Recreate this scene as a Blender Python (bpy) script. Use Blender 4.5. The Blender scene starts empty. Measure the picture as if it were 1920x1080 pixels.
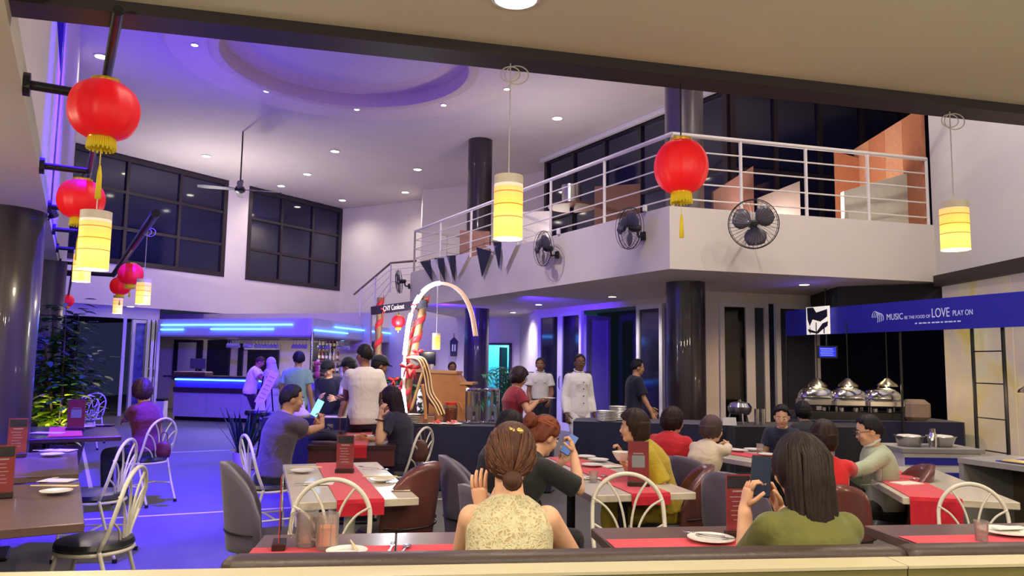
import bpy, bmesh, math, random
from mathutils import Vector, Matrix, Euler
random.seed(7)
SC = bpy.context.scene
COL = SC.collection
PI = math.pi
def D2R(a): return math.radians(a)

# ---------------------------------------------------------------- camera
FPX, CAMH = 1400.0, 1.55
PITCH, ROLL = math.atan(140 / 1400.0), 0.015
cam_d = bpy.data.cameras.new('camera'); cam = bpy.data.objects.new('camera', cam_d); COL.objects.link(cam)
cam_d.sensor_width = 36.0; cam_d.lens = 36.0 * FPX / 1920.0
cam_d.clip_start = 0.05; cam_d.clip_end = 200
_fw = Vector((0, math.cos(PITCH), math.sin(PITCH))); _up0 = Vector((0, -math.sin(PITCH), math.cos(PITCH))); _r0 = Vector((1, 0, 0))
_cr, _sr = math.cos(ROLL), math.sin(ROLL)
_R = _r0 * _cr - _up0 * _sr if False else None
# image-right axis u and image-up axis v in world (real up leans to the image's right)
_u = _r0 * _cr + _up0 * _sr
_v = -_r0 * _sr + _up0 * _cr
cam.matrix_world = Matrix(((_u.x, _v.x, -_fw.x, 0), (_u.y, _v.y, -_fw.y, 0), (_u.z, _v.z, -_fw.z, CAMH), (0, 0, 0, 1)))
SC.camera = cam

def ray(px, py):
    return _u * ((px - 960) / FPX) + _v * ((540 - py) / FPX) + _fw
def on(px, py, z):                      # survey helper: point of the plane of height z
    d = ray(px, py); k = (z - CAMH) / d.z
    return Vector((d.x * k, d.y * k, z))
def at(px, py, Y):                      # survey helper: point at distance Y
    d = ray(px, py); k = Y / d.y
    return Vector((d.x * k, Y, CAMH + d.z * k))

# ---------------------------------------------------------------- colour management, world
SC.view_settings.view_transform = 'Standard'; SC.view_settings.look = 'None'
SC.view_settings.gamma = 1.0; SC.view_settings.use_curve_mapping = False
SC.view_settings.exposure = EXPO = 0.62
SC.cycles.max_bounces = 6; SC.cycles.diffuse_bounces = 4; SC.cycles.glossy_bounces = 3
SC.cycles.transmission_bounces = 6; SC.cycles.transparent_max_bounces = 28
SC.cycles.sample_clamp_indirect = 4.0; SC.cycles.use_denoising = True
SC.cycles.caustics_reflective = False; SC.cycles.caustics_refractive = False
W = bpy.data.worlds.new('night'); SC.world = W; W.use_nodes = True
W.node_tree.nodes['Background'].inputs[0].default_value = (0.010, 0.012, 0.03, 1)
W.node_tree.nodes['Background'].inputs[1].default_value = 1.0

# ---------------------------------------------------------------- lights
def lin(c):
    return tuple(((x / 255) / 12.92 if x <= 10 else (((x / 255) + 0.055) / 1.055) ** 2.4) for x in c)
def spot(name, loc, aim, watts, color, ang=120, blend=0.8, rad=0.06):
    l = bpy.data.lights.new(name, 'SPOT'); l.energy = watts; l.color = color; l.spot_size = math.radians(ang); l.spot_blend = blend; l.shadow_soft_size = rad
    o = bpy.data.objects.new(name, l); COL.objects.link(o); o.location = loc
    o.rotation_euler = (Vector(aim) - Vector(loc)).to_track_quat('-Z', 'Y').to_euler(); return o
def area(name, loc, aim, watts, color, sx=1.0, sy=None, shape='RECTANGLE'):
    l = bpy.data.lights.new(name, 'AREA'); l.energy = watts; l.color = color; l.shape = shape; l.size = sx
    if shape == 'RECTANGLE': l.size_y = sy or sx
    o = bpy.data.objects.new(name, l); COL.objects.link(o); o.location = loc
    o.rotation_euler = (Vector(aim) - Vector(loc)).to_track_quat('-Z', 'Y').to_euler(); return o
def point(name, loc, watts, color, rad=0.03):
    l = bpy.data.lights.new(name, 'POINT'); l.energy = watts; l.color = color; l.shadow_soft_size = rad
    o = bpy.data.objects.new(name, l); COL.objects.link(o); o.location = loc; return o
WARM = (1.0, 0.84, 0.64); PINK = (1.0, 0.89, 0.80); BLUE = (0.085, 0.012, 1.0); LILAC = (0.50, 0.42, 1.0)
ZC, ZS, ZE, ZR = 7.2, 2.875, 3.76, 4.82        # high ceiling, mezzanine soffit, mezzanine edge, handrail
# downlights of the high ceiling: pixel of each lamp in the survey photo
HIGH = [(387,292),(628,283),(576,326),(527,348),(642,375),(760,360),(783,317),(725,219),(1045,221),(190,105),(165,247)]
for i, (px, py) in enumerate(HIGH):
    p = on(px, py, ZC)
    spot('downlight_and_fill_beam', (p.x, p.y, ZC - 0.06), (p.x, p.y, 0), (100 if p.y > 17.5 else 30), PINK, 150, 0.9, 0.07)
# downlights of the low ceilings
LOWL = [(1148,555),(1010,570),(962,585),(1508,532)]
for i, (px, py) in enumerate(LOWL):
    p = on(px, py, ZS)
    spot('downlight_and_fill_beam', (p.x, p.y, ZS - 0.05), (p.x, p.y, 0), (110, 110, 130, 120)[i], (1, .68, .38) if i == 3 else PINK, 150, 0.9, 0.06)
for p in ((-1.2, 1.6), (1.6, 1.9), (-3.6, 2.2), (4.2, 2.0), (0.3, 0.0), (-4.8, 4.2)):   # downlights over the seats near the camera
    spot('downlight_and_fill_beam', (p[0], p[1], 2.82), (p[0], p[1] + 0.35, 0), 75, WARM, 160, 0.9, 0.07)
for p in ((1.5, 0.2, 2.25), (-1.8, 0.2, 2.25), (4.6, 1.2, 2.25), (-4.6, 3.2, 2.2), (7.0, 4.5, 2.2)):      # unseen fill lamps added to brighten the near ceiling and left soffit
    point('pendant_and_fill_glow', p, 62, (1.0, .87, .66), .08)
for p in ((2.0, 5.6), (3.9, 5.2), (5.3, 6.6), (5.4, 8.6), (1.4, 7.8), (0.9, 4.9)):      # fill spots added out of view above the beam to brighten the room
    spot('downlight_and_fill_beam', (p[0], p[1], 7.1), (p[0], p[1] + .4, 0), 165, (1, .90, .78), 150, 0.9, 0.08)
for (px, py, w) in ((365, 83, 20), (500, 170, 20), (669, 204, 30), (832, 196, 110), (950, 166, 160)):      # small downlights of the ceiling ring
    p = on(px, py, ZC - .17); spot('downlight_and_fill_beam', (p.x, p.y, ZC - .21), (p.x, p.y, 0), w, PINK, 140, 0.9, 0.05)
for p in ((-1.4, 20.4), (-2.6, 19.8)): spot('downlight_and_fill_beam', (p[0], p[1], 2.8), (p[0], p[1], 0), 130, (.95, .86, 1), 150, 0.9, 0.05)  # two unseen spots added to brighten the back wall
spot('fill_spot', (-2.6, 8.2, 6.9), (0.2, 14.2, 3.3), 520, PINK, 62, 0.9, 0.08)  # unseen spot added to light the raking balcony front
# unseen area lights added at balcony level to wash the high ceiling
for (x, y, w, c) in ((-3.2, 7.8, 36, BLUE), (-6.0, 13.2, 45, BLUE), (4.6, 12.6, 60, PINK), (0.6, 15.5, 35, PINK), (2.4, 4.8, 25, PINK), (-8.5, 20.5, 90, PINK)):
    area('fill_uplight', (x, y, 3.95), (x + 0.4, y + 0.4, 9), w, c, 1.6, 0.25)
# blue stage floods: two on the left wall for the ceiling, others for the dance floor and the entrance
spot('blue_flood', (-3.6, 7.2, 3.0), (-3.9, 13.0, 7.2), 380, BLUE, 95, 1.0, 0.1)
spot('blue_flood', (-8.4, 13.9, 3.2), (-3.5, 13.5, 7.2), 260, BLUE, 100, 1.0, 0.1)
spot('blue_flood', (-3.3, 7.0, 6.9), (-4.8, 8.6, 0.0), 13500, (0.03, 0.002, 1.0), 52, 0.7, 0.1)
spot('blue_flood', (-4.7, 12.8, 2.6), (-8.0, 19.0, 1.2), 1500, BLUE, 100, 0.9, 0.1)
spot('blue_flood', (-1.6, 17.0, 2.7), (-0.6, 22.0, 1.9), 160, BLUE, 120, 0.9, 0.1)
spot('blue_flood', (0.2, 14.6, 2.7), (1.6, 17.5, 1.4), 400, BLUE, 100, 0.9, 0.1)
spot('blue_flood', (-1.0, 9.0, 6.9), (-6.2, 13.6, 0.0), 13000, (0.03, 0.002, 1.0), 31, 0.6, 0.1)
spot('blue_flood', (-3.3, 5.6, 6.9), (-3.0, 6.3, 0.0), 8000, (0.03, 0.002, 1.0), 27, 0.7, 0.1)
# warm fill spot over the cookout corner
spot('fill_spot', (-0.8, 6.5, 5.6), (-1.1, 10.0, 1.0), 380, (1, .78, .5), 38, 0.7, 0.08)

# ---------------------------------------------------------------- materials
MATS = {}
def mat(name, rgb, rough=0.6, metal=0.0, var=0.06, scale=12.0, bump=0.0, emit=None, estr=0.0, spec=0.5, coat=0.0, sheen=0.0, trans=0.0, alpha=None, obj_space=True):
    if name in MATS: return MATS[name]
    m = bpy.data.materials.new(name); m.use_nodes = True; nt = m.node_tree; N = nt.nodes; L = nt.links
    b = N['Principled BSDF']
    c = lin(rgb)
    tc = N.new('ShaderNodeTexCoord'); no = N.new('ShaderNodeTexNoise'); no.inputs['Scale'].default_value = scale; no.inputs['Detail'].default_value = 4
    L.new(tc.outputs['Object'], no.inputs['Vector'])
    mx = N.new('ShaderNodeMix'); mx.data_type = 'RGBA'; mx.inputs[6].default_value = (*[x * (1 - var * 2) for x in c], 1); mx.inputs[7].default_value = (*[min(1, x * (1 + var * 2)) for x in c], 1)
    L.new(no.outputs['Fac'], mx.inputs[0]); L.new(mx.outputs[2], b.inputs['Base Color'])
    b.inputs['Roughness'].default_value = rough; b.inputs['Metallic'].default_value = metal
    b.inputs['Specular IOR Level'].default_value = spec; b.inputs['Coat Weight'].default_value = coat; b.inputs['Sheen Weight'].default_value = sheen
    b.inputs['Transmission Weight'].default_value = trans
    if alpha is not None: b.inputs['Alpha'].default_value = alpha
    if bump:
        bp = N.new('ShaderNodeBump'); bp.inputs['Strength'].default_value = bump; bp.inputs['Distance'].default_value = 0.01
        n2 = N.new('ShaderNodeTexNoise'); n2.inputs['Scale'].default_value = scale * 6; L.new(tc.outputs['Object'], n2.inputs['Vector'])
        L.new(n2.outputs['Fac'], bp.inputs['Height']); L.new(bp.outputs['Normal'], b.inputs['Normal'])
    if emit:
        b.inputs['Emission Color'].default_value = (*lin(emit), 1); b.inputs['Emission Strength'].default_value = estr
    MATS[name] = m
    return m

def glassmat(name, rgb=(240, 245, 250), alpha=0.25, rough=0.05):      # thin clear ware: mostly see-through with a gloss
    if name in MATS: return MATS[name]
    m = bpy.data.materials.new(name); m.use_nodes = True; nt = m.node_tree; N = nt.nodes; L = nt.links
    N.remove(N['Principled BSDF']); out = N['Material Output']
    tr = N.new('ShaderNodeBsdfTransparent'); tr.inputs[0].default_value = (*lin(rgb), 1)
    gl = N.new('ShaderNodeBsdfGlossy'); gl.inputs['Roughness'].default_value = rough
    lw = N.new('ShaderNodeLayerWeight'); lw.inputs[0].default_value = 0.25
    ma = N.new('ShaderNodeMath'); ma.operation = 'MULTIPLY_ADD'; ma.inputs[1].default_value = 0.75; ma.inputs[2].default_value = alpha * 0.08; ma.use_clamp = True
    mx = N.new('ShaderNodeMixShader'); L.new(lw.outputs['Fresnel'], ma.inputs[0]); L.new(ma.outputs[0], mx.inputs[0]); L.new(tr.outputs[0], mx.inputs[1]); L.new(gl.outputs[0], mx.inputs[2]); L.new(mx.outputs[0], out.inputs[0])
    df = N.new('ShaderNodeBsdfDiffuse'); df.inputs[0].default_value = (.8, .8, .8, 1); m2 = N.new('ShaderNodeMixShader'); m2.inputs[0].default_value = .17 if alpha >= .4 else .012; L.new(mx.outputs[0], m2.inputs[1]); L.new(df.outputs[0], m2.inputs[2]); L.new(m2.outputs[0], out.inputs[0])
    MATS[name] = m; return m

# ---------------------------------------------------------------- mesh builder
class MB:
    def __init__(s): s.v = []; s.f = []; s.mi = []; s.cur = 0
    def add(s, vs, fs):
        o = len(s.v); s.v.extend([tuple(v) for v in vs]); s.f.extend([tuple(i + o for i in f) for f in fs]); s.mi.extend([s.cur] * len(fs)); return s
    def box(s, c, d, R=None, bev=0.0):
        c = Vector(c); hx, hy, hz = d[0] / 2, d[1] / 2, d[2] / 2
        if bev > 0:
            b = min(bev, hx * .9, hy * .9, hz * .9)
            rings = []
            for (z, i) in ((-hz, b), (-hz + b, 0), (hz - b, 0), (hz, b)):
                x, y = hx - i, hy - i
                e = b if i == 0 else b * .6
                rings.append([(-x + e, -y, z), (x - e, -y, z), (x, -y + e, z), (x, y - e, z), (x - e, y, z), (-x + e, y, z), (-x, y - e, z), (-x, -y + e, z)])
            vs = [Vector(p) for r in rings for p in r]; fs = []
            for k in range(3):
                for i in range(8): j = (i + 1) % 8; fs.append((k * 8 + i, k * 8 + j, (k + 1) * 8 + j, (k + 1) * 8 + i))
            fs.append(tuple(range(7, -1, -1))); fs.append(tuple(range(24, 32)))
        else:
            vs = [Vector((x, y, z)) for z in (-hz, hz) for y in (-hy, hy) for x in (-hx, hx)]
            fs = [(0, 2, 3, 1), (4, 5, 7, 6), (0, 1, 5, 4), (2, 6, 7, 3), (0, 4, 6, 2), (1, 3, 7, 5)]
        if R is not None: vs = [R @ v for v in vs]
        return s.add([v + c for v in vs], fs)
    def loft(s, rings, cap=True, closed=True):       # rings: lists of equal length
        n = len(rings[0]); vs = [v for r in rings for v in r]; fs = []
        for k in range(len(rings) - 1):
            for i in range(n if closed else n - 1):
                j = (i + 1) % n; fs.append((k * n + i, k * n + j, (k + 1) * n + j, (k + 1) * n + i))
        if cap and closed: fs.append(tuple(range(n - 1, -1, -1))); fs.append(tuple(range((len(rings) - 1) * n, len(rings) * n)))
        return s.add(vs, fs)
    def tube(s, pts, r, n=8, cap=True, closed=False):
        pts = [Vector(p) for p in pts]; rs = r if isinstance(r, (list, tuple)) else [r] * len(pts)
        rings = []; prev = None; m = len(pts)
        for i, p in enumerate(pts):
            if closed: t = pts[(i + 1) % m] - pts[i - 1]
            else: t = pts[min(i + 1, m - 1)] - pts[max(i - 1, 0)]
            t = t.normalized() if t.length > 1e-9 else Vector((0, 0, 1))
            if prev is None:
                a = Vector((0, 0, 1)) if abs(t.z) < .9 else Vector((1, 0, 0)); x = t.cross(a).normalized()
            else:
                x = prev - t * prev.dot(t); x = x.normalized() if x.length > 1e-6 else t.orthogonal().normalized()
            prev = x; y = t.cross(x)
            rings.append([p + (x * math.cos(2 * PI * k / n) + y * math.sin(2 * PI * k / n)) * rs[i] for k in range(n)])
        if closed: rings.append(rings[0]); return s.loft(rings, cap=False)
        return s.loft(rings, cap)
    def lathe(s, prof, c=(0, 0, 0), n=24, R=None, cap=True):      # prof: (r, z)
        c = Vector(c); rings = []
        for (r, z) in prof:
            ring = [Vector((max(r, 1e-4) * math.cos(2 * PI * k / n), max(r, 1e-4) * math.sin(2 * PI * k / n), z)) for k in range(n)]
            if R is not None: ring = [R @ v for v in ring]
            rings.append([v + c for v in ring])
        return s.loft(rings, cap)
    def ell(s, c, r, R=None, n=16, m=10):
        r = r if isinstance(r, (list, tuple)) else (r, r, r); c = Vector(c); rings = []
        for j in range(m + 1):
            a = -PI / 2 + PI * j / m; q = max(math.cos(a), 0.02)
            ring = [Vector((r[0] * q * math.cos(2 * PI * k / n), r[1] * q * math.sin(2 * PI * k / n), r[2] * math.sin(a))) for k in range(n)]
            if R is not None: ring = [R @ v for v in ring]
            rings.append([v + c for v in ring])
        return s.loft(rings)
    def prism(s, poly, z0, z1):
        a = sum(poly[i][0] * poly[(i + 1) % len(poly)][1] - poly[(i + 1) % len(poly)][0] * poly[i][1] for i in range(len(poly)))
        if a < 0: poly = poly[::-1]
        return s.loft([[Vector((p[0], p[1], z0)) for p in poly], [Vector((p[0], p[1], z1)) for p in poly]])
    def wall(s, a, b, z0, z1, t=0.12):              # upright slab from a to b, thickness to its left side
        a = Vector((a[0], a[1])); b = Vector((b[0], b[1])); d = (b - a).normalized(); n = Vector((-d.y, d.x)) * t
        return s.prism([a, b, b + n, a + n], z0, z1)
    def plate(s, poly, t, R=None, c=(0, 0, 0)):       # poly in local xz, thickness along y
        c = Vector(c); f = [Vector((p[0], -t / 2, p[1])) for p in poly]; g = [Vector((p[0], t / 2, p[1])) for p in poly]
        if R is not None: f = [R @ v for v in f]; g = [R @ v for v in g]
        return s.loft([[v + c for v in f], [v + c for v in g]])
    def build(s, name, m, parent=None, smooth=False, loc=None, rz=None):
        me = bpy.data.meshes.new(name); me.from_pydata([tuple(v) for v in s.v], [], s.f)
        for mm in (m if isinstance(m, (list, tuple)) else [m]): me.materials.append(mm)
        if len(me.materials) > 1: me.polygons.foreach_set('material_index', s.mi)
        if smooth: me.polygons.foreach_set('use_smooth', [True] * len(me.polygons))
        me.update()
        if smooth == 'auto':
            me.set_sharp_from_angle(angle=math.radians(40))
        o = bpy.data.objects.new(name, me); COL.objects.link(o)
        if parent: o.parent = parent
        if loc is not None: o.location = loc
        if rz is not None: o.rotation_euler = (0, 0, rz)
        return o

def thing(name, label, cat, loc=(0, 0, 0), rz=0.0, group=None):
    o = bpy.data.objects.new(name, None); COL.objects.link(o); o.location = loc; o.rotation_euler = (0, 0, rz); o.empty_display_size = .1
    return tag(o, label, cat, group)
def tag(o, label, cat, group=None):
    o['label'] = label; o['category'] = cat
    if group: o['group'] = group
    return o
def struct(o, kind='structure', label=None):
    o['kind'] = kind
    if label: o['label'] = label
    return o
KIDS = {}
def dup(root, loc, rz=None, label=None, group=None):
    r = root.copy(); COL.objects.link(r); r.location = loc
    if rz is not None: r.rotation_euler = (0, 0, rz)
    if label: r['label'] = label
    if group: r['group'] = group
    if root.name not in KIDS: KIDS[root.name] = [(c, list(c.children)) for c in root.children]
    for c, gs in KIDS[root.name]:
        d = c.copy(); COL.objects.link(d); d.parent = r
        for g in gs: e = g.copy(); COL.objects.link(e); e.parent = d
    return r
def arc(cx, cy, r, a0, a1, n): return [(cx + r * math.cos(a0 + (a1 - a0) * i / n), cy + r * math.sin(a0 + (a1 - a0) * i / n)) for i in range(n + 1)]
def cr(pts, n=6):
    out = []
    for i in range(len(pts) - 1):
        p0, p1, p2, p3 = pts[max(i - 1, 0)], pts[i], pts[i + 1], pts[min(i + 2, len(pts) - 1)]
        for j in range(n):
            t_ = j / n; out.append(.5 * ((2 * p1) + (-p0 + p2) * t_ + (2 * p0 - 5 * p1 + 4 * p2 - p3) * t_ ** 2 + (-p0 + 3 * p1 - 3 * p2 + p3) * t_ ** 3))
    out.append(pts[-1]); return out
def txt(name, s, m, parent, size, mw, ext=0.002, align='LEFT'):
    c = bpy.data.curves.new(name, 'FONT'); c.body = s; c.size = size; c.extrude = ext; c.align_x = align; c.materials.append(m)
    o = bpy.data.objects.new('tmp_text', c); COL.objects.link(o)
    me = bpy.data.meshes.new_from_object(o.evaluated_get(bpy.context.evaluated_depsgraph_get())); bpy.data.objects.remove(o); o = bpy.data.objects.new(name, me); COL.objects.link(o); o.parent = parent
    if parent: o.matrix_parent_inverse = Matrix()
    o.matrix_local = mw; return o
def fit_txt(name, s, m, parent, h, w, mw, ext=.001):      # lettering stretched to a given width, centred on mw's origin line
    o = txt(name, s, m, parent, 1.0, mw, ext / max(h, .01)); me = o.data; xs = [v.co.x for v in me.vertices]; ys = [v.co.y for v in me.vertices]
    sx = w / (max(xs) - min(xs)); x0 = min(xs); sy = h / .72
    for v in me.vertices: v.co.x = (v.co.x - x0) * sx; v.co.y = v.co.y * sy; v.co.z *= h
    return o
def frame_mw(p, xdir, ndir):            # matrix: local x along xdir, local z along ndir (towards the reader), y up
    x = Vector(xdir).normalized(); n = Vector(ndir); n = (n - x * n.dot(x)).normalized(); y = n.cross(x)
    return Matrix(((x.x, y.x, n.x, p[0]), (x.y, y.y, n.y, p[1]), (x.z, y.z, n.z, p[2]), (0, 0, 0, 1)))

M_WALL = mat('cream_plaster', (222, 212, 205), 0.75, var=.03, scale=2, bump=.15)
M_CEIL = mat('ceiling_paint', (205, 196, 196), 0.8, var=.03, scale=1.5, bump=.1)
M_NEARC = mat('near_ceiling_paint', (212, 212, 186), 0.8, var=.03, scale=1.5)
M_FRAME = mat('dark_window_frame', (40, 32, 38), 0.4)
M_DGLASS = mat('night_glass', (20, 20, 52), 0.06, spec=.8, var=.2, scale=1)
M_WHITE = mat('white_paint', (225, 222, 224), 0.4, var=.03)
M_RAIL = mat('white_rail_paint', (235, 228, 222), 0.35, var=.02)
M_COLUMN = mat('column_dark', (52, 44, 48), 0.3, coat=.3)
M_BLACK = mat('black_metal', (18, 16, 18), 0.4)
M_BLACKP = mat('black_plastic', (20, 20, 24), 0.35)
M_CHROME = mat('chrome', (215, 215, 215), 0.12, metal=1.0, var=.02)
M_STEEL = mat('brushed_steel', (190, 185, 180), 0.25, metal=1.0, var=.05)
M_FLOOR = mat('floor_vinyl', (96, 92, 88), 0.5, var=.08, scale=3, spec=.25)
M_LINE = mat('floor_line', (215, 208, 200), 0.5)
M_CHINA = mat("white_china", (228, 224, 216), .25, var=.02, coat=.3)
def emis(name, rgb, strength):
    if name in MATS: return MATS[name]
    m = bpy.data.materials.new(name); m.use_nodes = True; b = m.node_tree.nodes['Principled BSDF']
    b.inputs['Base Color'].default_value = (*lin(rgb), 1); b.inputs['Emission Color'].default_value = (*lin(rgb), 1); b.inputs['Emission Strength'].default_value = strength
    MATS[name] = m; return m
M_LAMP = emis('lamp_white', (255, 244, 225), 14)
M_LED = emis('led_blue', (70, 150, 255), 5.5)
# ================================================================ STRUCTURE
UL = Vector((-0.5, 0.866)); UR = Vector((0.866, 0.5))
# floor with inlaid pale lines
fl = MB().prism([(-16, -3), (14, -3), (14, 32), (-16, 32)], -0.1, 0).build('floor', M_FLOOR); struct(fl)
def strip(a, b, w=0.045):
    a = Vector(a[:2]); b = Vector(b[:2]); d = (b - a).normalized(); n = Vector((-d.y, d.x)) * w / 2
    o = MB().prism([a - n, b - n, b + n, a + n], -0.004, 0.003).build('inlay_strip', M_LINE, fl)
for (p, q) in (((200, 853), (1000, 822)), ((150, 975), (1000, 926)), ((152, 825), (172, 925))):
    a = on(*p, 0); b = on(*q, 0); strip(a, b)
a = on(1000, 905, 0); strip(on(150, 975, 0) + Vector((.6, -1.6, 0)) * 0 + Vector((2.2, -3.8, 0)), on(1000, 926, 0) + Vector((2.2, -3.8, 0)))
# high ceiling with round recess
CC = (-3.13, 13.5)
def ringpoly(r0, r1, z, n=64):
    mb = MB(); mb.loft([[Vector((CC[0] + r0 * math.cos(2*PI*k/n), CC[1] + r0 * math.sin(2*PI*k/n), z)) for k in range(n)],
                        [Vector((CC[0] + r1 * math.cos(2*PI*k/n), CC[1] + r1 * math.sin(2*PI*k/n), z)) for k in range(n)]], cap=False); return mb
mb = MB(); n = 64; sq = []
for k in range(n):
    a = 2 * PI * k / n; c, s_ = math.cos(a), math.sin(a); t = 30 / max(abs(c), abs(s_)); sq.append(Vector((CC[0] + t * c, CC[1] + t * s_, ZC)))
inner = [Vector((CC[0] + 2.3 * math.cos(2*PI*k/n), CC[1] + 2.3 * math.sin(2*PI*k/n), ZC)) for k in range(n)]
mb.loft([inner, sq], cap=False)
ceil = mb.build('ceiling', M_CEIL); struct(ceil)
mb = MB(); mb.lathe([(3.18, ZC), (3.2, ZC - .10), (3.12, ZC - .17), (2.45, ZC - .17)], (CC[0], CC[1], 0), 72, cap=False)
o = mb.build('ceiling_ring', mat('ring_paint', (214, 200, 192), .7), ceil, smooth='auto')
mb = MB(); mb.lathe([(2.45, ZC - .17), (2.36, ZC - .20), (2.26, ZC - .17), (2.22, ZC - .08), (2.24, ZC + .1), (2.1, ZC + .16), (2.0, ZC + .17), (1.9, ZC + .19), (1.86, ZC + .2)], (CC[0], CC[1], 0), 72, cap=False)
mb.build('ceiling_moulding', mat('moulding_paint', (205, 185, 172), .6), ceil, smooth='auto')
mb = MB(); mb.lathe([(0, ZC + .2), (1.9, ZC + .2)], (CC[0], CC[1], 0), 72, cap=False); mb.build('ceiling_dome', mat('dome_paint', (196, 184, 186), .8), ceil)

# window wall (upper level)
WA, WB = Vector((-13.4, 16.7)), Vector((-6.38, 27.6))
wd = (WB - WA).normalized()
def wline(px, line=(WA, wd)):             # where the sight line of column px meets the wall line at window height
    a, d = line; t = ray(px, 450); k = t.x / t.y
    s_ = (k * a.y - a.x) / (d.x - k * d.y); return a + d * s_
wn = Vector((-wd.y, wd.x))
S1a, S1b, S2a, S2b = wline(118), wline(423), wline(463), wline(640)
mb = MB(); mb.wall(WA, WB, 2.95, 4.1, .25)
mb.wall(WA, S1a, 4.1, ZC, .25); mb.wall(S1b, S2a, 4.1, ZC, .25); mb.wall(S2b, WB, 4.1, ZC, .25)
wallw = mb.build('wall_left', M_WALL); struct(wallw)
def window(name, a, b, z0, z1, cols, rows, fr=0.14, inset=0.04):
    d = (b - a).normalized(); n_ = Vector((-d.y, d.x)); Ln = (b - a).length; ang = math.atan2(d.y, d.x)
    root = bpy.data.objects.new(name, None); COL.objects.link(root); root.location = (a.x + n_.x * inset, a.y + n_.y * inset, z0); root.rotation_euler = (0, 0, ang); struct(root)
    H = z1 - z0; m = MB()
    m.box((Ln / 2, 0, fr / 2), (Ln, .12, fr)); m.box((Ln / 2, 0, H - fr / 2), (Ln, .12, fr)); m.box((fr / 2, 0, H / 2), (fr, .12, H - 2 * fr)); m.box((Ln - fr / 2, 0, H / 2), (fr, .12, H - 2 * fr))
    m.build('window_frame', M_FRAME, root)
    for c in range(1, cols): MB().box((Ln * c / cols, 0, H / 2), (.09, .10, H - 2 * fr)).build('mullion', M_FRAME, root)
    for r in range(1, rows):
        for c in range(cols): MB().box((Ln * (c + .5) / cols, -0.005, H * r / rows), (Ln / cols - .09, .08, .08)).build('transom', M_FRAME, root)
    for c in range(cols):
        for r in range(rows): MB().box((Ln * (c + .5) / cols, .02, H * (r + .5) / rows), (Ln / cols, .015, H / rows)).build('pane', M_DGLASS, root)
    return root
window('window_1', S1a, S1b, 4.1, ZC - .03, 3, 3); window('window_2', S2a, S2b, 4.1, ZC - .03, 3, 3)
# end walls beyond the stair
P2, P3, P4, P5 = Vector((-3.24, 25.85)), Vector((-3.0, 24.3)), Vector((-1.2, 23.4)), Vector((1.0, 21.5))
mb = MB(); mb.wall(WB, P2, 2.95, ZC, .2); mb.wall(P2, P3, 2.95, ZC, .2); mb.wall(P3, P4, 2.95, ZC, .2); mb.wall(P4, P5, 2.95, ZC, .2)
struct(mb.build('wall_back', M_WALL))
# left mezzanine front: long raking wall with slit and pilasters
LA = Vector((-2.42, 3.55)); LBp = Vector((-4.5, 7.15)); 
def lp(t): return LA + UL * t
mb = MB(); mb.wall(lp(0), lp(4.05), ZS, 4.3, -.0 + .18); mb.wall(lp(-3.5), lp(0), ZS, 4.3, .18)
mb.wall(lp(0.1) + Vector((-.25, -.15)), lp(4.4) + Vector((-.25, -.15)), 4.3, ZC, .1)
wl2 = mb.build('wall_left_front', M_WALL); struct(wl2)
mb = MB(); mb.wall(lp(4.5), lp(13.6), ZS + .05, ZC, .2); struct(mb.build('wall_left_far', M_WALL))
mb = MB(); mb.wall(lp(4.06), lp(4.5), ZS + .03, ZC, .12); struct(mb.build('trim_1', M_BLACK))
# low ceiling on the left of that wall
a, b = lp(-3.5), lp(13.6)
struct(MB().prism([a, b, (-16, 15.3), (-16, 0.5)], ZS - .006, ZS + .15).build('ceiling_left', M_NEARC))
# near ceiling over the camera with its dark edge beam
B0, B1 = on(110, -6, 2.9), on(2100, 215, 2.9)
e0, e1 = on(100, 30, 2.9), on(215, 40, 2.9)
bd = (on(1920, 197, 2.98) - on(335, 14, 2.98)); bd.z = 0; bd.normalize(); bn = Vector((-bd.y, bd.x, 0))
q0 = on(335, 14, 2.98); c0 = q0 - bd * 1.0; c1 = q0 + bd * 9
struct(MB().prism([(c0.x, c0.y), (c1.x, c1.y), (c1.x + 1, -4), (-6, -4), (-6, 0.6)], 2.98, 3.2).build('ceiling_near', M_NEARC))
mb = MB(); mb.prism([(c0 - bn * .0).xy, (c1 - bn * .0).xy, (c1 + bn * .16).xy, (c0 + bn * .16).xy], 2.93, 3.2); struct(mb.build('beam', mat('beam_dark', (44, 38, 42), .5)))
# columns
def column(p, r, z0, z1, nm='column', m=M_COLUMN):
    o = MB().lathe([(r, z0), (r, z1)], (p[0], p[1], 0), 40).build(nm, m, smooth='auto'); return struct(o)
PR = on(1285, 530, ZS); PL = on(901, 264, ZC)
column(PR, .31, 0, ZS); column(PR, .31, ZE, ZC, m=mat('column_steel', (120, 115, 118), .3, metal=.6)); column((PL.x, PL.y), .31, 0, ZC)
PN = Vector((-4.66, 6.75)); column(PN, .33, 0, ZS)
PF = lp(8.2) + Vector((-.1, -.2)); column(PF, .3, 0, ZS, m=mat('column_blue_lit', (60, 50, 90), .35))  # bluish colour carries the blue light falling on this column
# mezzanine balcony slab
C_, L_, R_ = Vector((2.18, 10.25)), Vector((-2.55, 18.6)), Vector((6.46, 11.35))
struct(MB().prism([C_, R_, (9.5, 12.1), (9.5, 17), (4, 17.5), (1.2, 23), (-1.5, 23.3), L_], ZS, ZE).build('floor_mezzanine', M_WALL))
mb = MB(); g1, g2, g3 = Vector((.9, 20.35)), Vector((4.31, 14.6)), Vector((9.4, 15.95))
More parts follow.
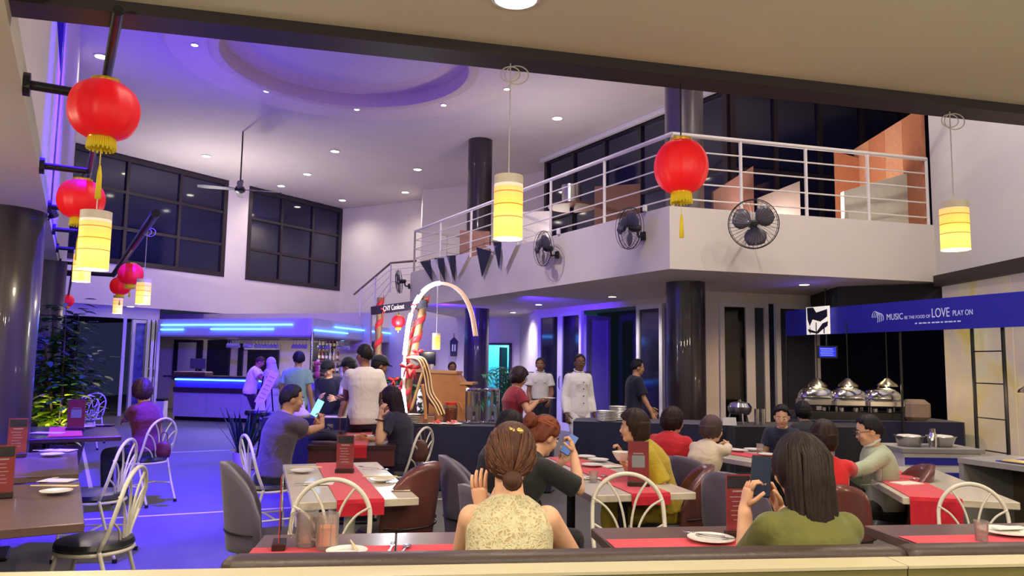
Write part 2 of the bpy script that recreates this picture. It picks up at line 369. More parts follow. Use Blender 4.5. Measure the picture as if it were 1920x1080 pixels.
# upper glazing behind the balcony
def glazing(name, a, b, z0, z1, cols):
    window(name, a, b, z0, z1, cols, 2, fr=.12, inset=0)
glazing('window_3', g1, g2, ZE, ZC - .02, 5)
glazing('window_4', g2, g3, ZE, ZC - .02, 5)
# trim along the top of that glazing
mb = MB(); mb.wall(g1 - Vector((.1, .05)), g2 - Vector((.1, .05)), ZC - .12, ZC - .01, -.1); struct(mb.build('trim_2', M_WHITE))
# side wall above the buffet and ledge
mb = MB(); mb.wall((6.5, 11.4), (6.35, 2.0), 2.95, ZC, .25); struct(mb.build('wall_right', mat('white_plaster_right', (225, 222, 214), .75, var=.02, scale=2)))
struct(MB().prism([(6.36, 11.2), (6.2, 2.0), (6.8, 2.0), (6.9, 11.3)], 2.78, 2.95).build('trim_3', mat('ledge_brown', (48, 36, 34), .5)))
# ---- lower level back walls
Dd0, Dd1, Dd2 = Vector((.71, 18.57)), Vector((3.65, 13.36)), Vector((9.2, 14.75))
BK0, BK1 = Vector((-3.6, 23.2)), Vector((.25, 21.8))
# back wall with turquoise doorway: doorway between px 912 and 963
bl = (BK0, (BK1 - BK0).normalized()); k0, k1 = wline(914, bl), wline(963, bl)
mb = MB(); mb.wall(BK0, k0, 0, ZS, .15); mb.wall(k1, BK1, 0, ZS, .15); mb.wall(k0, k1, 2.12, ZS, .15); mb.wall(BK1, Dd0, 0, ZS, .12); mb.wall(Vector((-6.5, 24.6)), BK0, 0, 2.95, .12)
struct(mb.build('wall_back_lower', mat('lilac_wall', (214, 204, 214), .7, var=.03)))
# turquoise lit room behind the doorway
r0, r1 = k0 + Vector((.3, 1.8)), k1 + Vector((.5, 1.8))
mb = MB(); mb.wall(r0 - Vector((.5, 0)), r1 + Vector((.5, 0)), 0, 2.6, .05); mb.wall(k0 - Vector((.2, -.15)), r0 - Vector((.5, 0)), 0, 2.6, .05); mb.prism([k0 + Vector((-.3, .16)), k1 + Vector((.3, .16)), r1 + Vector((.5, 0)), r0 - Vector((.5, 0))], 2.6, 2.65)
struct(mb.build('wall_corridor', mat('turquoise_wall', (150, 215, 225), .6)))
point('corridor_lamp', ((k0.x + r1.x) / 2, k0.y + 1.0, 2.35), 60, (.25, .85, 1.0), .1)
dr = bpy.data.objects.new('door_1', None); COL.objects.link(dr); struct(dr); mid = (k0 + k1) / 2; dr.location = (mid.x, mid.y, 0); dr.rotation_euler = (0, 0, math.atan2(bl[1].y, bl[1].x))
wdt = (k1 - k0).length
mb = MB(); mb.box((-wdt/2 + .03, 0, 1.06), (.06, .2, 2.12)); mb.box((wdt/2 - .03, 0, 1.06), (.06, .2, 2.12)); mb.box((0, 0, 2.09), (wdt, .2, .06)); mb.build('door_frame', mat('door_frame_dark', (30, 40, 70), .5), dr)
MB().box((.04, .3, 1.0), (.07, .5, 2.0)).build('door_leaf', mat('door_leaf_dark', (28, 40, 60), .4), dr)
# doors along the left wing's ground floor (white aluminium, glazed)
M_ALU = mat('white_aluminium', (216, 214, 222), .35, var=.02)
M_CLEAR = mat('smoky_glass', (26, 26, 44), .08, spec=.9, var=.1, scale=2)
dn = [1]
def gdoor(a, b, z1, frame=M_ALU, glass=M_CLEAR, fr=.09, handle=False, off=0.0, mid=False):
    dn[0] += 1
    d = (b - a).normalized(); n_ = Vector((-d.y, d.x)); Ln = (b - a).length
    root = bpy.data.objects.new('door_%d' % dn[0], None); COL.objects.link(root); root.location = (a.x + n_.x * off, a.y + n_.y * off, 0); root.rotation_euler = (0, 0, math.atan2(d.y, d.x)); struct(root)
    m = MB(); m.box((fr / 2, 0, z1 / 2), (fr, .08, z1)); m.box((Ln - fr / 2, 0, z1 / 2), (fr, .08, z1)); m.box((Ln / 2, 0, z1 - fr / 2), (Ln - 2 * fr, .08, fr)); m.box((Ln / 2, 0, fr), (Ln - 2 * fr, .08, fr * 2))
    if mid: m.box((Ln / 2, 0, 1.0), (Ln - 2 * fr, .08, .05))
    m.build('door_frame', frame, root)
    MB().box((Ln / 2, .0, z1 / 2 + fr / 2), (Ln - 2 * fr, .012, z1 - 2.6 * fr)).build('pane', glass, root)
    if handle: MB().tube([(fr / 2, -.05, .95), (fr / 2, -.08, 1.0), (fr / 2, -.08, 1.2), (fr / 2, -.05, 1.25)], .012).build('door_handle', M_CHROME, root)
    return root
dl = (Dd0, (Dd1 - Dd0).normalized())
gp = lambda px: wline(px, dl)
gdoor(gp(1013), gp(1053), 2.75); gdoor(gp(1053), gp(1093), 2.75, handle=True)
gdoor(gp(1195), gp(1243), 2.75, handle=True)
gdoor(gp(1255), gp(1330), 2.75)
# opening with dark room behind and one leaf folded into it (lilac light painted into its glass)
fa, fb = gp(1100) + Vector((.75, .45)), gp(1135) + Vector((.95, .55))
gdoor(gp(1098), gp(1098) + Vector((.62, .55)), 2.65, glass=mat('lilac_lit_glass', (150, 140, 200), .3), frame=mat('alu_grey', (120, 115, 140), .4))
mb = MB(); mb.wall(gp(1010) + Vector((1.6, .9)), gp(1340) + Vector((1.6, .9)), 0, ZS, .1); struct(mb.build('wall_terrace', mat('terrace_wall', (84, 80, 82), .7)))
mb = MB(); mb.wall(gp(1004), gp(1330), 2.75, ZS, .1); struct(mb.build('trim_4', M_WALL))
rl = (Dd1, (Dd2 - Dd1).normalized()); rp = lambda px: wline(px, rl)
mb = MB(); mb.wall(rp(1322), rp(1346), 0, ZS, .14); mb.wall(rp(1346), Dd2, 2.7, ZS, .14); struct(mb.build('wall_terrace_right', M_WALL))
M_NIGHT = mat('night_clear', (8, 8, 14), .05, spec=.8)
gdoor(rp(1346), rp(1402), 2.7, glass=M_NIGHT); gdoor(rp(1402), rp(1436), 2.7, glass=mat('reflecting_pane', (70, 72, 88), .15)); gdoor(rp(1450), rp(1530), 2.7, glass=mat('reflecting_pane2', (58, 58, 70), .12))
mb = MB(); mb.wall(rp(1530), Dd2, 0, 2.7, .12); struct(mb.build('wall_buffet_back', mat('black_backing', (14, 13, 18), .35)))
# dark bulkhead over the buffet
struct(MB().prism([(5.35, 12.2), (6.9, 11.3), (6.9, 14.4), (5.6, 14.2)], 2.45, ZS - .005).build('trim_5', mat('bulkhead_dark', (26, 22, 24), .6)))
# onyx wall under the ledge
ony = bpy.data.materials.new('onyx'); ony.use_nodes = True
N = ony.node_tree.nodes; Lk = ony.node_tree.links; b = N['Principled BSDF']
tc = N.new('ShaderNodeTexCoord'); mp = N.new('ShaderNodeMapping'); mp.inputs['Scale'].default_value = (1.2, 1.2, 0.9); n1 = N.new('ShaderNodeTexNoise'); n1.inputs['Scale'].default_value = 1.1; n1.inputs['Detail'].default_value = 7; n1.inputs['Distortion'].default_value = .6
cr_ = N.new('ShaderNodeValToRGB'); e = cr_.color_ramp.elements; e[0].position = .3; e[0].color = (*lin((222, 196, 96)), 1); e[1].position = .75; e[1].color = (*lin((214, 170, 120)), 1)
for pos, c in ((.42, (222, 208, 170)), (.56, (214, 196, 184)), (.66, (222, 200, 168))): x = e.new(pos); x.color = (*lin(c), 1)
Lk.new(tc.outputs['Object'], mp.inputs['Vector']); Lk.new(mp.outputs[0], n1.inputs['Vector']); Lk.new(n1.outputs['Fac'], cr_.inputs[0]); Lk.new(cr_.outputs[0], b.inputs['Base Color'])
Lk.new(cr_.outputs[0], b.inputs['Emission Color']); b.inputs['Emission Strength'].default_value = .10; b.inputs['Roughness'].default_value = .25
ow = bpy.data.objects.new('wall_onyx', None); COL.objects.link(ow); struct(ow)
yy = 11.15
for k in range(5):
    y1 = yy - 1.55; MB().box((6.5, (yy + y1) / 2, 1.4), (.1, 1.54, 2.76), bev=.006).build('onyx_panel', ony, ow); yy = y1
struct(MB().box((6.66, 7.2, 1.4), (.12, 8.2, 2.8)).build('wall_onyx_core', M_BLACK))
# entrance wall under the windows: folding doors and dark night outside
wl = (WA - wn * 0, wd); wq = lambda px: wline(px, wl) + wn * .1
mb = MB(); mb.wall(wq(84), wq(312), 2.62, 2.95, .15); mb.wall(wq(60), wq(92), 0, 2.62, .15); struct(mb.build('wall_entrance', mat('entrance_wall', (190, 184, 205), .6)))
gdoor(wq(250) + Vector((.5, -1.0)), wq(248), 2.6); 
po = wq(262)
g = gdoor(wq(262), wq(292), 2.6, glass=mat('poster_print', (120, 130, 190), .4, var=.5, scale=6))
gdoor(wq(293) + Vector((.25, -.5)), wq(293), 2.6, handle=True); gdoor(wq(301) + Vector((.25, -.5)), wq(301), 2.6, handle=True); gdoor(wq(309) + Vector((.25, -.5)), wq(309), 2.6, handle=True)
struct(MB().wall(wq(84) + wn * 5, wq(330) + wn * 5, 0, 2.9, .1).build('wall_outside', mat('outside_dark', (7, 7, 10), .8)))
struct(MB().prism([wq(84) + wn * .15, wq(330) + wn * .15, wq(330) + wn * 5, wq(84) + wn * 5], 2.62, 2.7).build('ceiling_porch', mat('porch_ceiling', (60, 55, 70), .8)))
# half wall in front of the camera: cream ledge, olive front
M_LEDGE = mat('cream_ledge', (196, 188, 156), .4, var=.02); M_OLIVE = mat('olive_front', (120, 112, 66), .5, var=.04)
la, lb = at(380, 1078, 2.12), at(1920, 1049, 2.02)
# ================================================================ FIXTURES
# downlights as objects
def downlight(px, py, z, r, label, grp):
    p = on(px, py, z); t = thing('downlight', label, 'light', (p.x, p.y, z - .004), 0, grp)
    MB().lathe([(r * 1.25, .0), (r * 1.3, -.012), (r, -.016), (r, 0)], n=20).build('bezel', M_WHITE, t, 'auto')
    MB().lathe([(.001, -.014), (r * .98, -.014)], n=20, cap=False).build('lens', M_LAMP, t)
dn_ = {0: 'downlight by the tall window with nine panes', 1: 'round downlight in the high ceiling over the bar'}
HL = ('high ceiling downlight beside the ceiling fan rod', 'high ceiling downlight uppermost of those before the second window', 'high ceiling downlight in the middle of the row before the second window', 'high ceiling downlight closest to the top edge of the second window', 'high ceiling downlight above the outer corner of the second window', 'high ceiling downlight above the stair wall', 'high ceiling downlight nearest the tall dark column', 'high ceiling downlight just outside the round ring', 'high ceiling downlight between the beam and the balcony glazing', 'high ceiling downlight above the largest lantern', 'high ceiling downlight behind the fringe of the largest lantern')
for i, (px, py) in enumerate(HIGH): downlight(px, py, ZC, .11, HL[i], 'downlights of the high ceiling')
for (px, py) in ((365, 83), (500, 170), (669, 204), (832, 196), (950, 166)):
    downlight(px, py, ZC - .17, .055, 'small downlight in the round ceiling ring', 'small downlights of the ceiling ring')
for (px, py), lab in zip(LOWL, ('low downlight above the officer', 'low downlight between officer and doorway', 'low downlight nearest the turquoise doorway', 'low downlight above the glass doors by the buffet')): downlight(px, py, ZS, .075, lab, 'downlights under the balcony')
for (px, py, z), lab in zip(((245, 574, 2.93), (403, 590, 2.93)), ('low downlight above the entrance', 'low downlight above the bar canopy')):
    p = on(px, py, z); downlight(px, py, z - .0, .09, lab, 'downlights over the entrance')
for (px, py), lab in (((1062, 335), 'downlight over the upper table'), ((1338, 340), 'downlight behind the large lantern')):
    pass
p = on(967, -6, 2.98); t = thing('downlight', 'downlight in the near tan ceiling above the camera', 'light', (p.x, p.y, 2.979)); MB().lathe([(.08, 0), (.10, -.004), (.085, -.010)], n=20, cap=False).build('bezel', M_WHITE, t); MB().lathe([(.001, -.005), (.07, -.005), (.08, 0)], n=20, cap=False).build('lens', M_LAMP, t)

# pipe rail on the left with its arms
pipe_z = 2.9
A0 = on(222, 20, pipe_z); A1 = on(126, 566, pipe_z)
t = thing('lantern_rail', 'long black pipe rail fixed along the left front by short arms', 'rail', (0, 0, 0))
MB().tube([A0, A1], .021, 12).build('rail_pipe', M_BLACK, t, 'auto')
for px, py in ((162, 258), (118, 372), (96, 436), (92, 471), (105, 528), (108, 545)):
    pass
ad = (A1 - A0).normalized(); nrm = Vector((-.866, -.5, 0))
for s_ in (1.15, 3.0, 4.7, 6.1, 7.7, 9.4, 11.2):
    q = A0 + ad * s_
    ov = (q.xy - LA).dot(Vector((.866, .5)))
    e_ = q + nrm * ov; MB().tube([q, e_], .024, 10).build('arm', M_BLACK, t, 'auto'); MB().tube([e_, e_ - nrm * .03], .06, 12).build('wall_flange', M_BLACK, t)
q0 = on(292, 400, 2.9); q1 = q0 + ad * 6.3
t = thing('lantern_rail', 'shorter black pipe rail over the dance floor', 'rail', (0, 0, 0)); MB().tube([q0, q1], .04, 12).build('rail_pipe', M_BLACK, t, 'auto')
e_ = q1 + nrm * ((q1.xy - LA).dot(Vector((.866, .5)))); MB().tube([q1, e_], .035, 10).build('arm', M_BLACK, t, 'auto')
# lanterns
M_LANT = mat('lantern_red', (238, 20, 34), .45, var=.05, emit=(220, 14, 24), estr=.20, scale=4)
M_GOLD = mat('lantern_gold', (216, 176, 60), .3, metal=.6); M_TASS = mat('tassel_yellow', (224, 200, 40), .7, emit=(224, 190, 30), estr=.06)
def YB(px): return wline(px, ((c0 + bn * .08).xy, bd.xy)).y
def YR(px): return wline(px, (q0.xy, ad.xy)).y
def YL(px): return wline(px, (A0.xy, ad.xy)).y
def lantern(px, py, Y, r, label, hang=.0, tassel=.30, flat=.86, tilt=0, wire=None):
    c = at(px, py, Y); t = thing('lantern', label, 'lantern', c, 0.3, 'red paper lanterns'); t.rotation_euler = (0, tilt, .3)
    h = r * flat; n = 48; rings = []
    for j in range(17):
        a = -1.22 + 2.44 * j / 16; q = math.cos(a) ** .75
        rings.append([Vector((r * q * (1 + .022 * math.cos(12 * 2 * PI * k / n)) * math.cos(2 * PI * k / n), r * q * (1 + .022 * math.cos(12 * 2 * PI * k / n)) * math.sin(2 * PI * k / n), h * math.sin(a) / math.sin(1.22))) for k in range(n)])
    MB().loft(rings).build('paper_globe', M_LANT, t, True)
    cp = MB(); cp.lathe([(r * .40, h * .94), (r * .42, h * 1.0), (r * .42, h * 1.12), (r * .36, h * 1.13)], n=24); cp.build('top_cap', M_GOLD, t, 'auto')
    MB().lathe([(r * .36, -h * 1.06), (r * .38, -h * 1.0), (r * .36, -h * .94)], n=24).build('bottom_cap', M_GOLD, t, 'auto')
    fr = MB()
    for k in range(40):
        a = 2 * PI * k / 40; x, y = r * .36 * math.cos(a), r * .36 * math.sin(a); fr.tube([(x, y, -h * 1.04), (x * 1.06, y * 1.06, -h * 1.25), (x * 1.1, y * 1.1, -h * (1.42 + .04 * math.sin(k * 3)))], r * .033, 5)
    o = fr.build('fringe', M_TASS, t, True); o['kind'] = 'stuff'
    MB().tube([(0, 0, -h), (0, 0, -h * 1.5 - tassel * .35)], r * .012, 5).build('cord', M_TASS, t)
    MB().tube([(0, 0, -h * 1.5 - tassel * .3), (0, 0, -h * 1.5 - tassel * .5), (.0, 0, -h * 1.5 - tassel)], [r * .03, r * .07, r * .09], 8).build('tassel', M_TASS, t, True)
    if wire: MB().tube([(0, 0, h * 1.1), (0, 0, wire)], .0035, 6).build('hanging_wire', M_BLACK, t)
    return t
lantern(195, 207, 3.34, .150, 'largest red lantern, hanging from the pipe rail close to the camera', tassel=.22, wire=.17)
lantern(152, 374, 5.35, .158, 'red lantern on the pipe rail below and beyond the largest one', tassel=.24, wire=.22)
lantern(245, 514, YR(245), .150, 'upper of two small red lanterns over the dance floor', tassel=.1, wire=.35)
lantern(226, 536, YR(228), .145, 'lower of two small red lanterns over the dance floor', tassel=.1, wire=.55)
lantern(126, 564, 16.5, .14, 'small red lantern above the potted bush', tassel=.1, wire=.18)
lantern(1277, 313, YB(1277), .127, 'red lantern hanging alone before the balcony corner', tassel=.16, flat=.98, wire=.42)
# pendants
M_SHADE = bpy.data.materials.new('lit_shade'); M_SHADE.use_nodes = True
N = M_SHADE.node_tree.nodes; Lk = M_SHADE.node_tree.links; b = N['Principled BSDF']
tc = N.new('ShaderNodeTexCoord'); sp = N.new('ShaderNodeSeparateXYZ'); rr = N.new('ShaderNodeValToRGB'); e = rr.color_ramp.elements
mr = N.new('ShaderNodeMapRange'); mr.inputs[1].default_value = -.145; mr.inputs[2].default_value = .145
e[0].position = 0; e[0].color = (*lin((250, 205, 90)), 1); e[1].position = 1; e[1].color = (*lin((196, 176, 150)), 1)
for pos, c in ((.3, (255, 226, 110)), (.55, (248, 190, 80)), (.80, (240, 175, 100)), (.82, (196, 180, 160))): x = e.new(pos); x.color = (*lin(c), 1)
Lk.new(tc.outputs['Object'], sp.inputs[0]); Lk.new(sp.outputs[2], mr.inputs[0]); Lk.new(mr.outputs[0], rr.inputs[0]); Lk.new(rr.outputs[0], b.inputs['Base Color']); Lk.new(rr.outputs[0], b.inputs['Emission Color']); b.inputs['Emission Strength'].default_value = .75
M_PWHITE = mat('pendant_cap', (225, 215, 200), .5)
def pendant(px, py, Y, label, r=.07, h=.29, ztop=2.93, coil=True, w=10):
    c = at(px, py, Y); t = thing('pendant_lamp', label, 'lamp', c, 0, 'cylinder pendant lamps')
    MB().lathe([(r, -h / 2), (r, h / 2 * .72)], n=28, cap=False).build('lamp_shade', M_SHADE, t, 'auto')
    MB().lathe([(r, h / 2 * .72), (r, h / 2), (.008, h / 2 + .004)], n=28, cap=False).build('lamp_cap', M_PWHITE, t, 'auto')
    MB().lathe([(.001, -h / 2 + .008), (r * .97, -h / 2 + .008)], n=24, cap=False).build('diffuser', M_LAMP, t)
    for k in range(3): MB().lathe([(r * 1.01, -h * .18 + k * h * .2), (r * 1.012, -h * .18 + k * h * .2 + .004)], n=28, cap=False).build('stitched_band', mat('band_tan', (190, 120, 50), .7, emit=(190, 110, 40), estr=.4), t)
    top = ztop - c.z; MB().tube([(0, 0, h / 2), (0, 0, top)], .003, 6).build('cord', mat('cord_white', (200, 195, 190), .6), t)
    if coil:
        for k, (dx, rr_) in enumerate(((0, .045), (.03, .055))):
            MB().tube([(dx + rr_ * math.cos(a), .01 * k, top - .05 + rr_ * .8 * math.sin(a)) for a in [2 * PI * i / 18 for i in range(18)]], .003, 5, closed=True).build('cord_loop', mat('cord_white', (200, 195, 190), .6), t)
    point('pendant_and_fill_glow', (c.x, c.y, c.z - h / 2 - .02), w, WARM, .05)
pendant(953, 389, YB(953), 'lit cylinder pendant hanging from the dark beam in front of the balcony', .066, .29, w=7)
pendant(1790, 424, YB(1790), 'lit cylinder pendant in front of the white wall by the buffet', .070, .255, w=6)
pendant(177, 451, YL(177), 'larger lit cylinder pendant under the pipe rail', .070, .285, w=7)
pendant(154, 499, YL(154), 'second lit cylinder pendant partly behind the larger one', .070, .27, w=6)
pendant(269, 547, YR(269), 'small lit cylinder pendant beside the two small lanterns', .072, .265, w=5)
pendant(221, 571, YR(225), 'smallest lit cylinder pendant, below the two small lanterns', .066, .27, w=4, coil=False)
pendant(818, 640, 9.9, 'lit cylinder pendant inside the arch', .052, .21, ztop=at(825, 533, 9.9).z, w=4, coil=False)
# floodlight fixtures on the left front
def flood(px, py, Y, label):
    c = at(px, py, Y); t = thing('floodlight', label, 'light', c, D2R(-30), 'small black floodlights')
    MB().box((0, 0, 0), (.09, .07, .11), R=Matrix.Rotation(.5, 3, 'X'), bev=.012).build('lamp_head', M_BLACKP, t); MB().tube([(-.10, 0, .02), (-.11, .0, -.06), (-.04, 0, -.07), (0, 0, 0)], .006, 6).build('bracket', M_BLACK, t)
flood(97, 398, 7.0, 'black floodlight at the foot of the white front by the big column'); flood(101, 653 - 120 - 16, 12.6, 'small floodlight further along the white front'); flood(36, 14, 3.9, 'black floodlight at the top edge by the near ceiling')

# ---- balcony railing
def railing(name, label, p0, p1, nposts, z0, ztop, nr=4, post_w=.05, rail_r=.032, curve=None, zb=None, inset=.0, lastpost=True, firstpost=True):
    t = thing(name, label, 'railing', (0, 0, 0)); a = Vector((p0[0], p0[1], 0)); b = Vector((p1[0], p1[1], 0))
    MB().tube([a + Vector((0, 0, ztop)), b + Vector((0, 0, ztop))], rail_r, 12).build('handrail', M_RAIL, t, 'auto')
    for i in range(nposts):
        if (i == 0 and not firstpost) or (i == nposts - 1 and not lastpost): continue
        q = a.lerp(b, i / (nposts - 1)); MB().tube([q + Vector((0, 0, z0)), q + Vector((0, 0, ztop))], post_w / 2, 10).build('post', M_RAIL, t, 'auto')
    for k in range(nr):
        z = z0 + .13 + (ztop - z0 - .13) * k / nr
        MB().tube([a + Vector((0, 0, z)), b + Vector((0, 0, z))], .012, 8).build('rail_bar', M_RAIL, t, 'auto')
    return t
nL = Vector((.87, .49)); Ci, Li, Ri_ = C_ + Vector((.06, .09)), L_ + Vector((.08, .03)), R_ + Vector((-.0, .09))
railing('railing', 'white metal railing along the raking balcony edge over the arch', Li, Ci, 7, ZE, ZR)
railing('railing', 'white metal railing along the balcony edge by the white wall', Ci, Ri_ , 5, ZE, ZR)
rr2 = railing('railing', 'short white railing returning beside the stair at the far end of the balcony', Li, Li + Vector((1.5, 1.0)), 3, ZE, ZR)
# stair handrails
t = thing('stair_railing', 'sloping brown handrail of the stair with thin white bars', 'railing')
s0, s1, s2 = at(664, 552, 21.5), at(733, 493, 20.0), at(780, 489, 19.6)
MB().tube([s0, s1, s2], .03, 10).build('handrail', mat('handrail_brown', (110, 84, 80), .4), t, 'auto')
for k in range(4):
    o_ = Vector((0, 0, -.17 * (k + 1))); MB().tube([s0 + o_ + Vector((.2 * k, 0, 0)), s1 + o_, s2 + o_], .012, 6).build('rail_bar', M_RAIL, t)
for u in (.2, .6, 1.0): q = s0.lerp(s1, u); MB().tube([q, q + Vector((0, 0, -.8))], .02, 8).build('post', M_RAIL, t)
# ---- wall fans
M_FANC = mat('fan_cage', (48, 44, 52), .35, metal=.4); M_FANB = mat('fan_blade', (96, 92, 104), .3, coat=.2)
def wall_fan(c, dirn, up_t, base, label, r=.26):
    # c: cage centre; dirn: facing direction; base: wall mount point
    d = Vector(dirn).normalized(); x = d.cross(Vector((0, 0, 1))).normalized(); z = x.cross(d)
    M3 = Matrix((x, -d, z)).transposed()      # local -y faces out
    t = thing('wall_fan', label, 'fan', c, 0, 'black wall fans'); t.matrix_world = Matrix.Translation(c) @ M3.to_4x4()
    cg = MB()
    for yy, rr_ in ((-.05, r * .97), (.0, r), (.05, r * .97)): cg.tube([(rr_ * math.cos(a), yy, rr_ * math.sin(a)) for a in [2 * PI * i / 36 for i in range(36)]], .007 if yy == 0 else .004, 6, closed=True)
    cg.build('cage_ring', M_FANC, t, True)
    w_ = MB()
    for k in range(36):
        a = 2 * PI * k / 36
        w_.tube([(.04 * math.cos(a), -.085, .04 * math.sin(a)), (r * .6 * math.cos(a + .15), -.075, r * .6 * math.sin(a + .15)), (r * math.cos(a + .2), 0, r * math.sin(a + .2))], .0024, 4)
        if k % 2: w_.tube([(.05 * math.cos(a), .085, .05 * math.sin(a)), (r * .7 * math.cos(a), .07, r * .7 * math.sin(a)), (r * math.cos(a), 0, r * math.sin(a))], .0017, 4)
    o = w_.build('cage_wire', M_FANC, t); o['kind'] = 'stuff'
    MB().lathe([(.001, -.095), (.045, -.092), (.05, -.08)], n=20, R=Matrix.Rotation(PI / 2, 3, 'X') @ Matrix.Scale(-1, 3, Vector((0, 0, 1)))).build('hub_badge', M_BLACKP, t, 'auto') if False else MB().ell((0, -.085, 0), (.045, .012, .045)).build('hub_badge', M_BLACKP, t, True)
    for k in range(3):
        a = 2 * PI * k / 3 + .4; b_ = MB(); rings = []
        for j in range(7):
            u = j / 6; q = .03 + (r * .88 - .03) * u; wd_ = .5 + .35 * math.sin(PI * min(1, u * 1.1)) if u < .95 else .35
            rings.append([Vector((q * math.cos(a + e_ * wd_), -.02 + e_ * .03, q * math.sin(a + e_ * wd_))) for e_ in (-1, -.3, .4, 1)] + [Vector((q * math.cos(a + e_ * wd_), -.017 + e_ * .03, q * math.sin(a + e_ * wd_))) for e_ in (1, .4, -.3, -1)])
        b_.loft(rings); b_.build('blade', M_FANB, t, True)
    MB().tube([(0, .0, 0), (0, .05, 0), (0, .16, 0), (0, .18, 0)], [.03, .055, .05, .02], 14).build('motor', M_BLACKP, t, 'auto')
    bl_ = t.matrix_world.inverted() @ Vector(base)
    MB().tube([(0, .13, -.02), (0, .15, -.12), bl_], .018, 8).build('bracket', M_BLACKP, t, 'auto')
    Rm = M3.transposed(); MB().box(bl_, (.09, .05, .13), R=None, bev=.01).build('mount_box', M_BLACKP, t)
def onface(px, py, A, B):      # point of an upright plane through A-B along the sight line
    d = ray(px, py); a = Vector(A); u = (Vector(B) - a); n_ = Vector((-u.y, u.x)).normalized(); k = a.dot(n_) / (d.x * n_.x + d.y * n_.y); return Vector((d.x * k, d.y * k, CAMH + d.z * k))
fo = Vector((-.87, -.49, 0)); fr_ = (Vector((R_.x, R_.y, 0)) - Vector((C_.x, C_.y, 0))).normalized(); fno = Vector((fr_.y, -fr_.x, 0))
def fan_left(px, py, bpx, bpy, label, r, face):
    b = onface(bpx, bpy, C_, L_) + fo * .03; c = b + fo * .33 + Vector((0, 0, .12)); c2 = at(px, py, c.y); wall_fan(c2, face, 0, b, label, r)
fan_left(1180, 428, 1209, 443, 'wall fan nearest the balcony corner on the raking front', .30, (-.95, -.42, -.05))
fan_left(1019, 466, 1047, 478, 'wall fan beside the bunting on the raking front', .30, (-.93, -.40, -.05))
fan_left(748, 528, 769, 537, 'wall fan at the far end of the raking front above the gate', .30, (-.97, -.2, -.1))
b = onface(1405, 440, C_, R_) + fno * .03; wall_fan(at(1413, 420, 9.95), (-.12, -1, -.12), 0, b, 'wall fan facing the camera under the balcony railing', .335)
# small sockets on the balcony face
for k, (px, py) in enumerate(((1211, 391), (1049, 435))):
    b = onface(px, py, C_, L_) + fo * .02; tag(MB().box((0, 0, 0), (.06, .06, .10), bev=.01).build('power_socket', M_WHITE, loc=b, rz=D2R(-30)), 'white power socket above the wall fan' + (' nearest the balcony corner' if k == 0 else ' beside the bunting'), 'socket')
# ceiling fan
c = at(450, 357, 18.2); t = thing('ceiling_fan', 'dark four-bladed ceiling fan on a long rod before the tall windows', 'fan', c)
MB().tube([(0, 0, .08), (0, 0, ZC - c.z)], .018, 8).build('rod', M_BLACK, t, 'auto')
MB().lathe([(.02, .12), (.10, .09), (.13, .03), (.12, -.03), (.05, -.07), (.001, -.075)], n=24).build('motor', M_BLACK, t, 'auto')
for k in range(4):
    a = 2 * PI * k / 4 + .35; Rz = Matrix.Rotation(a, 3, 'Z')
    MB().loft([[Rz @ Vector((q, s_ * w, .02 + s_ * w * .35 + dz)) for (s_, dz) in ((-1, 0), (1, 0), (1, .012), (-1, .012))] for q, w in ((.12, .035), (.25, .06), (.8, .075), (.98, .06))]).build('blade', mat('fan_blade_dark', (70, 60, 84), .4), t)
# bunting
M_PN = mat('pennant_navy', (28, 26, 56), .8); M_PW = mat('pennant_white', (225, 214, 220), .8)
pen = [((795,492),(815,488),(818,528),0),((810,490),(828,486),(833,530),1),((822,485),(841,484),(842,529),0),((838,482),(850,480),(855,530),1),((845,480),(863,480),(860,528),0),((862,480),(890,474),(866,520),1),((901,464),(930,472),(912,520),0),((917,460),(940,462),(934,472),1),((933,454),(949,455),(944,505),0),((948,450),(980,452),(955,508),1)]
for k, (a, b, c, w) in enumerate(pen):
    q = [onface(*p, C_, L_) + fo * .10 for p in (a, b, c)]
    th = Vector(fo) * .004; m_ = MB(); m_.loft([[v - th for v in q], [v + th for v in q]]); o = m_.build('pennant', M_PW if w else M_PN); tag(o, ('white' if w else 'navy') + ' triangular pennant, ' + ('first', 'second', 'third', 'fourth', 'fifth', 'sixth', 'seventh', 'eighth', 'ninth', 'last')[k] + ' of the bunting from the stair end', 'pennant', 'white pennants' if w else 'navy pennants')
tag(MB().tube([onface(x, y, C_, L_) + fo * .10 for x, y in ((790, 493), (826, 484), (864, 479), (900, 463), (935, 453), (985, 450))], .006, 5).build('bunting_string', M_BLACK), 'string carrying the bunting below the balcony railing', 'string')
# ================================================================ PEOPLE
def remesh(mb, vox, sm=5, keep=None):
    me = bpy.data.meshes.new('tmp'); me.from_pydata([tuple(v) for v in mb.v], [], mb.f)
    o = bpy.data.objects.new('tmp', me); COL.objects.link(o)
    m = o.modifiers.new('r', 'REMESH'); m.mode = 'VOXEL'; m.voxel_size = vox; m.use_smooth_shade = True
    if sm: s = o.modifiers.new('s', 'SMOOTH'); s.factor = .5; s.iterations = sm
    dg = bpy.context.evaluated_depsgraph_get(); ev = o.evaluated_get(dg)
    out = bpy.data.meshes.new_from_object(ev)
    nv = len(out.vertices); co = [0.0] * (nv * 3); out.vertices.foreach_get('co', co)
    vs = [(co[i], co[i + 1], co[i + 2]) for i in range(0, nv * 3, 3)]
    fs = [tuple(p.vertices) for p in out.polygons]
    bpy.data.objects.remove(o); bpy.data.meshes.remove(me); bpy.data.meshes.remove(out)
    r = MB(); r.v = vs; r.f = fs; r.mi = [0] * len(fs); return r
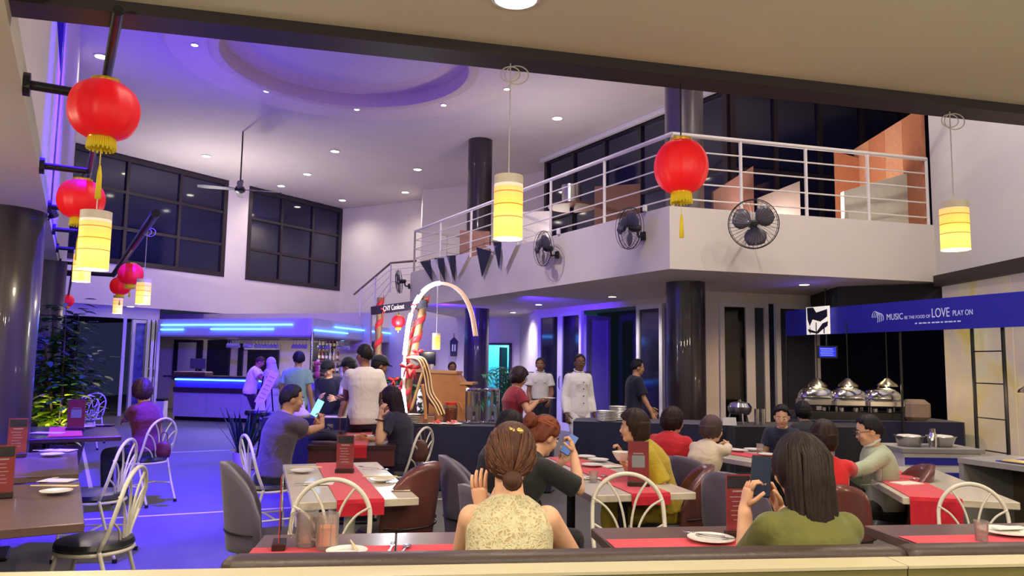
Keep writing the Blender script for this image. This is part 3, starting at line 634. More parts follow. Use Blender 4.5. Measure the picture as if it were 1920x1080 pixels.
def ering(c, X, Y, rx, ry, n=20, p=0.88):
    out = []
    for i in range(n):
        a = 2 * PI * i / n; ca, sa = math.cos(a), math.sin(a)
        out.append(c + X * (rx * math.copysign(abs(ca) ** p, ca)) + Y * (ry * math.copysign(abs(sa) ** p, sa)))
    return out
def capsule(mb, pts, rs, n=12, ends=True):
    mb.tube(pts, rs, n)
    if ends: mb.ell(pts[0], rs[0] * .99, n=n, m=8); mb.ell(pts[-1], rs[-1] * .99, n=n, m=8)
def ik(S, T, a, b, pole):
    d = T - S; L = d.length
    if L > (a + b) * .995: T = S + d * ((a + b) * .995 / L); d = T - S; L = d.length
    if L < abs(a - b) + .02: L = abs(a - b) + .02; T = S + d.normalized() * L; d = T - S
    u = d.normalized(); x = (a * a - b * b + L * L) / (2 * L); h = math.sqrt(max(a * a - x * x, 0))
    p = pole - u * pole.dot(u); p = p.normalized() if p.length > 1e-5 else u.orthogonal().normalized()
    return S + u * x + p * h, T
TORSO_M = [(-.13, .10, .09), (-.08, .150, .108), (-.01, .165, .118), (.07, .155, .108), (.16, .142, .102), (.25, .15, .105), (.34, .165, .112), (.42, .172, .108), (.475, .15, .09), (.51, .105, .072), (.535, .065, .06)]
TORSO_F = [(-.13, .10, .09), (-.08, .158, .112), (-.01, .172, .120), (.07, .152, .108), (.16, .126, .094), (.25, .132, .100), (.34, .148, .118), (.42, .150, .104), (.475, .134, .082), (.51, .095, .066), (.535, .058, .055)]
SKINS = {}
def skin_mat(rgb): return mat('skin_%d_%d_%d' % rgb, rgb, .5, var=.05, scale=9, bump=.08)
def cloth_mat(name, rgb, **kw):
    m = mat('cloth_' + name, rgb, .85, var=.07, scale=7, sheen=.15, **kw)
    if 'wr' not in m:
        m['wr'] = 1; nt = m.node_tree; tc = nt.nodes.new('ShaderNodeTexCoord'); n = nt.nodes.new('ShaderNodeTexNoise'); n.inputs['Scale'].default_value = 9; n.inputs['Distortion'].default_value = 1.2
        b = nt.nodes.new('ShaderNodeBump'); b.inputs['Strength'].default_value = .5; b.inputs['Distance'].default_value = .02
        nt.links.new(tc.outputs['Object'], n.inputs['Vector']); nt.links.new(n.outputs['Fac'], b.inputs['Height']); nt.links.new(b.outputs['Normal'], nt.nodes['Principled BSDF'].inputs['Normal'])
    return m
def hair_mat(rgb):
    nm = 'hair_%d_%d_%d' % rgb
    if nm in MATS: return MATS[nm]
    m = mat(nm, rgb, .52, var=.25, scale=20, spec=.25); nt = m.node_tree
    tc = nt.nodes.new('ShaderNodeTexCoord'); mp = nt.nodes.new('ShaderNodeMapping'); mp.inputs['Scale'].default_value = (1, 1, .12); w = nt.nodes.new('ShaderNodeTexNoise'); w.inputs['Scale'].default_value = 140; w.inputs['Detail'].default_value = 3
    b = nt.nodes.new('ShaderNodeBump'); b.inputs['Strength'].default_value = .6; b.inputs['Distance'].default_value = .006
    nt.links.new(tc.outputs['Object'], mp.inputs['Vector']); nt.links.new(mp.outputs[0], w.inputs['Vector']); nt.links.new(w.outputs['Fac'], b.inputs['Height']); nt.links.new(b.outputs['Normal'], nt.nodes['Principled BSDF'].inputs['Normal'])
    return m
EYEW = mat('eye_white', (225, 220, 215), .3, var=0); EYEB = mat('eye_dark', (30, 20, 16), .2, var=0)

def person(label, head, rz, sit=False, seat=.47, lean=0., hunch=8., yaw=0., pitch=0., tilt=0., skin=(205, 160, 130), hair=('short', (28, 22, 22)), top=('tee', 'w', (220, 220, 215)), bottom=('trousers', 'dark', (30, 30, 40)),
           LH=None, RH=None, Ld=None, Rd=None, Ln=None, Rn=None, curl=35, Lcurl=None, Rcurl=None, fem=False, vox=.011, lpole=None, rpole=None, loose=.0, fat=1.0, group=None, step=0.0, shoes=(25, 22, 24), legs=None, collar=None, kfix=None, sleeve=None, glasses=False, loc=None):
    R = Matrix.Rotation(rz, 3, 'Z'); up = Vector((0, 0, 1)); X = Vector((1, 0, 0))
    Hw = at(*head) if not isinstance(head, Vector) else head
    def build(k):
        hz = (seat + .085 * k) if sit else .905 * k
        a1, a2 = math.radians(lean), math.radians(lean + hunch)
        def spine(t):
            # position and frame at arc length t (unscaled)
            p = Vector((0, 0, hz)); n = 12; tt = t * k; a = 0
            for i in range(n):
                s_ = (i + .5) / n * tt; u = s_ / k
                a = a1 * (.35 + .65 * min(1, max(0, u / .2))) if u < .3 else a1 + (a2 - a1) * min(1, (u - .3) / .2)
                p = p + Vector((0, math.sin(a), math.cos(a))) * (tt / n)
            return p, X, Vector((0, math.cos(a), -math.sin(a))), Vector((0, math.sin(a), math.cos(a)))
        nb, _, ny, nz = spine(.535)
        hc = nb + (nz * .35 + up * .65).normalized() * (.135 * k) + ny * .02
        return hz, spine, nb, ny, nz, hc
    k = kfix
    if k is None:
        lo, hi = .80, 1.14
        for _ in range(22):
            k = (lo + hi) / 2
            if build(k)[5].z < Hw.z: lo = k
            else: hi = k
    hz, spine, nb, ny, nz, hc = build(k)
    off = R @ Vector((hc.x, hc.y, 0)); L0 = Vector((Hw.x - off.x, Hw.y - off.y, 0)) if loc is None else Vector(loc)
    root = thing('person', label, 'person', L0, rz, group)
    Ri = R.transposed(); loc_ = lambda w: Ri @ (w - L0)
    hs = .5 + .5 * k                                   # head scales less than body
    # head frame
    hr = Matrix.Rotation(math.radians(yaw), 3, 'Z') @ Matrix.Rotation(math.radians(-pitch), 3, 'X') @ Matrix.Rotation(math.radians(tilt), 3, 'Y')
    hp = lambda x, y, z: hc + hr @ (Vector((x, y, z)) * hs)
    body = MB(); post = MB()
    TT = TORSO_F if fem else TORSO_M
    def torso(mb, off_, t0=-9, t1=9, hem=None, extra=0):
        rings = []
        for (t, rx, ry) in TT:
            if t < t0 or t > t1: continue
            p, x, y, z = spine(t); g = fat if t < .36 else 1 + (fat - 1) * .5
            rings.append(ering(p, x, y, (rx * g * k + off_ + extra), (ry * g * k + off_ + extra)))
        mb.loft(rings)
    torso(body, 0)
    # neck and head
    capsule(body, [nb - nz * .04, hp(0, -.018, -.055)], [.058 * k, .050 * hs], 14)
    body.ell(hp(0, -.008, .014), (.074 * hs, .094 * hs, .104 * hs), hr, 20, 14)
    body.ell(hp(0, .020, -.048), (.056 * hs, .066 * hs, .066 * hs), hr, 18, 12)
    body.ell(hp(0, .056, -.088), (.030 * hs, .028 * hs, .024 * hs), hr, 12, 8)
    for s_ in (-1, 1):
        body.ell(hp(s_ * .036, .058, -.03), (.028 * hs, .028 * hs, .03 * hs), hr, 12, 8)
        body.ell(hp(s_ * .077, -.008, -.012), (.011 * hs, .02 * hs, .031 * hs), hr, 10, 8)
    body.loft([[hp(x * w, y, z) for (x, z) in ((-1, 0), (1, 0))] + [hp(w * .6, y2, z2), hp(-w * .6, y2, z2)] for (w, y, z, y2, z2) in ((.006, .088, .012, .080, .014),)] * 1 + [], cap=False) if False else None
    capsule(body, [hp(0, .084, .008), hp(0, .093, -.020), hp(0, .097, -.032)], [.008 * hs, .010 * hs, .0125 * hs], 8)
    # arms
    ps, px_, py_, pz_ = spine(.455)
    sw = (.136 if fem else .160) * k * (1 + (fat - 1) * .5)
    wr = {}
    for s_, T, dvec, nvec, pole, cu in ((-1, LH, Ld, Ln, lpole, Lcurl), (1, RH, Rd, Rn, rpole, Rcurl)):
        S = ps + px_ * (s_ * sw)
        if T is None: Tl = S + Vector((s_ * .07, .06, -.50)) * k
        else: Tl = loc_(T)
        pl = Vector(pole) if pole is not None else Vector((s_ * .5, -.8, -.6))
        E, Wp = ik(S, Tl, .275 * k, .245 * k, pl)
        af = fat if fat > 1 else 1
        capsule(body, [S, S.lerp(E, .35), E], [.050 * k * af, .046 * k * af, .038 * k * af])
        capsule(body, [E, E.lerp(Wp, .35), Wp], [.040 * k, .041 * k, .026 * k])
        fd = (Wp - E).normalized()
        d = (Ri @ Vector(dvec)).normalized() if dvec is not None else fd
        n_ = (Ri @ Vector(nvec)) if nvec is not None else Vector((-s_ * .9, 0, -.3))
        n_ = n_ - d * n_.dot(d); n_ = n_.normalized() if n_.length > 1e-4 else d.orthogonal().normalized()
        w = d.cross(n_) * (1 if s_ > 0 else -1)         # towards the thumb
        hk = hs * (.92 if fem else 1.0)
        pr = []
        for (q, rx, ry) in ((-.01, .024, .020), (.02, .032, .019), (.055, .039, .017), (.088, .040, .014)):
            pr.append(ering(Wp + d * q * hk, w, n_ if w.cross(n_).dot(d) > 0 else -n_, rx * hk, ry * hk, 14))
        body.loft(pr)
        c_ = math.radians(cu if cu is not None else curl)
        for i, (fl_, o_) in enumerate(((.072, .029), (.080, .010), (.075, -.009), (.058, -.027))):
            b0 = Wp + d * (.080 * hk) + w * (o_ * hk); fdn = (d + w * (o_ * 4.0)).normalized()
            pts = [b0]; ang = c_ * (.15 + .04 * i); q = b0
            for j, sg in enumerate((.45, .31, .24)):
                dd = fdn * math.cos(ang) + n_ * math.sin(ang); q = q + dd * (fl_ * sg * hk * (1.05)); pts.append(q); ang += c_ * (1.0, .8, .6)[j]
            post.tube(pts, [.0088 * hk, .0084 * hk, .0076 * hk, .0058 * hk], 7)
        b0 = Wp + d * (.022 * hk) + w * (.026 * hk); td = (d * .62 + w * .70 + n_ * .35).normalized(); t2 = (d * .85 + w * .35 + n_ * .45).normalized()
        post.tube([b0, b0 + td * .036 * hk, b0 + td * .036 * hk + t2 * .030 * hk, b0 + td * .036 * hk + t2 * .052 * hk], [.013 * hk, .011 * hk, .0095 * hk, .007 * hk], 8)
        wr[s_] = (S, E, Wp, d, n_, w, hk)
    # legs
    lg = {}
    for s_ in (-1, 1):
        hj = Vector((s_ * .088 * k, .0, hz - .01))
        if sit:
            kn = Vector((s_ * .11 * k, .43 * k, seat + .035)) ; an = Vector((s_ * .11 * k, .40 * k + (legs or 0), .085))
            if legs == 'cross': pass
        else:
            an = Vector((s_ * .095 * k, s_ * step, .085)); kn, an = ik(hj, an, .435 * k, .42 * k, Vector((0, 1, 0)))
        lg[s_] = (hj, kn, an)
        capsule(body, [hj, hj.lerp(kn, .5), kn], [.088 * k, .075 * k, .056 * k]); capsule(body, [kn, kn.lerp(an, .3), an], [.055 * k, .056 * k, .036 * k])
        body.ell(an + Vector((0, .055, -.045)), (.038, .10, .035)); 
    bm_ = remesh(body, vox, 4)
    bm_.add(post.v, post.f)
    bm_.build('body', skin_mat(skin), root, True)
    # face
    for s_ in (-1, 1):
        e = MB().ell(hp(s_ * .031, .0835, .004), (.0145 * hs, .009 * hs, .0075 * hs), hr, 12, 8).build('eye', EYEW, root, True)
        MB().ell(hp(s_ * .031, .0905, .004), (.0062 * hs, .004 * hs, .0062 * hs), hr, 10, 6).build('iris', EYEB, e, True)
        MB().tube([hp(s_ * .014, .093, .022), hp(s_ * .032, .092, .028), hp(s_ * .050, .080, .022)], [.003, .0038, .002], 6).build('eyebrow', hair_mat(hair[1]), root, True)
    MB().ell(hp(0, .0855, -.060), (.024 * hs, .010 * hs, .0072 * hs), hr, 12, 6).build('mouth', mat('lips_%d' % skin[0], (int(skin[0] * .85), int(skin[1] * .58), int(skin[2] * .56)), .4), root, True)
    if glasses:
        g = MB()
        for s_ in (-1, 1):
            g.tube([hp(s_ * .033 + .024 * math.cos(a), .100, .004 + .017 * math.sin(a)) for a in [2 * PI * i / 14 for i in range(14)]], .0022, 6, closed=True)
            g.tube([hp(s_ * .057, .098, .008), hp(s_ * .078, .06, .01), hp(s_ * .08, -.01, .002)], .002, 6)
        g.tube([hp(-.009, .102, .006), hp(.009, .102, .006)], .002, 6)
        g.build('glasses', mat('spectacle_frame', (30, 20, 24), .3), root, True)
    # top garment
    kind, cname, crgb = top[:3]; g = MB(); o_ = .012 + loose
    hem = {'jacket': -.13, 'tucked': .02}.get(kind, -.09)
    if sit and kind != 'tucked': hem = -.02 if kind != 'jacket' else -.05
    torso(g, o_, hem - .02)
    neck = kind
    fr = {'tee': .62, 'polo': .68, 'tucked': .62, 'sleeveless': 0, 'long': 2, 'jacket': 2, 'sweater': 2, 'elbow': .92}.get(kind, .62)
    if sleeve is not None: fr = sleeve
    for s_ in (-1, 1):
        S, E, Wp, d, n_, w, hk = wr[s_]
        if fr == 0: continue
        capsule(g, [S - px_ * s_ * .03 * k, S], [.050 * k + o_ * .7, .053 * k + o_ * .7])
        if fr <= 1: g.tube([S, S.lerp(E, fr * .55), S.lerp(E, fr)], [.053 * k * fat + o_ * .7, .053 * k * fat + o_, .052 * k * fat + o_ * 1.4], 16)
        else:
            capsule(g, [S, E], [.052 * k + o_ * .8, .044 * k + o_ * .8]); g.tube([E, E.lerp(Wp, .5), E.lerp(Wp, .97)], [.044 * k + o_ * .8, .040 * k + o_ * .8, .033 * k + o_ * .8], 16)
    cm = top[3] if len(top) > 3 else cloth_mat(cname, crgb)
    remesh(g, vox, 3).build({'jacket': 'jacket', 'sweater': 'sweater', 'polo': 'shirt', 'tucked': 'shirt', 'sleeveless': 'blouse'}.get(kind, 'shirt'), cm, root, True)
    if collar:
        c2 = nb + nz * .012
        ring = [c2 + px_ * (.068 * k * math.cos(a)) + ny * (.066 * k * math.sin(a)) + nz * (.010 + (.012 if math.sin(a) < 0 else -.012 * math.sin(a))) for a in [2 * PI * i / 22 for i in range(22)]]
        MB().tube(ring, .010, 8, closed=True).build('collar', cloth_mat('collar_%d' % collar[0], collar), root, True)
    # bottom garment
    g = MB(); kind, bname, brgb = bottom[:3]
    torso(g, .010, -9, .10)
    if kind == 'skirt' and not sit:
        g.loft([ering(Vector((0, 0, z)), X, Vector((0, 1, 0)), rx, ry) for (z, rx, ry) in ((hz - .55, .25, .2), (hz - .2, .20, .16), (hz + .02, .17, .12))])
    for s_ in (-1, 1):
        hj, kn, an = lg[s_]
        if kind == 'shorts': g.tube([hj, hj.lerp(kn, .9)], [.105 * k, .092 * k], 14); g.ell(hj, .10 * k)
        else:
            capsule(g, [hj, hj.lerp(kn, .5), kn], [.100 * k, .088 * k, .070 * k]); g.tube([kn, kn.lerp(an, .4), kn.lerp(an, .98)], [.070 * k, .068 * k, .060 * k], 14)
    remesh(g, max(vox, .012), 3).build({'shorts': 'shorts', 'skirt': 'skirt'}.get(kind, 'trousers'), bottom[3] if len(bottom) > 3 else cloth_mat(bname, brgb), root, True)
    for s_ in (-1, 1):
        an = lg[s_][2]; c = Vector((an.x, an.y + .06, 0))
        MB().loft([ering(c + Vector((0, y0, z)), X, Vector((0, 1, 0)), rx, ry, 14) for (z, rx, ry, y0) in ((.0, .043, .125, 0), (.03, .046, .13, 0), (.06, .043, .115, -.01), (.09, .04, .075, -.045), (.11, .038, .05, -.065))]).build('shoe', mat('shoe_%d' % shoes[0], shoes, .45), root, True)
    # hair
    st, hrgb = hair[:2]; hm = hair_mat(hrgb)
    def cap_mesh(line, th, n=44, m=26, wob=.004):
        mb = MB(); rings = []
        for j in range(m + 1):
            el = -PI / 2 + PI * j / m; ring = []
            for i in range(n):
                az = 2 * PI * i / n; f = min(az, 2 * PI - az) / PI       # 0 front .. 1 back
                lo_ = math.radians(line(f)); inside = el < lo_
                t = -.02 if inside else th * min(1, (el - lo_) / .22 + .45) + wob * math.sin(az * 11 + el * 3) * math.cos(el)
                d = Vector((math.sin(az) * math.cos(el), math.cos(az) * math.cos(el), math.sin(el)))
                ring.append(hp(0, -.008, .014) + hr @ (Vector((d.x * (.075 + t), d.y * (.095 + t), d.z * (.105 + t))) * hs))
            rings.append(ring[::-1])
        mb.loft(rings); return mb
    def interp(pts):
        def f_(f):
            for (a, va), (b, vb) in zip(pts, pts[1:]):
                if f <= b: u = (f - a) / (b - a); return va + (vb - va) * (u * u * (3 - 2 * u))
            return pts[-1][1]
        return f_
    if st in ('short', 'bald'):
        mb = cap_mesh(interp([(0, 44 if st == 'short' else 66), (.28, 30), (.38, 2), (.5, -4), (.62, -25), (1, -42)]), hair[2] if len(hair) > 2 else .012); ob = mb.build('hair', hm, root, True)
    elif st == 'cap':
        mb = cap_mesh(interp([(0, 20), (.3, 0), (.45, -6), (.62, -30), (1, -46)]), .010); mb.build('hair', hm, root, True)
        mb = cap_mesh(interp([(0, 16), (.5, 14), (1, 8)]), .022, wob=0); mb.build('cap', cloth_mat('cap_dark', (22, 20, 34)), root, True)
        mb = MB(); mb.loft([[hp(x * 1.0, .085 + (.075 * (1 - (x / .075) ** 2)) * q, .047 + dz - q * .012) for x in [(-.075 + .15 * i / 10) for i in range(11)]] for q, dz in ((0, 0), (1, 0), (1, .006), (0, .006))], cap=False, closed=False); mb.build('cap_brim', cloth_mat('cap_dark', (22, 20, 34)), root, True)
    elif st == 'bob':
        th = hair[2] if len(hair) > 2 else .026; Lb = hair[3] if len(hair) > 3 else .10
        mb = cap_mesh(interp([(0, 24), (.26, 18), (.42, -45), (1, -70)]), th, wob=.006)
        prs = []
        for i in range(9):
            z = .04 - (Lb + .04) * i / 8; g_ = 1 - .25 * max(0, i - 5) / 3
            prs.append(ering(hp(0, -.050, z), hr @ X, hr @ Vector((0, 1, 0)), (.074 + th * .8) * hs * g_, (.062 + th * .5) * hs * g_, 28))
        mb.loft(prs[::-1]); mb.build('hair', hm, root, True)
    elif st == 'long':
        Lb = hair[2] if len(hair) > 2 else .42; th = .018
        mb = cap_mesh(interp([(0, 40), (.25, 26), (.36, -45), (1, -70)]), th, wob=.004)
        prs = []
        for i in range(12):
            u = i / 11; z = .03 - (Lb + .03) * u
            c = hp(0, -.035, z) if z > -.1 else hp(0, -.035, -.1) + (hr @ Vector((0, 0, -1)) * .35 + up * -.65) * (-.1 - z) + Vector((0, -.035, 0)) * min(1, (-.1 - z) / .12)
            prs.append(ering(c, hr @ X, hr @ Vector((0, 1, 0)), (.086 - .02 * u) * hs, (.072 - .045 * u) * hs, 28))
        mb.loft(prs[::-1])
        rnd = random.Random(int(Hw.x * 1000) % 997)
        for i in range(44):
            a = rnd.uniform(.55, 1.45) * PI; x0 = math.sin(a) * .088 * hs; y0 = -.03 + math.cos(a) * .085 * hs
            pts = [hp(x0 * .40, -.01 + (y0 + .01) * .4, .126), hp(x0 * .84, (y0 + .008) * .84, .092)]; ln = Lb * rnd.uniform(.75, 1.12)
            for j in range(7):
                u = j / 6; z = .05 - (ln + .05) * u
                base = hp(x0, y0, z) if z > -.1 else hp(x0, y0, -.1) + up * (z + .1) + Vector((0, -.025, 0)) * min(1, (-.1 - z) / .12)
                pts.append(base + Vector((rnd.uniform(-.004, .004), 0, 0)))
            mb.tube(pts, [.001, .005, .009, .012, .014, .014, .012, .009, .003], 6)
        mb.build('hair', hm, root, True)
    elif st == 'bun':
        bz, by, br, bx = hair[2]
        mb = cap_mesh(interp([(0, 42), (.27, 26), (.36, -2), (.5, -8), (.64, -40), (1, -62)]), .018, wob=.005)
        ob = mb.build('hair', hm, root, True)
        bm2 = MB()
        for i in range(9):
            r_ = br * (1 - .07 * i); a0 = i * 1.3
            bm2.tube([hp(bx, by, bz) + hr @ Vector((r_ * .72 * math.cos(a), -br * .25 + .07 * br * i - .3 * br, r_ * .72 * math.sin(a))) for a in [a0 + 2 * PI * q / 12 for q in range(12)]], br * .34, 7, closed=True)
        bm2.ell(hp(bx, by - br * .3, bz), (br, br * .85, br), n=16, m=10); bm2.build('hair_bun', hm, root, True)
        rnd = random.Random(5)
        lk = MB()
        for i in range(46):        # combed strands running to the bun
            a = rnd.uniform(.3, 1.7) * PI; el = rnd.uniform(.25, .85)
            sx, sy, sz = math.sin(a) * math.cos(el), math.cos(a) * math.cos(el), math.sin(el)
            pts = []
            for j in range(7):
                u = j / 6; vx, vy, vz = sx * (1 - u) + (bx / .095) * u, sy * (1 - u) - 1.0 * u, sz * (1 - u) + (bz - .014) / .12 * u
                q = Vector((vx, vy, vz)).normalized(); t = .019 + .002 * math.sin(3 * j + i)
                pts.append(hp(0, -.008, .014) + hr @ (Vector((q.x * (.075 + t), q.y * (.095 + t), q.z * (.105 + t))) * hs))
            lk.tube(pts, [.001, .0035, .004, .004, .0035, .003, .002], 5)
        o2 = lk.build('hair_strands', hair_mat(tuple(min(255, int(c * 1.25) + 6) for c in hrgb)), root, True); o2['kind'] = 'stuff'
    elif st == 'hijab':
        mb = cap_mesh(interp([(0, 34), (.25, 20), (.34, -60), (1, -80)]), .022, wob=0)
        mb.loft([ering(hp(0, -.02, z) if z > -.1 else hp(0, -.02, -.1) + up * (z + .1), X, Vector((0, 1, 0)), rx, ry, 26) for (z, rx, ry) in ((-.52, .20, .15), (-.35, .20, .15), (-.20, .15, .13), (-.10, .10, .11), (.0, .096, .085), (.05, .092, .08))])
        mb.build('headscarf', cloth_mat('scarf', hrgb), root, True)
    return root, dict(k=k, loc=L0, hp=hp, wr=wr, R=R, hs=hs, hr=hr, spine=spine, W=lambda v: L0 + R @ v)


PEOPLE = {}
# ---- lace fabric
def lace_mat():
    m = bpy.data.materials.new('lace'); m.use_nodes = True; nt = m.node_tree; N = nt.nodes; L = nt.links; b = N['Principled BSDF']
    tc = N.new('ShaderNodeTexCoord'); no = N.new('ShaderNodeTexNoise'); no.inputs['Scale'].default_value = 24; no.inputs['Detail'].default_value = 1
    ad = N.new('ShaderNodeMix'); ad.data_type = 'RGBA'; ad.inputs[0].default_value = .05; L.new(tc.outputs['Object'], ad.inputs[6]); L.new(no.outputs['Color'], ad.inputs[7]); L.new(tc.outputs['Object'], no.inputs['Vector'])
    v = N.new('ShaderNodeTexVoronoi'); v.feature = 'DISTANCE_TO_EDGE'; v.inputs['Scale'].default_value = 78; L.new(ad.outputs[2], v.inputs['Vector'])
    v2 = N.new('ShaderNodeTexVoronoi'); v2.inputs['Scale'].default_value = 30; L.new(ad.outputs[2], v2.inputs['Vector'])
    r = N.new('ShaderNodeValToRGB'); r.color_ramp.elements[0].position = .05; r.color_ramp.elements[0].color = (*lin((212, 206, 172)), 1); r.color_ramp.elements[1].position = .28; r.color_ramp.elements[1].color = (*lin((186, 160, 116)), 1)
    r2 = N.new('ShaderNodeValToRGB'); r2.color_ramp.elements[0].position = .30; r2.color_ramp.elements[0].color = (1, 1, 1, 1); r2.color_ramp.elements[1].position = .42; r2.color_ramp.elements[1].color = (0, 0, 0, 1)
    L.new(v.outputs['Distance'], r.inputs[0]); L.new(v2.outputs['Distance'], r2.inputs[0])
    mx = N.new('ShaderNodeMix'); mx.data_type = 'RGBA'; L.new(r2.outputs[0], mx.inputs[0]); L.new(r.outputs[0], mx.inputs[6]); mx.inputs[7].default_value = (*lin((206, 200, 164)), 1); L.new(mx.outputs[2], b.inputs['Base Color'])
    bp = N.new('ShaderNodeBump'); bp.inputs['Strength'].default_value = .9; bp.inputs['Distance'].default_value = .006; bp.invert = True; L.new(v.outputs['Distance'], bp.inputs['Height']); L.new(bp.outputs[0], b.inputs['Normal']); b.inputs['Roughness'].default_value = .75
    return m
LIGHT, TAN, BROWN, DARKSK = (222, 172, 140), (200, 148, 116), (146, 98, 74), (116, 76, 58)
BLK = (24, 20, 22)
def P(key, *a, **k):
    r, i = person(*a, **k); PEOPLE[key] = (r, i); return r, i
P('lace', 'woman in a cream lace sleeveless blouse with a hair bun and clip, seen from behind', (957, 860, 2.78), 0.0, sit=True, lean=6, hunch=10, pitch=8, yaw=-6, tilt=4, skin=LIGHT, hair=('bun', (74, 46, 34), (-.075, -.125, .034, .03)), top=('sleeveless', 'lace', (205, 198, 150), lace_mat()),
  bottom=('trousers', 'jean', (50, 55, 80)), fem=True, vox=.007, LH=at(903, 955, 2.84), Ld=(-.15, .05, 1), Ln=(.45, .9, 0), lpole=(-.35, .3, -1), Lcurl=16, RH=at(985, 1010, 3.02), rpole=(1, -.4, -.5), loose=-.003)
P('olive', 'woman in an olive T-shirt with long dark hair holding up a phone, seen from behind', (1500, 880, 2.72), 0.05, sit=True, lean=6, hunch=12, yaw=14, pitch=4, skin=LIGHT, hair=('long', (34, 24, 22), .60), top=('elbow', 'olive', (98, 98, 44)), bottom=('trousers', 'black', BLK), fem=True, fat=1.0, vox=.008,
  LH=at(1396, 952, 3.0), Ld=(.25, .05, 1), Ln=(.9, .2, 0), lpole=(-.15, .25, -1), Lcurl=60, RH=at(1462, 955, 3.02), Rd=(-.35, .2, .9), Rn=(-.7, -.2, 0), rpole=(.4, .2, -1), Rcurl=55, loose=.004)
P('blacktee', 'woman in a black T-shirt with reddish messy hair looking at a phone', (1020, 818, 4.6), D2R(-58), sit=True, lean=22, hunch=20, yaw=4, pitch=26, skin=LIGHT, hair=('bun', (112, 58, 38), (.045, -.125, .048, 0)), top=('elbow', 'blacktee', (26, 24, 26)), bottom=('trousers', 'black', BLK), fem=True, fat=1.05, vox=.008,
  LH=at(1052, 868, 4.78), Ld=(.5, .2, .5), Ln=(-.2, -.7, .4), Lcurl=50, RH=at(1076, 850, 4.62), Rd=(-.25, .1, 1), Rn=(-.7, .2, .1), rpole=(.6, -.3, -1), Rcurl=80)
P('specs', 'dark-haired woman in glasses seated behind the woman in lace', (957, 800, 5.7), D2R(-72), sit=True, lean=20, hunch=16, pitch=14, skin=LIGHT, hair=('bob', (30, 24, 28), .02, .16), top=('tee', 'darkgrey', (40, 38, 44)), bottom=('trousers', 'black', BLK), fem=True, glasses=True)
P('yellow', 'woman in a yellow shirt with bobbed hair eating from a bowl', (1188, 800, 5.4), D2R(82), sit=True, lean=22, hunch=10, pitch=2, skin=LIGHT, hair=('bob', (44, 28, 24), .022, .12), top=('elbow', 'yellow', (176, 150, 26)), bottom=('trousers', 'yellowt', (150, 126, 30)), fem=True, fat=1.08, vox=.008,
  LH=at(1190, 878, 5.22), Ld=(-1, .1, .35), Ln=(0, 0, 1), Lcurl=45, lpole=(-.3, -.6, -1), RH=at(1168, 858, 5.42), Rd=(-.35, -.1, .9), Rn=(-.8, 0, -.2), Rcurl=70, rpole=(.3, -.4, -1), loose=.008)
P('redback', 'person in a red shirt with curly dark hair, back turned, beside the black column', (1262, 790, 6.4), D2R(-35), sit=True, lean=14, hunch=14, yaw=-22, skin=LIGHT, hair=('bob', (40, 22, 22), .022, .05), top=('tee', 'red', (190, 22, 34)), bottom=('trousers', 'black', BLK), fat=1.05, loose=.008)
P('cream', 'elderly person in a cream long-sleeved top with short greying hair', (1335, 806, 6.1), D2R(-48), sit=True, lean=16, hunch=16, yaw=-10, skin=LIGHT, hair=('bob', (78, 60, 62), .016, .05), top=('long', 'cream', (214, 196, 172)), bottom=('trousers', 'grey', (70, 66, 70)), fem=True, fat=1.1, RH=at(1372, 835, 6.5), LH=at(1380, 838, 6.75))
P('boy', 'boy in a dark shirt with black hair facing the camera', (1466, 785, 7.5), D2R(158), sit=True, lean=10, hunch=10, pitch=14, skin=LIGHT, hair=('short', (22, 18, 22), .02), top=('tee', 'navyboy', (34, 36, 62)), bottom=('trousers', 'black', BLK))
P('red2', 'dark-haired person in a red T-shirt with the back turned', (1545, 822, 4.9), D2R(-14), sit=True, lean=4, hunch=8, yaw=-10, skin=LIGHT, hair=('bob', (40, 22, 20), .02, .08), top=('tee', 'red2', (206, 24, 30)), bottom=('trousers', 'black', BLK), fem=True, RH=at(1600, 880, 5.3))
P('green', 'man in glasses and a pale green sweater with a white collar', (1628, 808, 5.6), D2R(80), sit=True, lean=8, hunch=8, pitch=12, skin=LIGHT, hair=('short', (24, 20, 24), .016), top=('sweater', 'palegreen', (168, 178, 150)), bottom=('trousers', 'black', BLK), collar=(226, 228, 226), glasses=True, vox=.009, fat=1.1, loose=.008, LH=at(1580, 890, 5.2), RH=at(1585, 880, 5.6))
P('behind', 'person in dark clothes half hidden behind the person in red', (1505, 790, 8.3), D2R(10), sit=True, lean=8, skin=TAN, hair=('bob', (24, 18, 24), .018, .05), top=('tee', 'darkgrey', (40, 38, 44)), bottom=('trousers', 'black', BLK))
P('phoneman', 'man in a grey-brown T-shirt holding up a lit phone at the dark table', (548, 748, 6.7), D2R(-56), sit=True, lean=10, hunch=12, yaw=-8, pitch=6, skin=TAN, hair=('short', (34, 26, 34), .013), top=('tee', 'greybrown', (84, 70, 80)), bottom=('trousers', 'denim', (38, 36, 52)), fat=1.15, vox=.009, loose=.008,
  RH=at(604, 800, 7.0), Rd=(-.1, .1, 1), Rn=(-.8, .2, 0), Rcurl=60, rpole=(.4, -.4, -1), LH=at(592, 803, 7.1), Ld=(.3, .2, .8), Ln=(.5, -.4, 0), lpole=(-.6, -.3, -1))
P('handhead', 'woman in a dark navy dress resting her head in her hand', (733, 748, 7.6), D2R(70), sit=True, lean=10, hunch=16, pitch=10, tilt=-6, skin=LIGHT, hair=('long', (36, 22, 34), .36), top=('tee', 'navydress', (34, 28, 54)), bottom=('trousers', 'navydress', (34, 28, 54)), fem=True, fat=1.08, vox=.009,
  LH=at(713, 782, 7.32), Ld=(.15, .1, 1), Ln=(.5, .6, .2), Lcurl=30, lpole=(-.2, .0, -1), RH=at(690, 822, 7.6))
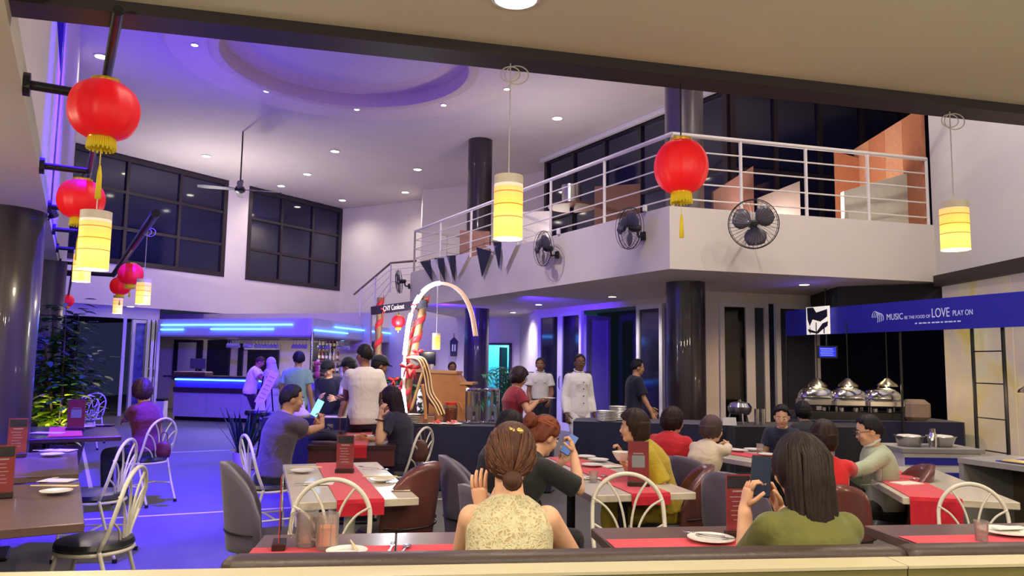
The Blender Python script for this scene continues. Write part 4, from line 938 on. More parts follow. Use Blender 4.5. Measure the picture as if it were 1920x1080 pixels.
P('whitetee', 'tall man in a white T-shirt standing with his back turned behind the dark table', (683, 666, 8.5), D2R(28), lean=2, hunch=4, yaw=20, skin=BROWN, hair=('short', (24, 18, 22), .010), top=('tee', 'whitetee', (224, 216, 214)), bottom=('trousers', 'navyblack', (26, 26, 50)), fat=1.0, vox=.009, loose=.006,
  LH=at(648, 757, 8.9), Ld=(-1, .4, -.1), Ln=(0, .3, 1), lpole=(-.8, -.4, -.6), sleeve=.7)
P('paleshirt', 'man in a pale shirt and cap standing beyond the man in the white T-shirt', (655, 688, 9.4), D2R(75), lean=4, pitch=14, skin=BROWN, hair=('cap', BLK), top=('tee', 'paleshirt', (206, 196, 200)), bottom=('trousers', 'navyblack', (26, 26, 50)), loose=.01, fat=1.1)
P('darkcap', 'person in dark clothes and a cap standing beside the lit arch', (712, 686, 9.0), D2R(-62), lean=6, pitch=16, skin=BROWN, hair=('cap', BLK), top=('long', 'darknavy', (26, 22, 48)), bottom=('trousers', 'navyblack', (26, 26, 50)), fat=1.1)
P('chef', 'cook in a black cap and dark tunic bending over the table', (614, 692, 10.4), D2R(165), lean=8, hunch=8, pitch=30, skin=LIGHT, hair=('cap', BLK), top=('long', 'cooknavy', (30, 28, 62)), bottom=('trousers', 'navyblack', (26, 26, 50)), loose=.01, RH=at(600, 745, 10.2), LH=at(630, 748, 10.2))
P('mint', 'man in a mint-green T-shirt standing near the bar with his back turned', (560, 674, 11.5), D2R(-6), yaw=30, skin=TAN, hair=('short', (30, 24, 36), .018), top=('tee', 'mint', (150, 186, 190)), bottom=('trousers', 'grey', (70, 66, 70)), loose=.012)
P('barman', 'man in a white T-shirt leaning over the bar counter', (488, 679, 16.3), D2R(-78), lean=14, hunch=16, pitch=32, skin=BROWN, hair=('bald', (60, 36, 36), .008), top=('tee', 'barwhite', (220, 216, 226)), bottom=('trousers', 'black', BLK), fat=1.1, loose=.012, RH=at(503, 697, 16.2), LH=at(503, 697, 16.5))
P('hijab', 'person in a long pale grey headscarf standing at the bar', (508, 681, 16.0), D2R(60), pitch=10, skin=LIGHT, hair=('hijab', (168, 164, 172)), top=('long', 'greyrobe', (160, 156, 166)), bottom=('skirt', 'greyrobe', (160, 156, 166)), fem=True, loose=.02)
P('maroonseat', 'woman in a maroon top and blue jeans seated by the potted bush', (266, 733, 8.2), D2R(72), sit=True, yaw=-28, lean=6, hunch=12, skin=TAN, hair=('bob', (60, 34, 46), .028, .07), top=('tee', 'maroon', (98, 24, 46)), bottom=('trousers', 'jean', (48, 54, 92)), fem=True, fat=1.08, loose=.006, LH=at(230, 790, 8.45), rpole=(.6, -.5, -.5))
P('maroonstand', 'woman in a maroon dress with bobbed curly hair carrying a small plate', (973, 708, 9.0), D2R(-66), lean=4, hunch=12, pitch=20, skin=TAN, hair=('bob', (38, 22, 34), .032, .08), top=('tee', 'maroondress', (136, 28, 44)), bottom=('skirt', 'maroondress', (136, 28, 44)), fem=True, fat=1.2, glasses=True,
  RH=at(1008, 753, 8.9), Rd=(1, .2, .1), Rn=(0, .3, 1), LH=at(1010, 752, 9.2), Ld=(1, -.1, .1), Ln=(0, .2, 1))
P('crew', 'slim man in a white short-sleeved crew shirt with black epaulettes', (1013, 684, 12.8), D2R(178), skin=BROWN, hair=('short', (22, 18, 24), .010), top=('tucked', 'crewwhite', (228, 224, 226)), bottom=('trousers', 'navyblack', (22, 22, 40)), collar=(228, 224, 226), loose=.008, RH=at(995, 752, 12.6), LH=at(1030, 752, 12.6))
P('officer', 'man in a full white officer uniform with black shoulder boards', (1087, 680, 10.6), D2R(-152), yaw=-18, skin=DARKSK, hair=('short', (18, 14, 18), .009), top=('jacket', 'officer', (232, 226, 230)), bottom=('trousers', 'officer', (232, 226, 230)), collar=(232, 226, 230), glasses=True, fat=.98, loose=.006, shoes=(220, 218, 220))
P('walker', 'man in a dark T-shirt with glasses walking beside the black column', (1196, 689, 11.2), D2R(-82), lean=3, yaw=-6, pitch=4, skin=TAN, hair=('short', (26, 20, 30), .014), top=('tee', 'darktee', (24, 28, 52)), bottom=('trousers', 'black', BLK), loose=.012, step=.14, glasses=True, RH=at(1222, 775, 11.0), LH=at(1224, 772, 11.4), sleeve=.8)
P('pianist', 'man in a dark headband standing behind the wooden cabinet', (848, 690, 14.6), D2R(-165), skin=BROWN, hair=('short', (24, 18, 24), .012), top=('tee', 'whitetee', (224, 216, 214)), bottom=('trousers', 'black', BLK), glasses=True)
# worn details
def pinfo(k): return PEOPLE[k][0], PEOPLE[k][1]
r, i = pinfo('lace')
mb = MB(); hp = i['hp']
for s_ in (-1, 1):
    mb.ell(hp(.012 + s_ * .018, -.075, .098), (.018, .012, .013), n=10, m=6)
mb.ell(hp(.012, -.078, .097), (.009, .012, .009), n=8, m=6); mb.build('hair_clip', mat('clip_gold', (230, 205, 120), .25, metal=.8), r, True)
r, i = pinfo('blacktee')
p_, x_, y_, z_ = i['spine'](.40)
mw = frame_mw(p_ - y_ * (.118 * i['k'] * 1.12 + .016), x_, -y_); txt('printed_lettering', 'O', mat('print_white', (220, 220, 225), .6), r, .085, mw, .001, 'CENTER')
for key in ('crew', 'officer'):
    r, i = pinfo(key)
    for s_ in (-1, 1):
        S = i['wr'][s_][0]; MB().box(S + Vector((0, 0, .078 * i['k'])), (.10, .05, .014), bev=.004).build('epaulette', M_BLACK, r)
    p_, x_, y_, z_ = i['spine'](.38)
    for s_ in (-1, 1):
        fy = .116 * i['k'] * (1.06 if key == 'officer' else 1) + (.022 if key == 'officer' else .016)
        MB().box(p_ + y_ * fy + x_ * s_ * .075, (.062, .006, .026), bev=.002).build('pocket_flap', cloth_mat('officer', (232, 226, 230)), r)
r, i = pinfo('officer')
for t in (.10, .2, .3, .40):
    p_, x_, y_, z_ = i['spine'](t); MB().ell(p_ + y_ * (.125 * i['k'] + .024), (.010, .006, .010), n=8, m=6).build('button', M_BLACK, r, True)
r, i = pinfo('handhead'); S, E, Wp, d, n_, w, hk = i['wr'][-1]
MB().tube([Wp - d * .03 + (w * math.cos(a) + n_ * math.sin(a)) * .036 for a in [2 * PI * q / 14 for q in range(14)]], .008, 6, closed=True).build('watch', M_BLACKP, r, True)
r, i = pinfo('phoneman'); S, E, Wp, d, n_, w, hk = i['wr'][1]
MB().tube([Wp - d * .05 + (w * math.cos(a) + n_ * math.sin(a)) * .037 for a in [2 * PI * q / 14 for q in range(14)]], .005, 6, closed=True).build('bracelet', M_BLACKP, r, True)
r, i = pinfo('yellow'); S, E, Wp, d, n_, w, hk = i['wr'][-1]
fdn = (Wp - E).normalized(); o1 = fdn.orthogonal().normalized(); o2 = fdn.cross(o1)
MB().tube([Wp - fdn * .05 + (o1 * math.cos(a) + o2 * math.sin(a)) * .036 for a in [2 * PI * q / 14 for q in range(14)]], .008, 6, closed=True).build('watch', M_BLACKP, r, True)
# phones and plates held in hands
def phone(name_label, key, side, up_, face, scr, size=(.075, .155), push=.0, lift=.10, sh=0.0):
    r, i = pinfo(key); S, E, Wp, d, n_, w, hk = i['wr'][side]; Rw = i['R']
    c = i['W'](Wp + d * .085 + n_ * .030) + Vector((0, 0, lift * .4)) + Vector(face) * push
    U = Vector(up_).normalized(); Fn = Vector(face); Fn = (Fn - U * Fn.dot(U)).normalized(); Xx = U.cross(Fn)
    c = c + Xx * sh
    t = thing('phone', name_label, 'phone', c); M3 = Matrix((Xx, U, Fn)).transposed().to_4x4(); t.matrix_world = Matrix.Translation(c) @ M3
    MB().box((0, 0, 0), (size[0], size[1], .009), bev=.004).build('phone_body', M_BLACKP, t)
    MB().box((0, 0, .0048), (size[0] * .92, size[1] * .95, .001)).build('screen', scr, t)
    return t
phone('dark phone held up by the woman in olive', 'olive', -1, (.12, .1, 1), (-.1, -1, .15), mat('screen_dim', (40, 50, 64), .12, emit=(70, 90, 120), estr=.08), (.078, .158), lift=.12, sh=.02)
phone('phone with a bright blue screen held by the man in grey-brown', 'phoneman', 1, (.45, .1, 1), (-.3, -1, .1), emis('screen_blue', (110, 190, 240), 1.6), (.08, .165), lift=.2, sh=-.02)
phone('phone in the hand of the woman in the black T-shirt', 'blacktee', -1, (.5, .2, .8), (-.35, -.9, .4), emis('screen_pic', (90, 120, 180), .35), (.068, .135), lift=.1)
def lathed(name, label, cat, prof, c, m, n=28, parts=(), group=None, rz=0):
    t = thing(name, label, cat, c, rz, group)
    MB().lathe(prof, (0, 0, 0), n).build({'bowl': 'bowl_body', 'plate': 'plate_body'}.get(name, 'vessel'), m, t, 'auto')
    return t
M_CHINA = mat('white_china', (228, 224, 216), .25, var=.02, coat=.3)
BOWL = [(.001, .0), (.03, 0), (.045, .02), (.062, .05), (.066, .06), (.063, .06), (.055, .045), (.04, .018), (.001, .010)]
PLATE = [(.001, 0), (.05, 0), (.06, .003), (.085, .012), (.10, .015), (.10, .018), (.083, .015), (.055, .006), (.001, .006)]
r, i = pinfo('yellow'); S, E, Wp, d, n_, w, hk = i['wr'][-1]
lathed('bowl', 'white bowl held by the woman in yellow', 'bowl', BOWL, i['W'](Wp + d * .10 + n_ * .018), M_CHINA)
r, i = pinfo('maroonstand'); S, E, Wp, d, n_, w, hk = i['wr'][1]
lathed('plate', 'small white plate carried by the woman in the maroon dress', 'plate', PLATE, i['W'](Wp + d * .12 + n_ * .018), M_CHINA)
# ================================================================ BAR
M_BARP = mat('bar_panel', (176, 170, 188), .35, var=.03); M_BARD = mat('bar_dark_band', (60, 40, 60), .4, var=.3, scale=8); M_BARTOP = mat('bar_top', (60, 52, 60), .25)
M_CANO = mat('canopy_panel', (196, 190, 205), .35, var=.03); M_BLUEGLOW = mat('lit_blue_panel', (110, 80, 230), .5)
bA, bB, bC = Vector((-8.45, 18.75)), Vector((-4.78, 17.9)), Vector((-3.95, 20.6))
def run(a, b, x0, x1, y0, y1, z0, z1, mb, bev=0.0):
    d = (b - a).normalized(); n_ = Vector((-d.y, d.x)); L = (b - a).length
    P_ = [a + d * x0 + n_ * y0, a + d * (L + x1) + n_ * y0, a + d * (L + x1) + n_ * y1, a + d * x0 + n_ * y1]
    mb.prism(P_, z0, z1)
t = thing('bar_counter', 'long bar counter with pale panels and a blue lit strip under the top', 'counter')
for (a, b) in ((bA, bB), (bB, bC)):
    L = (b - a).length; np_ = 4 if L > 3 else 3
    for k in range(np_):
        m = MB(); d = (b - a) / np_; run(a + d * k, a + d * (k + 1), .004, -.004, .12, .2, .1, .70, m); m.build('front_panel', M_BARP, t)
    m = MB(); run(a, b, 0, 0, .2, .7, 0, .1, m); m.build('kick_plate', M_BLACK, t)
    m = MB(); run(a, b, 0, 0, .08, .7, .70, .82, m); m.build('dark_band', M_BARD, t)
    m = MB(); run(a, b, 0, 0, .16, .66, .82, 1.06, m); m.build('lit_band', M_BLUEGLOW, t)
    m = MB(); run(a, b, .02, -.02, .10, .14, .995, 1.03, m); m.build('light_strip', M_LED, t)
    m = MB(); run(a, b, -.25, .05, .0, .8, 1.06, 1.11, m); m.build('counter_top', M_BARTOP, t)
# canopy over the bar
cA, cB, cC = Vector((-9.35, 19.75)), Vector((-4.86, 18.2)), Vector((-3.45, 25.0))
t = thing('bar_canopy', 'pale bar canopy with rows of blue light tubes and rounded corner', 'canopy')
for (a, b) in ((cA, cB), (cB, cC)):
    m = MB(); run(a, b, 0, 0, 0, .12, 2.14, 2.52, m); m.build('fascia_panel', M_CANO, t)
m = MB(); m.prism([cA, cB, cC, cC + Vector((-4.5, 0)), cA + Vector((.6, 3))], 2.10, 2.14); m.build('canopy_underside', mat('canopy_under', (150, 140, 165), .5), t)
m = MB(); m.prism([cA, cB, cC, cC + Vector((-4.5, 0)), cA + Vector((.6, 3))], 2.52, 2.56); m.build('canopy_top', M_CANO, t)
dAB = (cB - cA).normalized(); nAB = Vector((dAB.y, -dAB.x)); dBC = (cC - cB).normalized(); nBC = Vector((dBC.y, -dBC.x))
def led(px0, px1, line, z, nn):
    p0, p1 = wline(px0, line) + nn * .04, wline(px1, line) + nn * .04
    MB().tube([(p0.x, p0.y, z), (p1.x, p1.y, z)], .018, 8).build('light_tube', M_LED, t)
lA, lB = (cA, dAB), (cB, dBC)
led(314, 557, lA, 2.40, nAB); led(314, 355, lA, 2.28, nAB); led(406, 522, lA, 2.29, nAB)
led(594, 656, lB, 2.27, nBC); led(632, 708, lB, 2.40, nBC); led(712, 763, lB, 2.40, nBC); led(738, 763, lB, 2.26, nBC)
MB().tube([(cB.x + .02, cB.y, 1.1), (cB.x + .02, cB.y, 2.2)], .035, 12).build('chrome_post', M_CHROME, t, 'auto'); p0 = cA + dAB * 0.05; MB().tube([(p0.x, p0.y, 0), (p0.x, p0.y, 2.2)], .05, 4).build('side_post', M_CANO, t)
area('bar_glow', (cB.x - 2.0, cB.y + 1.7, 2.08), (cB.x - 2.0, cB.y + 2.0, .6), 45, (1, .86, .75), 3.0, .1)
# back wall of the bar with pilasters and openings
k0, k1 = Vector((-11.0, 23.4)), Vector((-4.0, 21.2)); bk = (k0, (k1 - k0).normalized())
struct(MB().wall(k0, k1, 0, 2.9, .1).build('wall_bar', mat('bar_back_wall', (190, 176, 186), .6)))
def bpanel(px0, px1, z0, z1, m, nm, lab, cat, th=.06, off=-.07):
    a, b = wline(px0, bk), wline(px1, bk); n_ = Vector((bk[1].y, -bk[1].x)); mid = (a + b) / 2 + n_ * (-off)
    o = MB().box((0, 0, (z0 + z1) / 2), ((b - a).length, th, z1 - z0)).build(nm, m, loc=(mid.x, mid.y, 0), rz=math.atan2(bk[1].y, bk[1].x)); tag(o, lab, cat); return o
M_DP = mat('dark_panel', (24, 20, 46), .3)
bpanel(342, 394, .9, 2.1, M_DP, 'dark_recess', 'dark recess at the bar back wall around a pale window', 'panel'); bpanel(352, 384, 1.15, 2.02, mat('pale_blind', (150, 140, 175), .5), 'blind', 'pale blind in the dark recess behind the bar monitor', 'blind', .03, -.12)
bpanel(404, 445, .9, 2.1, M_DP, 'dark_screen', 'wide dark navy panel on the bar back wall', 'panel'); bpanel(461, 469, .9, 2.0, M_DP, 'dark_slot', 'narrow dark slot on the bar back wall', 'panel')
fr = bpanel(479, 535, .95, 1.80, M_DP, 'serving_hatch', 'dark serving hatch behind the man at the bar', 'hatch'); bpanel(478, 536, 1.82, 2.0, mat('white_roller', (214, 208, 214), .5), 'roller_shutter', 'white rolled shutter above the serving hatch', 'shutter', .2, -.14)
bpanel(596, 632, .95, 2.05, M_DP, 'bottle_cabinet', 'dark cabinet full of bottles at the end of the bar', 'cabinet')
# hanging wine glasses
M_GL = glassmat('clear_glass', alpha=.6); M_GLW = glassmat('stem_glass', (235, 235, 245), alpha=.9)
WG = [(.028, 0), (.028, .003), (.004, .006), (.004, .085), (.02, .10), (.034, .13), (.036, .155), (.028, .19), (.026, .19), (.034, .155), (.032, .13), (.018, .105), (.001, .098)]
base_g = None
def gl_row(px0, px1, n, Y, z=2.04):
    global base_g
    for k in range(n):
        px = px0 + (px1 - px0) * k / max(1, n - 1); p = at(px, 640, Y); loc = (p.x, p.y, z)
        if base_g is None:
            base_g = MB().lathe([(r * 1.25, -h * 1.15) for r, h in WG], n=14).build('wine_glass', M_GLW, None, 'auto'); tag(base_g, 'wine glass hanging in the long rack of the bar canopy', 'glass', 'hanging wine glasses over the bar'); base_g.location = loc
        else:
            o = base_g.copy(); COL.objects.link(o); o.location = loc; o['label'] = 'wine glass hanging in the ' + ('long' if px < 530 else 'short' if px < 590 else 'farther') + ' rack of the bar canopy'
gl_row(428, 448, 6, 18.9); gl_row(459, 472, 5, 18.9); gl_row(480, 520, 8, 19.1); gl_row(550, 574, 5, 18.8); gl_row(599, 618, 6, 19.4); gl_row(634, 654, 6, 20.2)
for (a, b, Y) in ((424, 524, 18.95), (546, 578, 18.8), (596, 658, 19.8)):
    p, q = at(a, 636, Y), at(b, 636, Y); tag(MB().tube([(p.x, p.y, 2.055), (q.x, q.y, 2.055)], .012, 6).build('glass_rack', M_CHROME), {424: 'long steel glass rack under the canopy by the hatch', 546: 'short steel glass rack left of the chrome post', 596: 'steel glass rack beyond the chrome post'}[a], 'rack')
# items on the bar
p = at(352, 690, 18.9); t = thing('monitor', 'dark computer monitor on the bar counter', 'monitor', (p.x + .25, p.y, 1.11), .3); MB().box((0, 0, .30), (.36, .03, .26), bev=.008).build('screen', M_BLACKP, t); MB().tube([(0, 0, 0), (0, 0, .2)], .02, 8).build('stand', M_BLACKP, t); MB().box((0, 0, .008), (.2, .14, .016)).build('base', M_BLACKP, t)
p = on(352, 700, 1.11); t = thing('till_box', 'low dark box with papers on the bar counter end', 'box', (-8.0, 18.95, 1.11), -.2); MB().box((0, 0, .05), (.9, .35, .08), bev=.01).build('box_body', mat('box_brown', (90, 58, 54), .5), t); MB().box((0, 0, .095), (.85, .33, .01)).build('box_lid', mat('paper_pale', (216, 196, 170), .6), t)
M_BOT = [mat('bottle_green', (40, 70, 40), .15), mat('bottle_amber', (120, 70, 24), .15), mat('bottle_clear', (180, 175, 190), .12), mat('bottle_red', (130, 30, 40), .15), mat('bottle_white', (216, 210, 205), .3)]
BT = [(.001, 0), (.036, 0), (.038, .01), (.038, .17), (.03, .20), (.014, .23), (.013, .28), (.016, .285), (.016, .30), (.001, .30)]
protos = []
for m in M_BOT:
    t = thing('bottle', 'x', 'bottle', (0, 0, -9)); MB().lathe(BT, n=14).build('bottle_body', m, t, 'auto'); MB().lathe([(.0175, .27), (.0175, .302), (.001, .303)], n=10).build('bottle_cap', M_GOLD, t, 'auto'); MB().lathe([(.0388, .05), (.0388, .13)], n=14, cap=False).build('paper_label', mat('label_cream', (225, 215, 190), .6), t); protos.append(t)
used = set()
def bottle(ci, loc, label, grp):
    if ci not in used: used.add(ci); t = protos[ci]; t.location = loc; t['label'] = label; t['group'] = grp; return t
    return dup(protos[ci], loc, random.uniform(0, 6), label, grp)
for sh in range(3):
    a, b = at(600, 650, 20.9), at(634, 650, 20.9); z = 1.20 + .34 * sh
    tag(MB().box(((a.x + b.x) / 2, 20.95, z - .012), (b.x - a.x + .1, .18, .02)).build('shelf_board', mat('shelf_wood', (120, 90, 80), .5)), ('lowest', 'middle', 'top')[sh] + ' bottle shelf at the end of the bar', 'shelf')
    for k in range(6): bottle((k * 2 + sh) % 5, (a.x + (b.x - a.x) * k / 5, 20.9, z), 'small bottle on the %s shelf at the end of the bar' % ('lowest', 'middle', 'top')[sh], 'bottles on the %s bar shelf' % ('lowest', 'middle', 'top')[sh])
for k, px in enumerate((585, 592, 640, 648)): p = at(px, 700, 18.6 + k * .3); bottle(k % 5, (p.x, p.y, 1.11), 'bottle standing on the bar counter near the chrome post', 'bottles on the bar counter')
# white lit vase and flowers at the counter corner
p = on(588, 708, 1.11); t = thing('flower_arrangement', 'pale flowers in a lit arrangement on the bar corner', 'flowers', (p.x + .1, p.y - .05, 1.11))
MB().lathe([(.05, 0), (.07, .05), (.06, .14), (.045, .16)], n=14).build('vase', mat('vase_pink', (200, 90, 110), .3), t, 'auto')
rn = random.Random(3)
for k in range(14): a, r_ = rn.uniform(0, 6.28), rn.uniform(0, .14); MB().ell((r_ * math.cos(a), r_ * math.sin(a), .2 + rn.uniform(0, .22)), rn.uniform(.03, .05), n=8, m=6).build('blossom', (mat('petal_white', (236, 224, 210), .6), mat('petal_pink', (214, 90, 120), .6))[k % 2], t, True)
# A-board menu by the bar
p = at(500, 727, 13.2); t = thing('menu_board', 'tilted pale menu board on a dark easel near the bar', 'sign', (p.x, p.y, 0), .35)
Rb = Matrix.Rotation(-.22, 3, 'X') @ Matrix.Rotation(.42, 3, 'Y')
MB().box((0, 0, 1.05), (.16, .02, .62), R=Rb, bev=.004).build('board', mat('board_pink', (214, 176, 176), .5), t)
for sx in (-.2, .2): MB().tube([(sx, .1, 0), (sx * .3, .08, 1.25)], .014, 6).build('leg', M_BLACK, t)
MB().tube([(0, .5, 0), (0, .10, 1.25)], .014, 6).build('leg', M_BLACK, t)
for k in range(6): MB().box(Vector((0, 0, 1.05)) + Rb @ Vector((0, -.012, .2 - k * .08)), (.11 - .01 * (k % 3), .002, .012), R=Rb).build('printed_line', mat('print_brown', (150, 90, 90), .6), t)
# high stool by the bar (under the A-board)
for k, (px, Y) in enumerate(((480, 12.6), (508, 12.2))):
    p = at(px, 760, Y); t = thing('bar_stool', ('dark bar stool with a pale paper tent on it', 'dark bar stool beyond the first one')[k], 'stool', (p.x, p.y, 0)); MB().lathe([(.001, .62), (.17, .62), (.18, .66), (.16, .70), (.001, .70)], n=20).build('seat', M_BLACKP, t, 'auto')
    for a in (.78, 2.35, 3.93, 5.5): MB().tube([(.12 * math.cos(a), .12 * math.sin(a), .62), (.2 * math.cos(a), .2 * math.sin(a), 0)], .014, 6).build('leg', M_BLACK, t)
    MB().tube([(.16 * math.cos(a), .16 * math.sin(a), .25) for a in [2 * PI * i / 16 for i in range(16)]], .009, 5, closed=True).build('foot_ring', M_BLACK, t)
p = at(487, 760, 12.5); tag(MB().plate([(-.09, 0), (.09, 0), (.07, .13), (-.07, .13)], .01).build('paper_tent', mat('paper_cream', (236, 226, 190), .6), loc=(p.x + .01, p.y + .0, .70)), 'cream paper tent on the bar stool', 'card')
# white bin box left of the bar
p = on(302, 784, 0); t = thing('bin', 'small white bin with a dark lid beside the bar', 'bin', p); MB().box((0, 0, .22), (.2, .25, .44), bev=.01).build('bin_body', M_WHITE, t); MB().box((0, 0, .47), (.21, .26, .06), bev=.01).build('lid', M_BLACKP, t)

# ================================================================ COOKOUT GATE AND ARCH
M_BAMB = mat('bamboo', (150, 118, 84), .5, var=.15); M_RIB = mat('ribbon_red', (206, 30, 44), .5, sheen=.2)
def wrapped_pole(a, b, r, label, turns, name='bamboo_pole'):
    a, b = Vector(a), Vector(b); t = thing(name, label, 'pole', a); d = b - a
    n = 9; pts = []; rs = []
    for k in range(n + 1):
        for q, rr in ((0, 1), (.06, 1.12), (.12, 1)): 
            if k + q <= n: pts.append(d * ((k + q) / n)); rs.append(r * rr)
    MB().tube(pts, rs, 12).build('pole_body', M_BAMB, t, 'auto')
    u = d.normalized(); x = u.orthogonal().normalized(); y = u.cross(x); rb = MB(); N_ = turns * 14; L1 = []
    for k in range(N_ + 1):
        s_ = k / N_; a_ = 2 * PI * turns * s_; rad = (x * math.cos(a_) + y * math.sin(a_)) * (r * 1.16)
        L1.append([d * s_ + rad - u * .045, d * s_ + rad + u * .045, d * s_ + rad * 1.12 + u * .045, d * s_ + rad * 1.12 - u * .045])
    rb.loft(L1); rb.build('ribbon', M_RIB, t, True); return t
GY = 10.6
gl0, gl1 = at(700, 850, GY), at(713, 558, GY); gl0.z = 0.0
wrapped_pole((gl1.x - .02, GY, 0), gl1, .045, 'bamboo gate pole wrapped in red ribbon behind the white T-shirt', 9)
gr1 = at(797, 556, GY - .6); wrapped_pole((gr1.x - .42, GY - .6, 0), gr1, .05, 'leaning bamboo gate pole wrapped in red ribbon beside the arch', 10)
gq = at(778, 600, GY - .5); wrapped_pole((gq.x - .1, GY - .5, 0.0), gq, .03, 'thin bamboo pole leaning across the ribboned gate pole', 6)
wrapped_pole(at(742, 790, 10.1), at(775, 612, 10.1), .03, 'short bamboo pole under the lit arch with red ribbon', 4)
s0, s1 = at(696, 583, GY - .35), at(801, 569, GY - .72)
t = thing('sign_board', 'dark crossbar sign with white lettering tied with red bows', 'sign', s0); d = s1 - s0; u = Vector((d.x, d.y, 0)).normalized(); ang = math.atan2(d.y, d.x)
el = math.atan2(d.z, Vector((d.x, d.y)).length); Rm = Matrix.Rotation(ang, 3, 'Z') @ Matrix.Rotation(-el, 3, 'Y')
MB().box(d / 2, (d.length, .03, .115), R=Rm, bev=.006).build('board', mat('board_dark', (38, 26, 38), .5), t)
xd = Rm @ Vector((1, 0, 0)); nd = Rm @ Vector((0, -1, 0))
fit_txt('lettering', 'CNY Cookout', mat('print_cream', (235, 225, 215), .5), t, .072, .335, frame_mw(xd * .215 + nd * .02 - Vector((0, 0, .028)), xd, nd), .001)
def bow(c, s_, label, par=None):
    s_ *= .72
    t_ = thing('ribbon_bow', label, 'bow', c, 0, 'red ribbon bows'); 
    for q in (-1, 1): MB().ell((q * s_ * .6, 0, s_ * .15), (s_ * .55, s_ * .2, s_ * .3), R=Matrix.Rotation(q * -.4, 3, 'Y'), n=12, m=8).build('loop', M_RIB, t_, True); MB().tube([(0, 0, 0), (q * s_ * .25, -.01, -s_ * .8), (q * s_ * .4, -.01, -s_ * 1.7)], [s_ * .12, s_ * .16, s_ * .1], 6).build('tail', M_RIB, t_, True)
    MB().ell((0, 0, 0), s_ * .2, n=10, m=6).build('knot', M_RIB, t_, True)
bow(at(720, 580, GY - .45), .055, 'red bow on the sign board at the upright gate pole'); bow(at(777, 572, GY - .75), .055, 'red bow on the sign board near the lit arch')
for k, (px, py, Y, s_) in enumerate(((783, 660, 9.8, .10), (776, 690, 9.7, .12), (762, 688, 9.6, .11), (746, 730, 10.0, .13), (738, 712, 10.2, .10))): bow(at(px, py, Y), s_, ('red bow where the gate poles cross', 'larger red bow just below the crossing of the poles', 'red bow on the lit arch', 'lowest red bow near the plant', 'red bow beside the green plant')[k])
# arch: bent tube, lit on its lower leg
AY = 9.9
arcp = [(764, 800), (757, 740), (758, 680), (762, 640), (768, 600), (779, 568), (795, 545), (815, 533), (836, 532), (856, 542), (872, 562), (883, 590), (890, 630)]
ap = cr([at(x, y, AY) for x, y in arcp]); c0_ = ap[0]
t = thing('light_arch', 'tall bent arch of light tubing, brightly lit on its standing leg', 'light', (c0_.x, c0_.y, c0_.z))
rel = [p - c0_ for p in ap]
M_ARCH = mat('arch_tube', (226, 196, 176), .4); M_ARCHL = emis('arch_lit', (225, 238, 255), 6)
MB().tube([r_ + Vector((0, .02, 0)) for r_ in rel], .022, 10).build('arch_tube', M_ARCH, t, 'auto'); MB().tube([r_ + Vector((.035, .02, -.0)) for r_ in rel[30:]], .012, 8).build('arch_tube', M_ARCH, t, 'auto')
for a, b in ((3, 8), (9, 13), (14, 27), (28, 34), (35, 46)): MB().tube([r_ + Vector((0, -.02, 0)) for r_ in rel[a:b]], .028, 10).build('light_tube', M_ARCHL, t, 'auto')
point('arch_glow', tuple(ap[20] + Vector((-.1, -.25, 0))), 25, (.9, .95, 1), .1)
lantern(747, 603, 10.05, .09, 'small red lantern hanging under the sign board', tassel=.03, wire=.13)
# curved striped boards (slatted swoop) on the buffet
M_SW = mat('swoop_wood', (120, 84, 66), .4, var=.2); M_SWL = mat('swoop_edge', (226, 190, 130), .4)
t = thing('curved_stand', 'swooping curved wooden display stand with pale edges on the buffet', 'stand', at(800, 770, 9.5))
o0 = t.location.copy(); sw1 = cr([at(*p) for p in ((771, 668, 9.75), (795, 672, 9.6), (806, 700, 9.55), (812, 735, 9.5), (826, 758, 9.4), (834, 776, 9.35))]); sw2 = cr([at(*p) for p in ((768, 676, 9.8), (786, 690, 9.7), (799, 720, 9.6), (800, 748, 9.55), (818, 768, 9.45), (830, 782, 9.4))])
bd_ = MB(); bd_.loft([[a - o0, b - o0, b - o0 + Vector((0, .10, 0)), a - o0 + Vector((0, .10, 0))] for a, b in zip(sw1, sw2)]); bd_.build('curved_board', M_SW, t, True)
for off_ in (0, .035, .07): MB().tube([a - o0 + Vector((-off_, -.01, -off_ * .3)) for a in sw1], .010, 6).build('edge_strip', M_SWL, t, True)
MB().tube([a - o0 for a in cr([at(*p) for p in ((797, 685, 9.6), (786, 720, 9.6), (770, 770, 9.6))])], .02, 6).build('strut', M_SWL, t, True); MB().tube([a - o0 for a in cr([at(*p) for p in ((792, 720, 9.3), (797, 760, 9.3), (798, 786, 9.3))])], [.02] * 12 + [.03], 8).build('pillar', mat('pillar_tan', (196, 140, 84), .5), t, True)
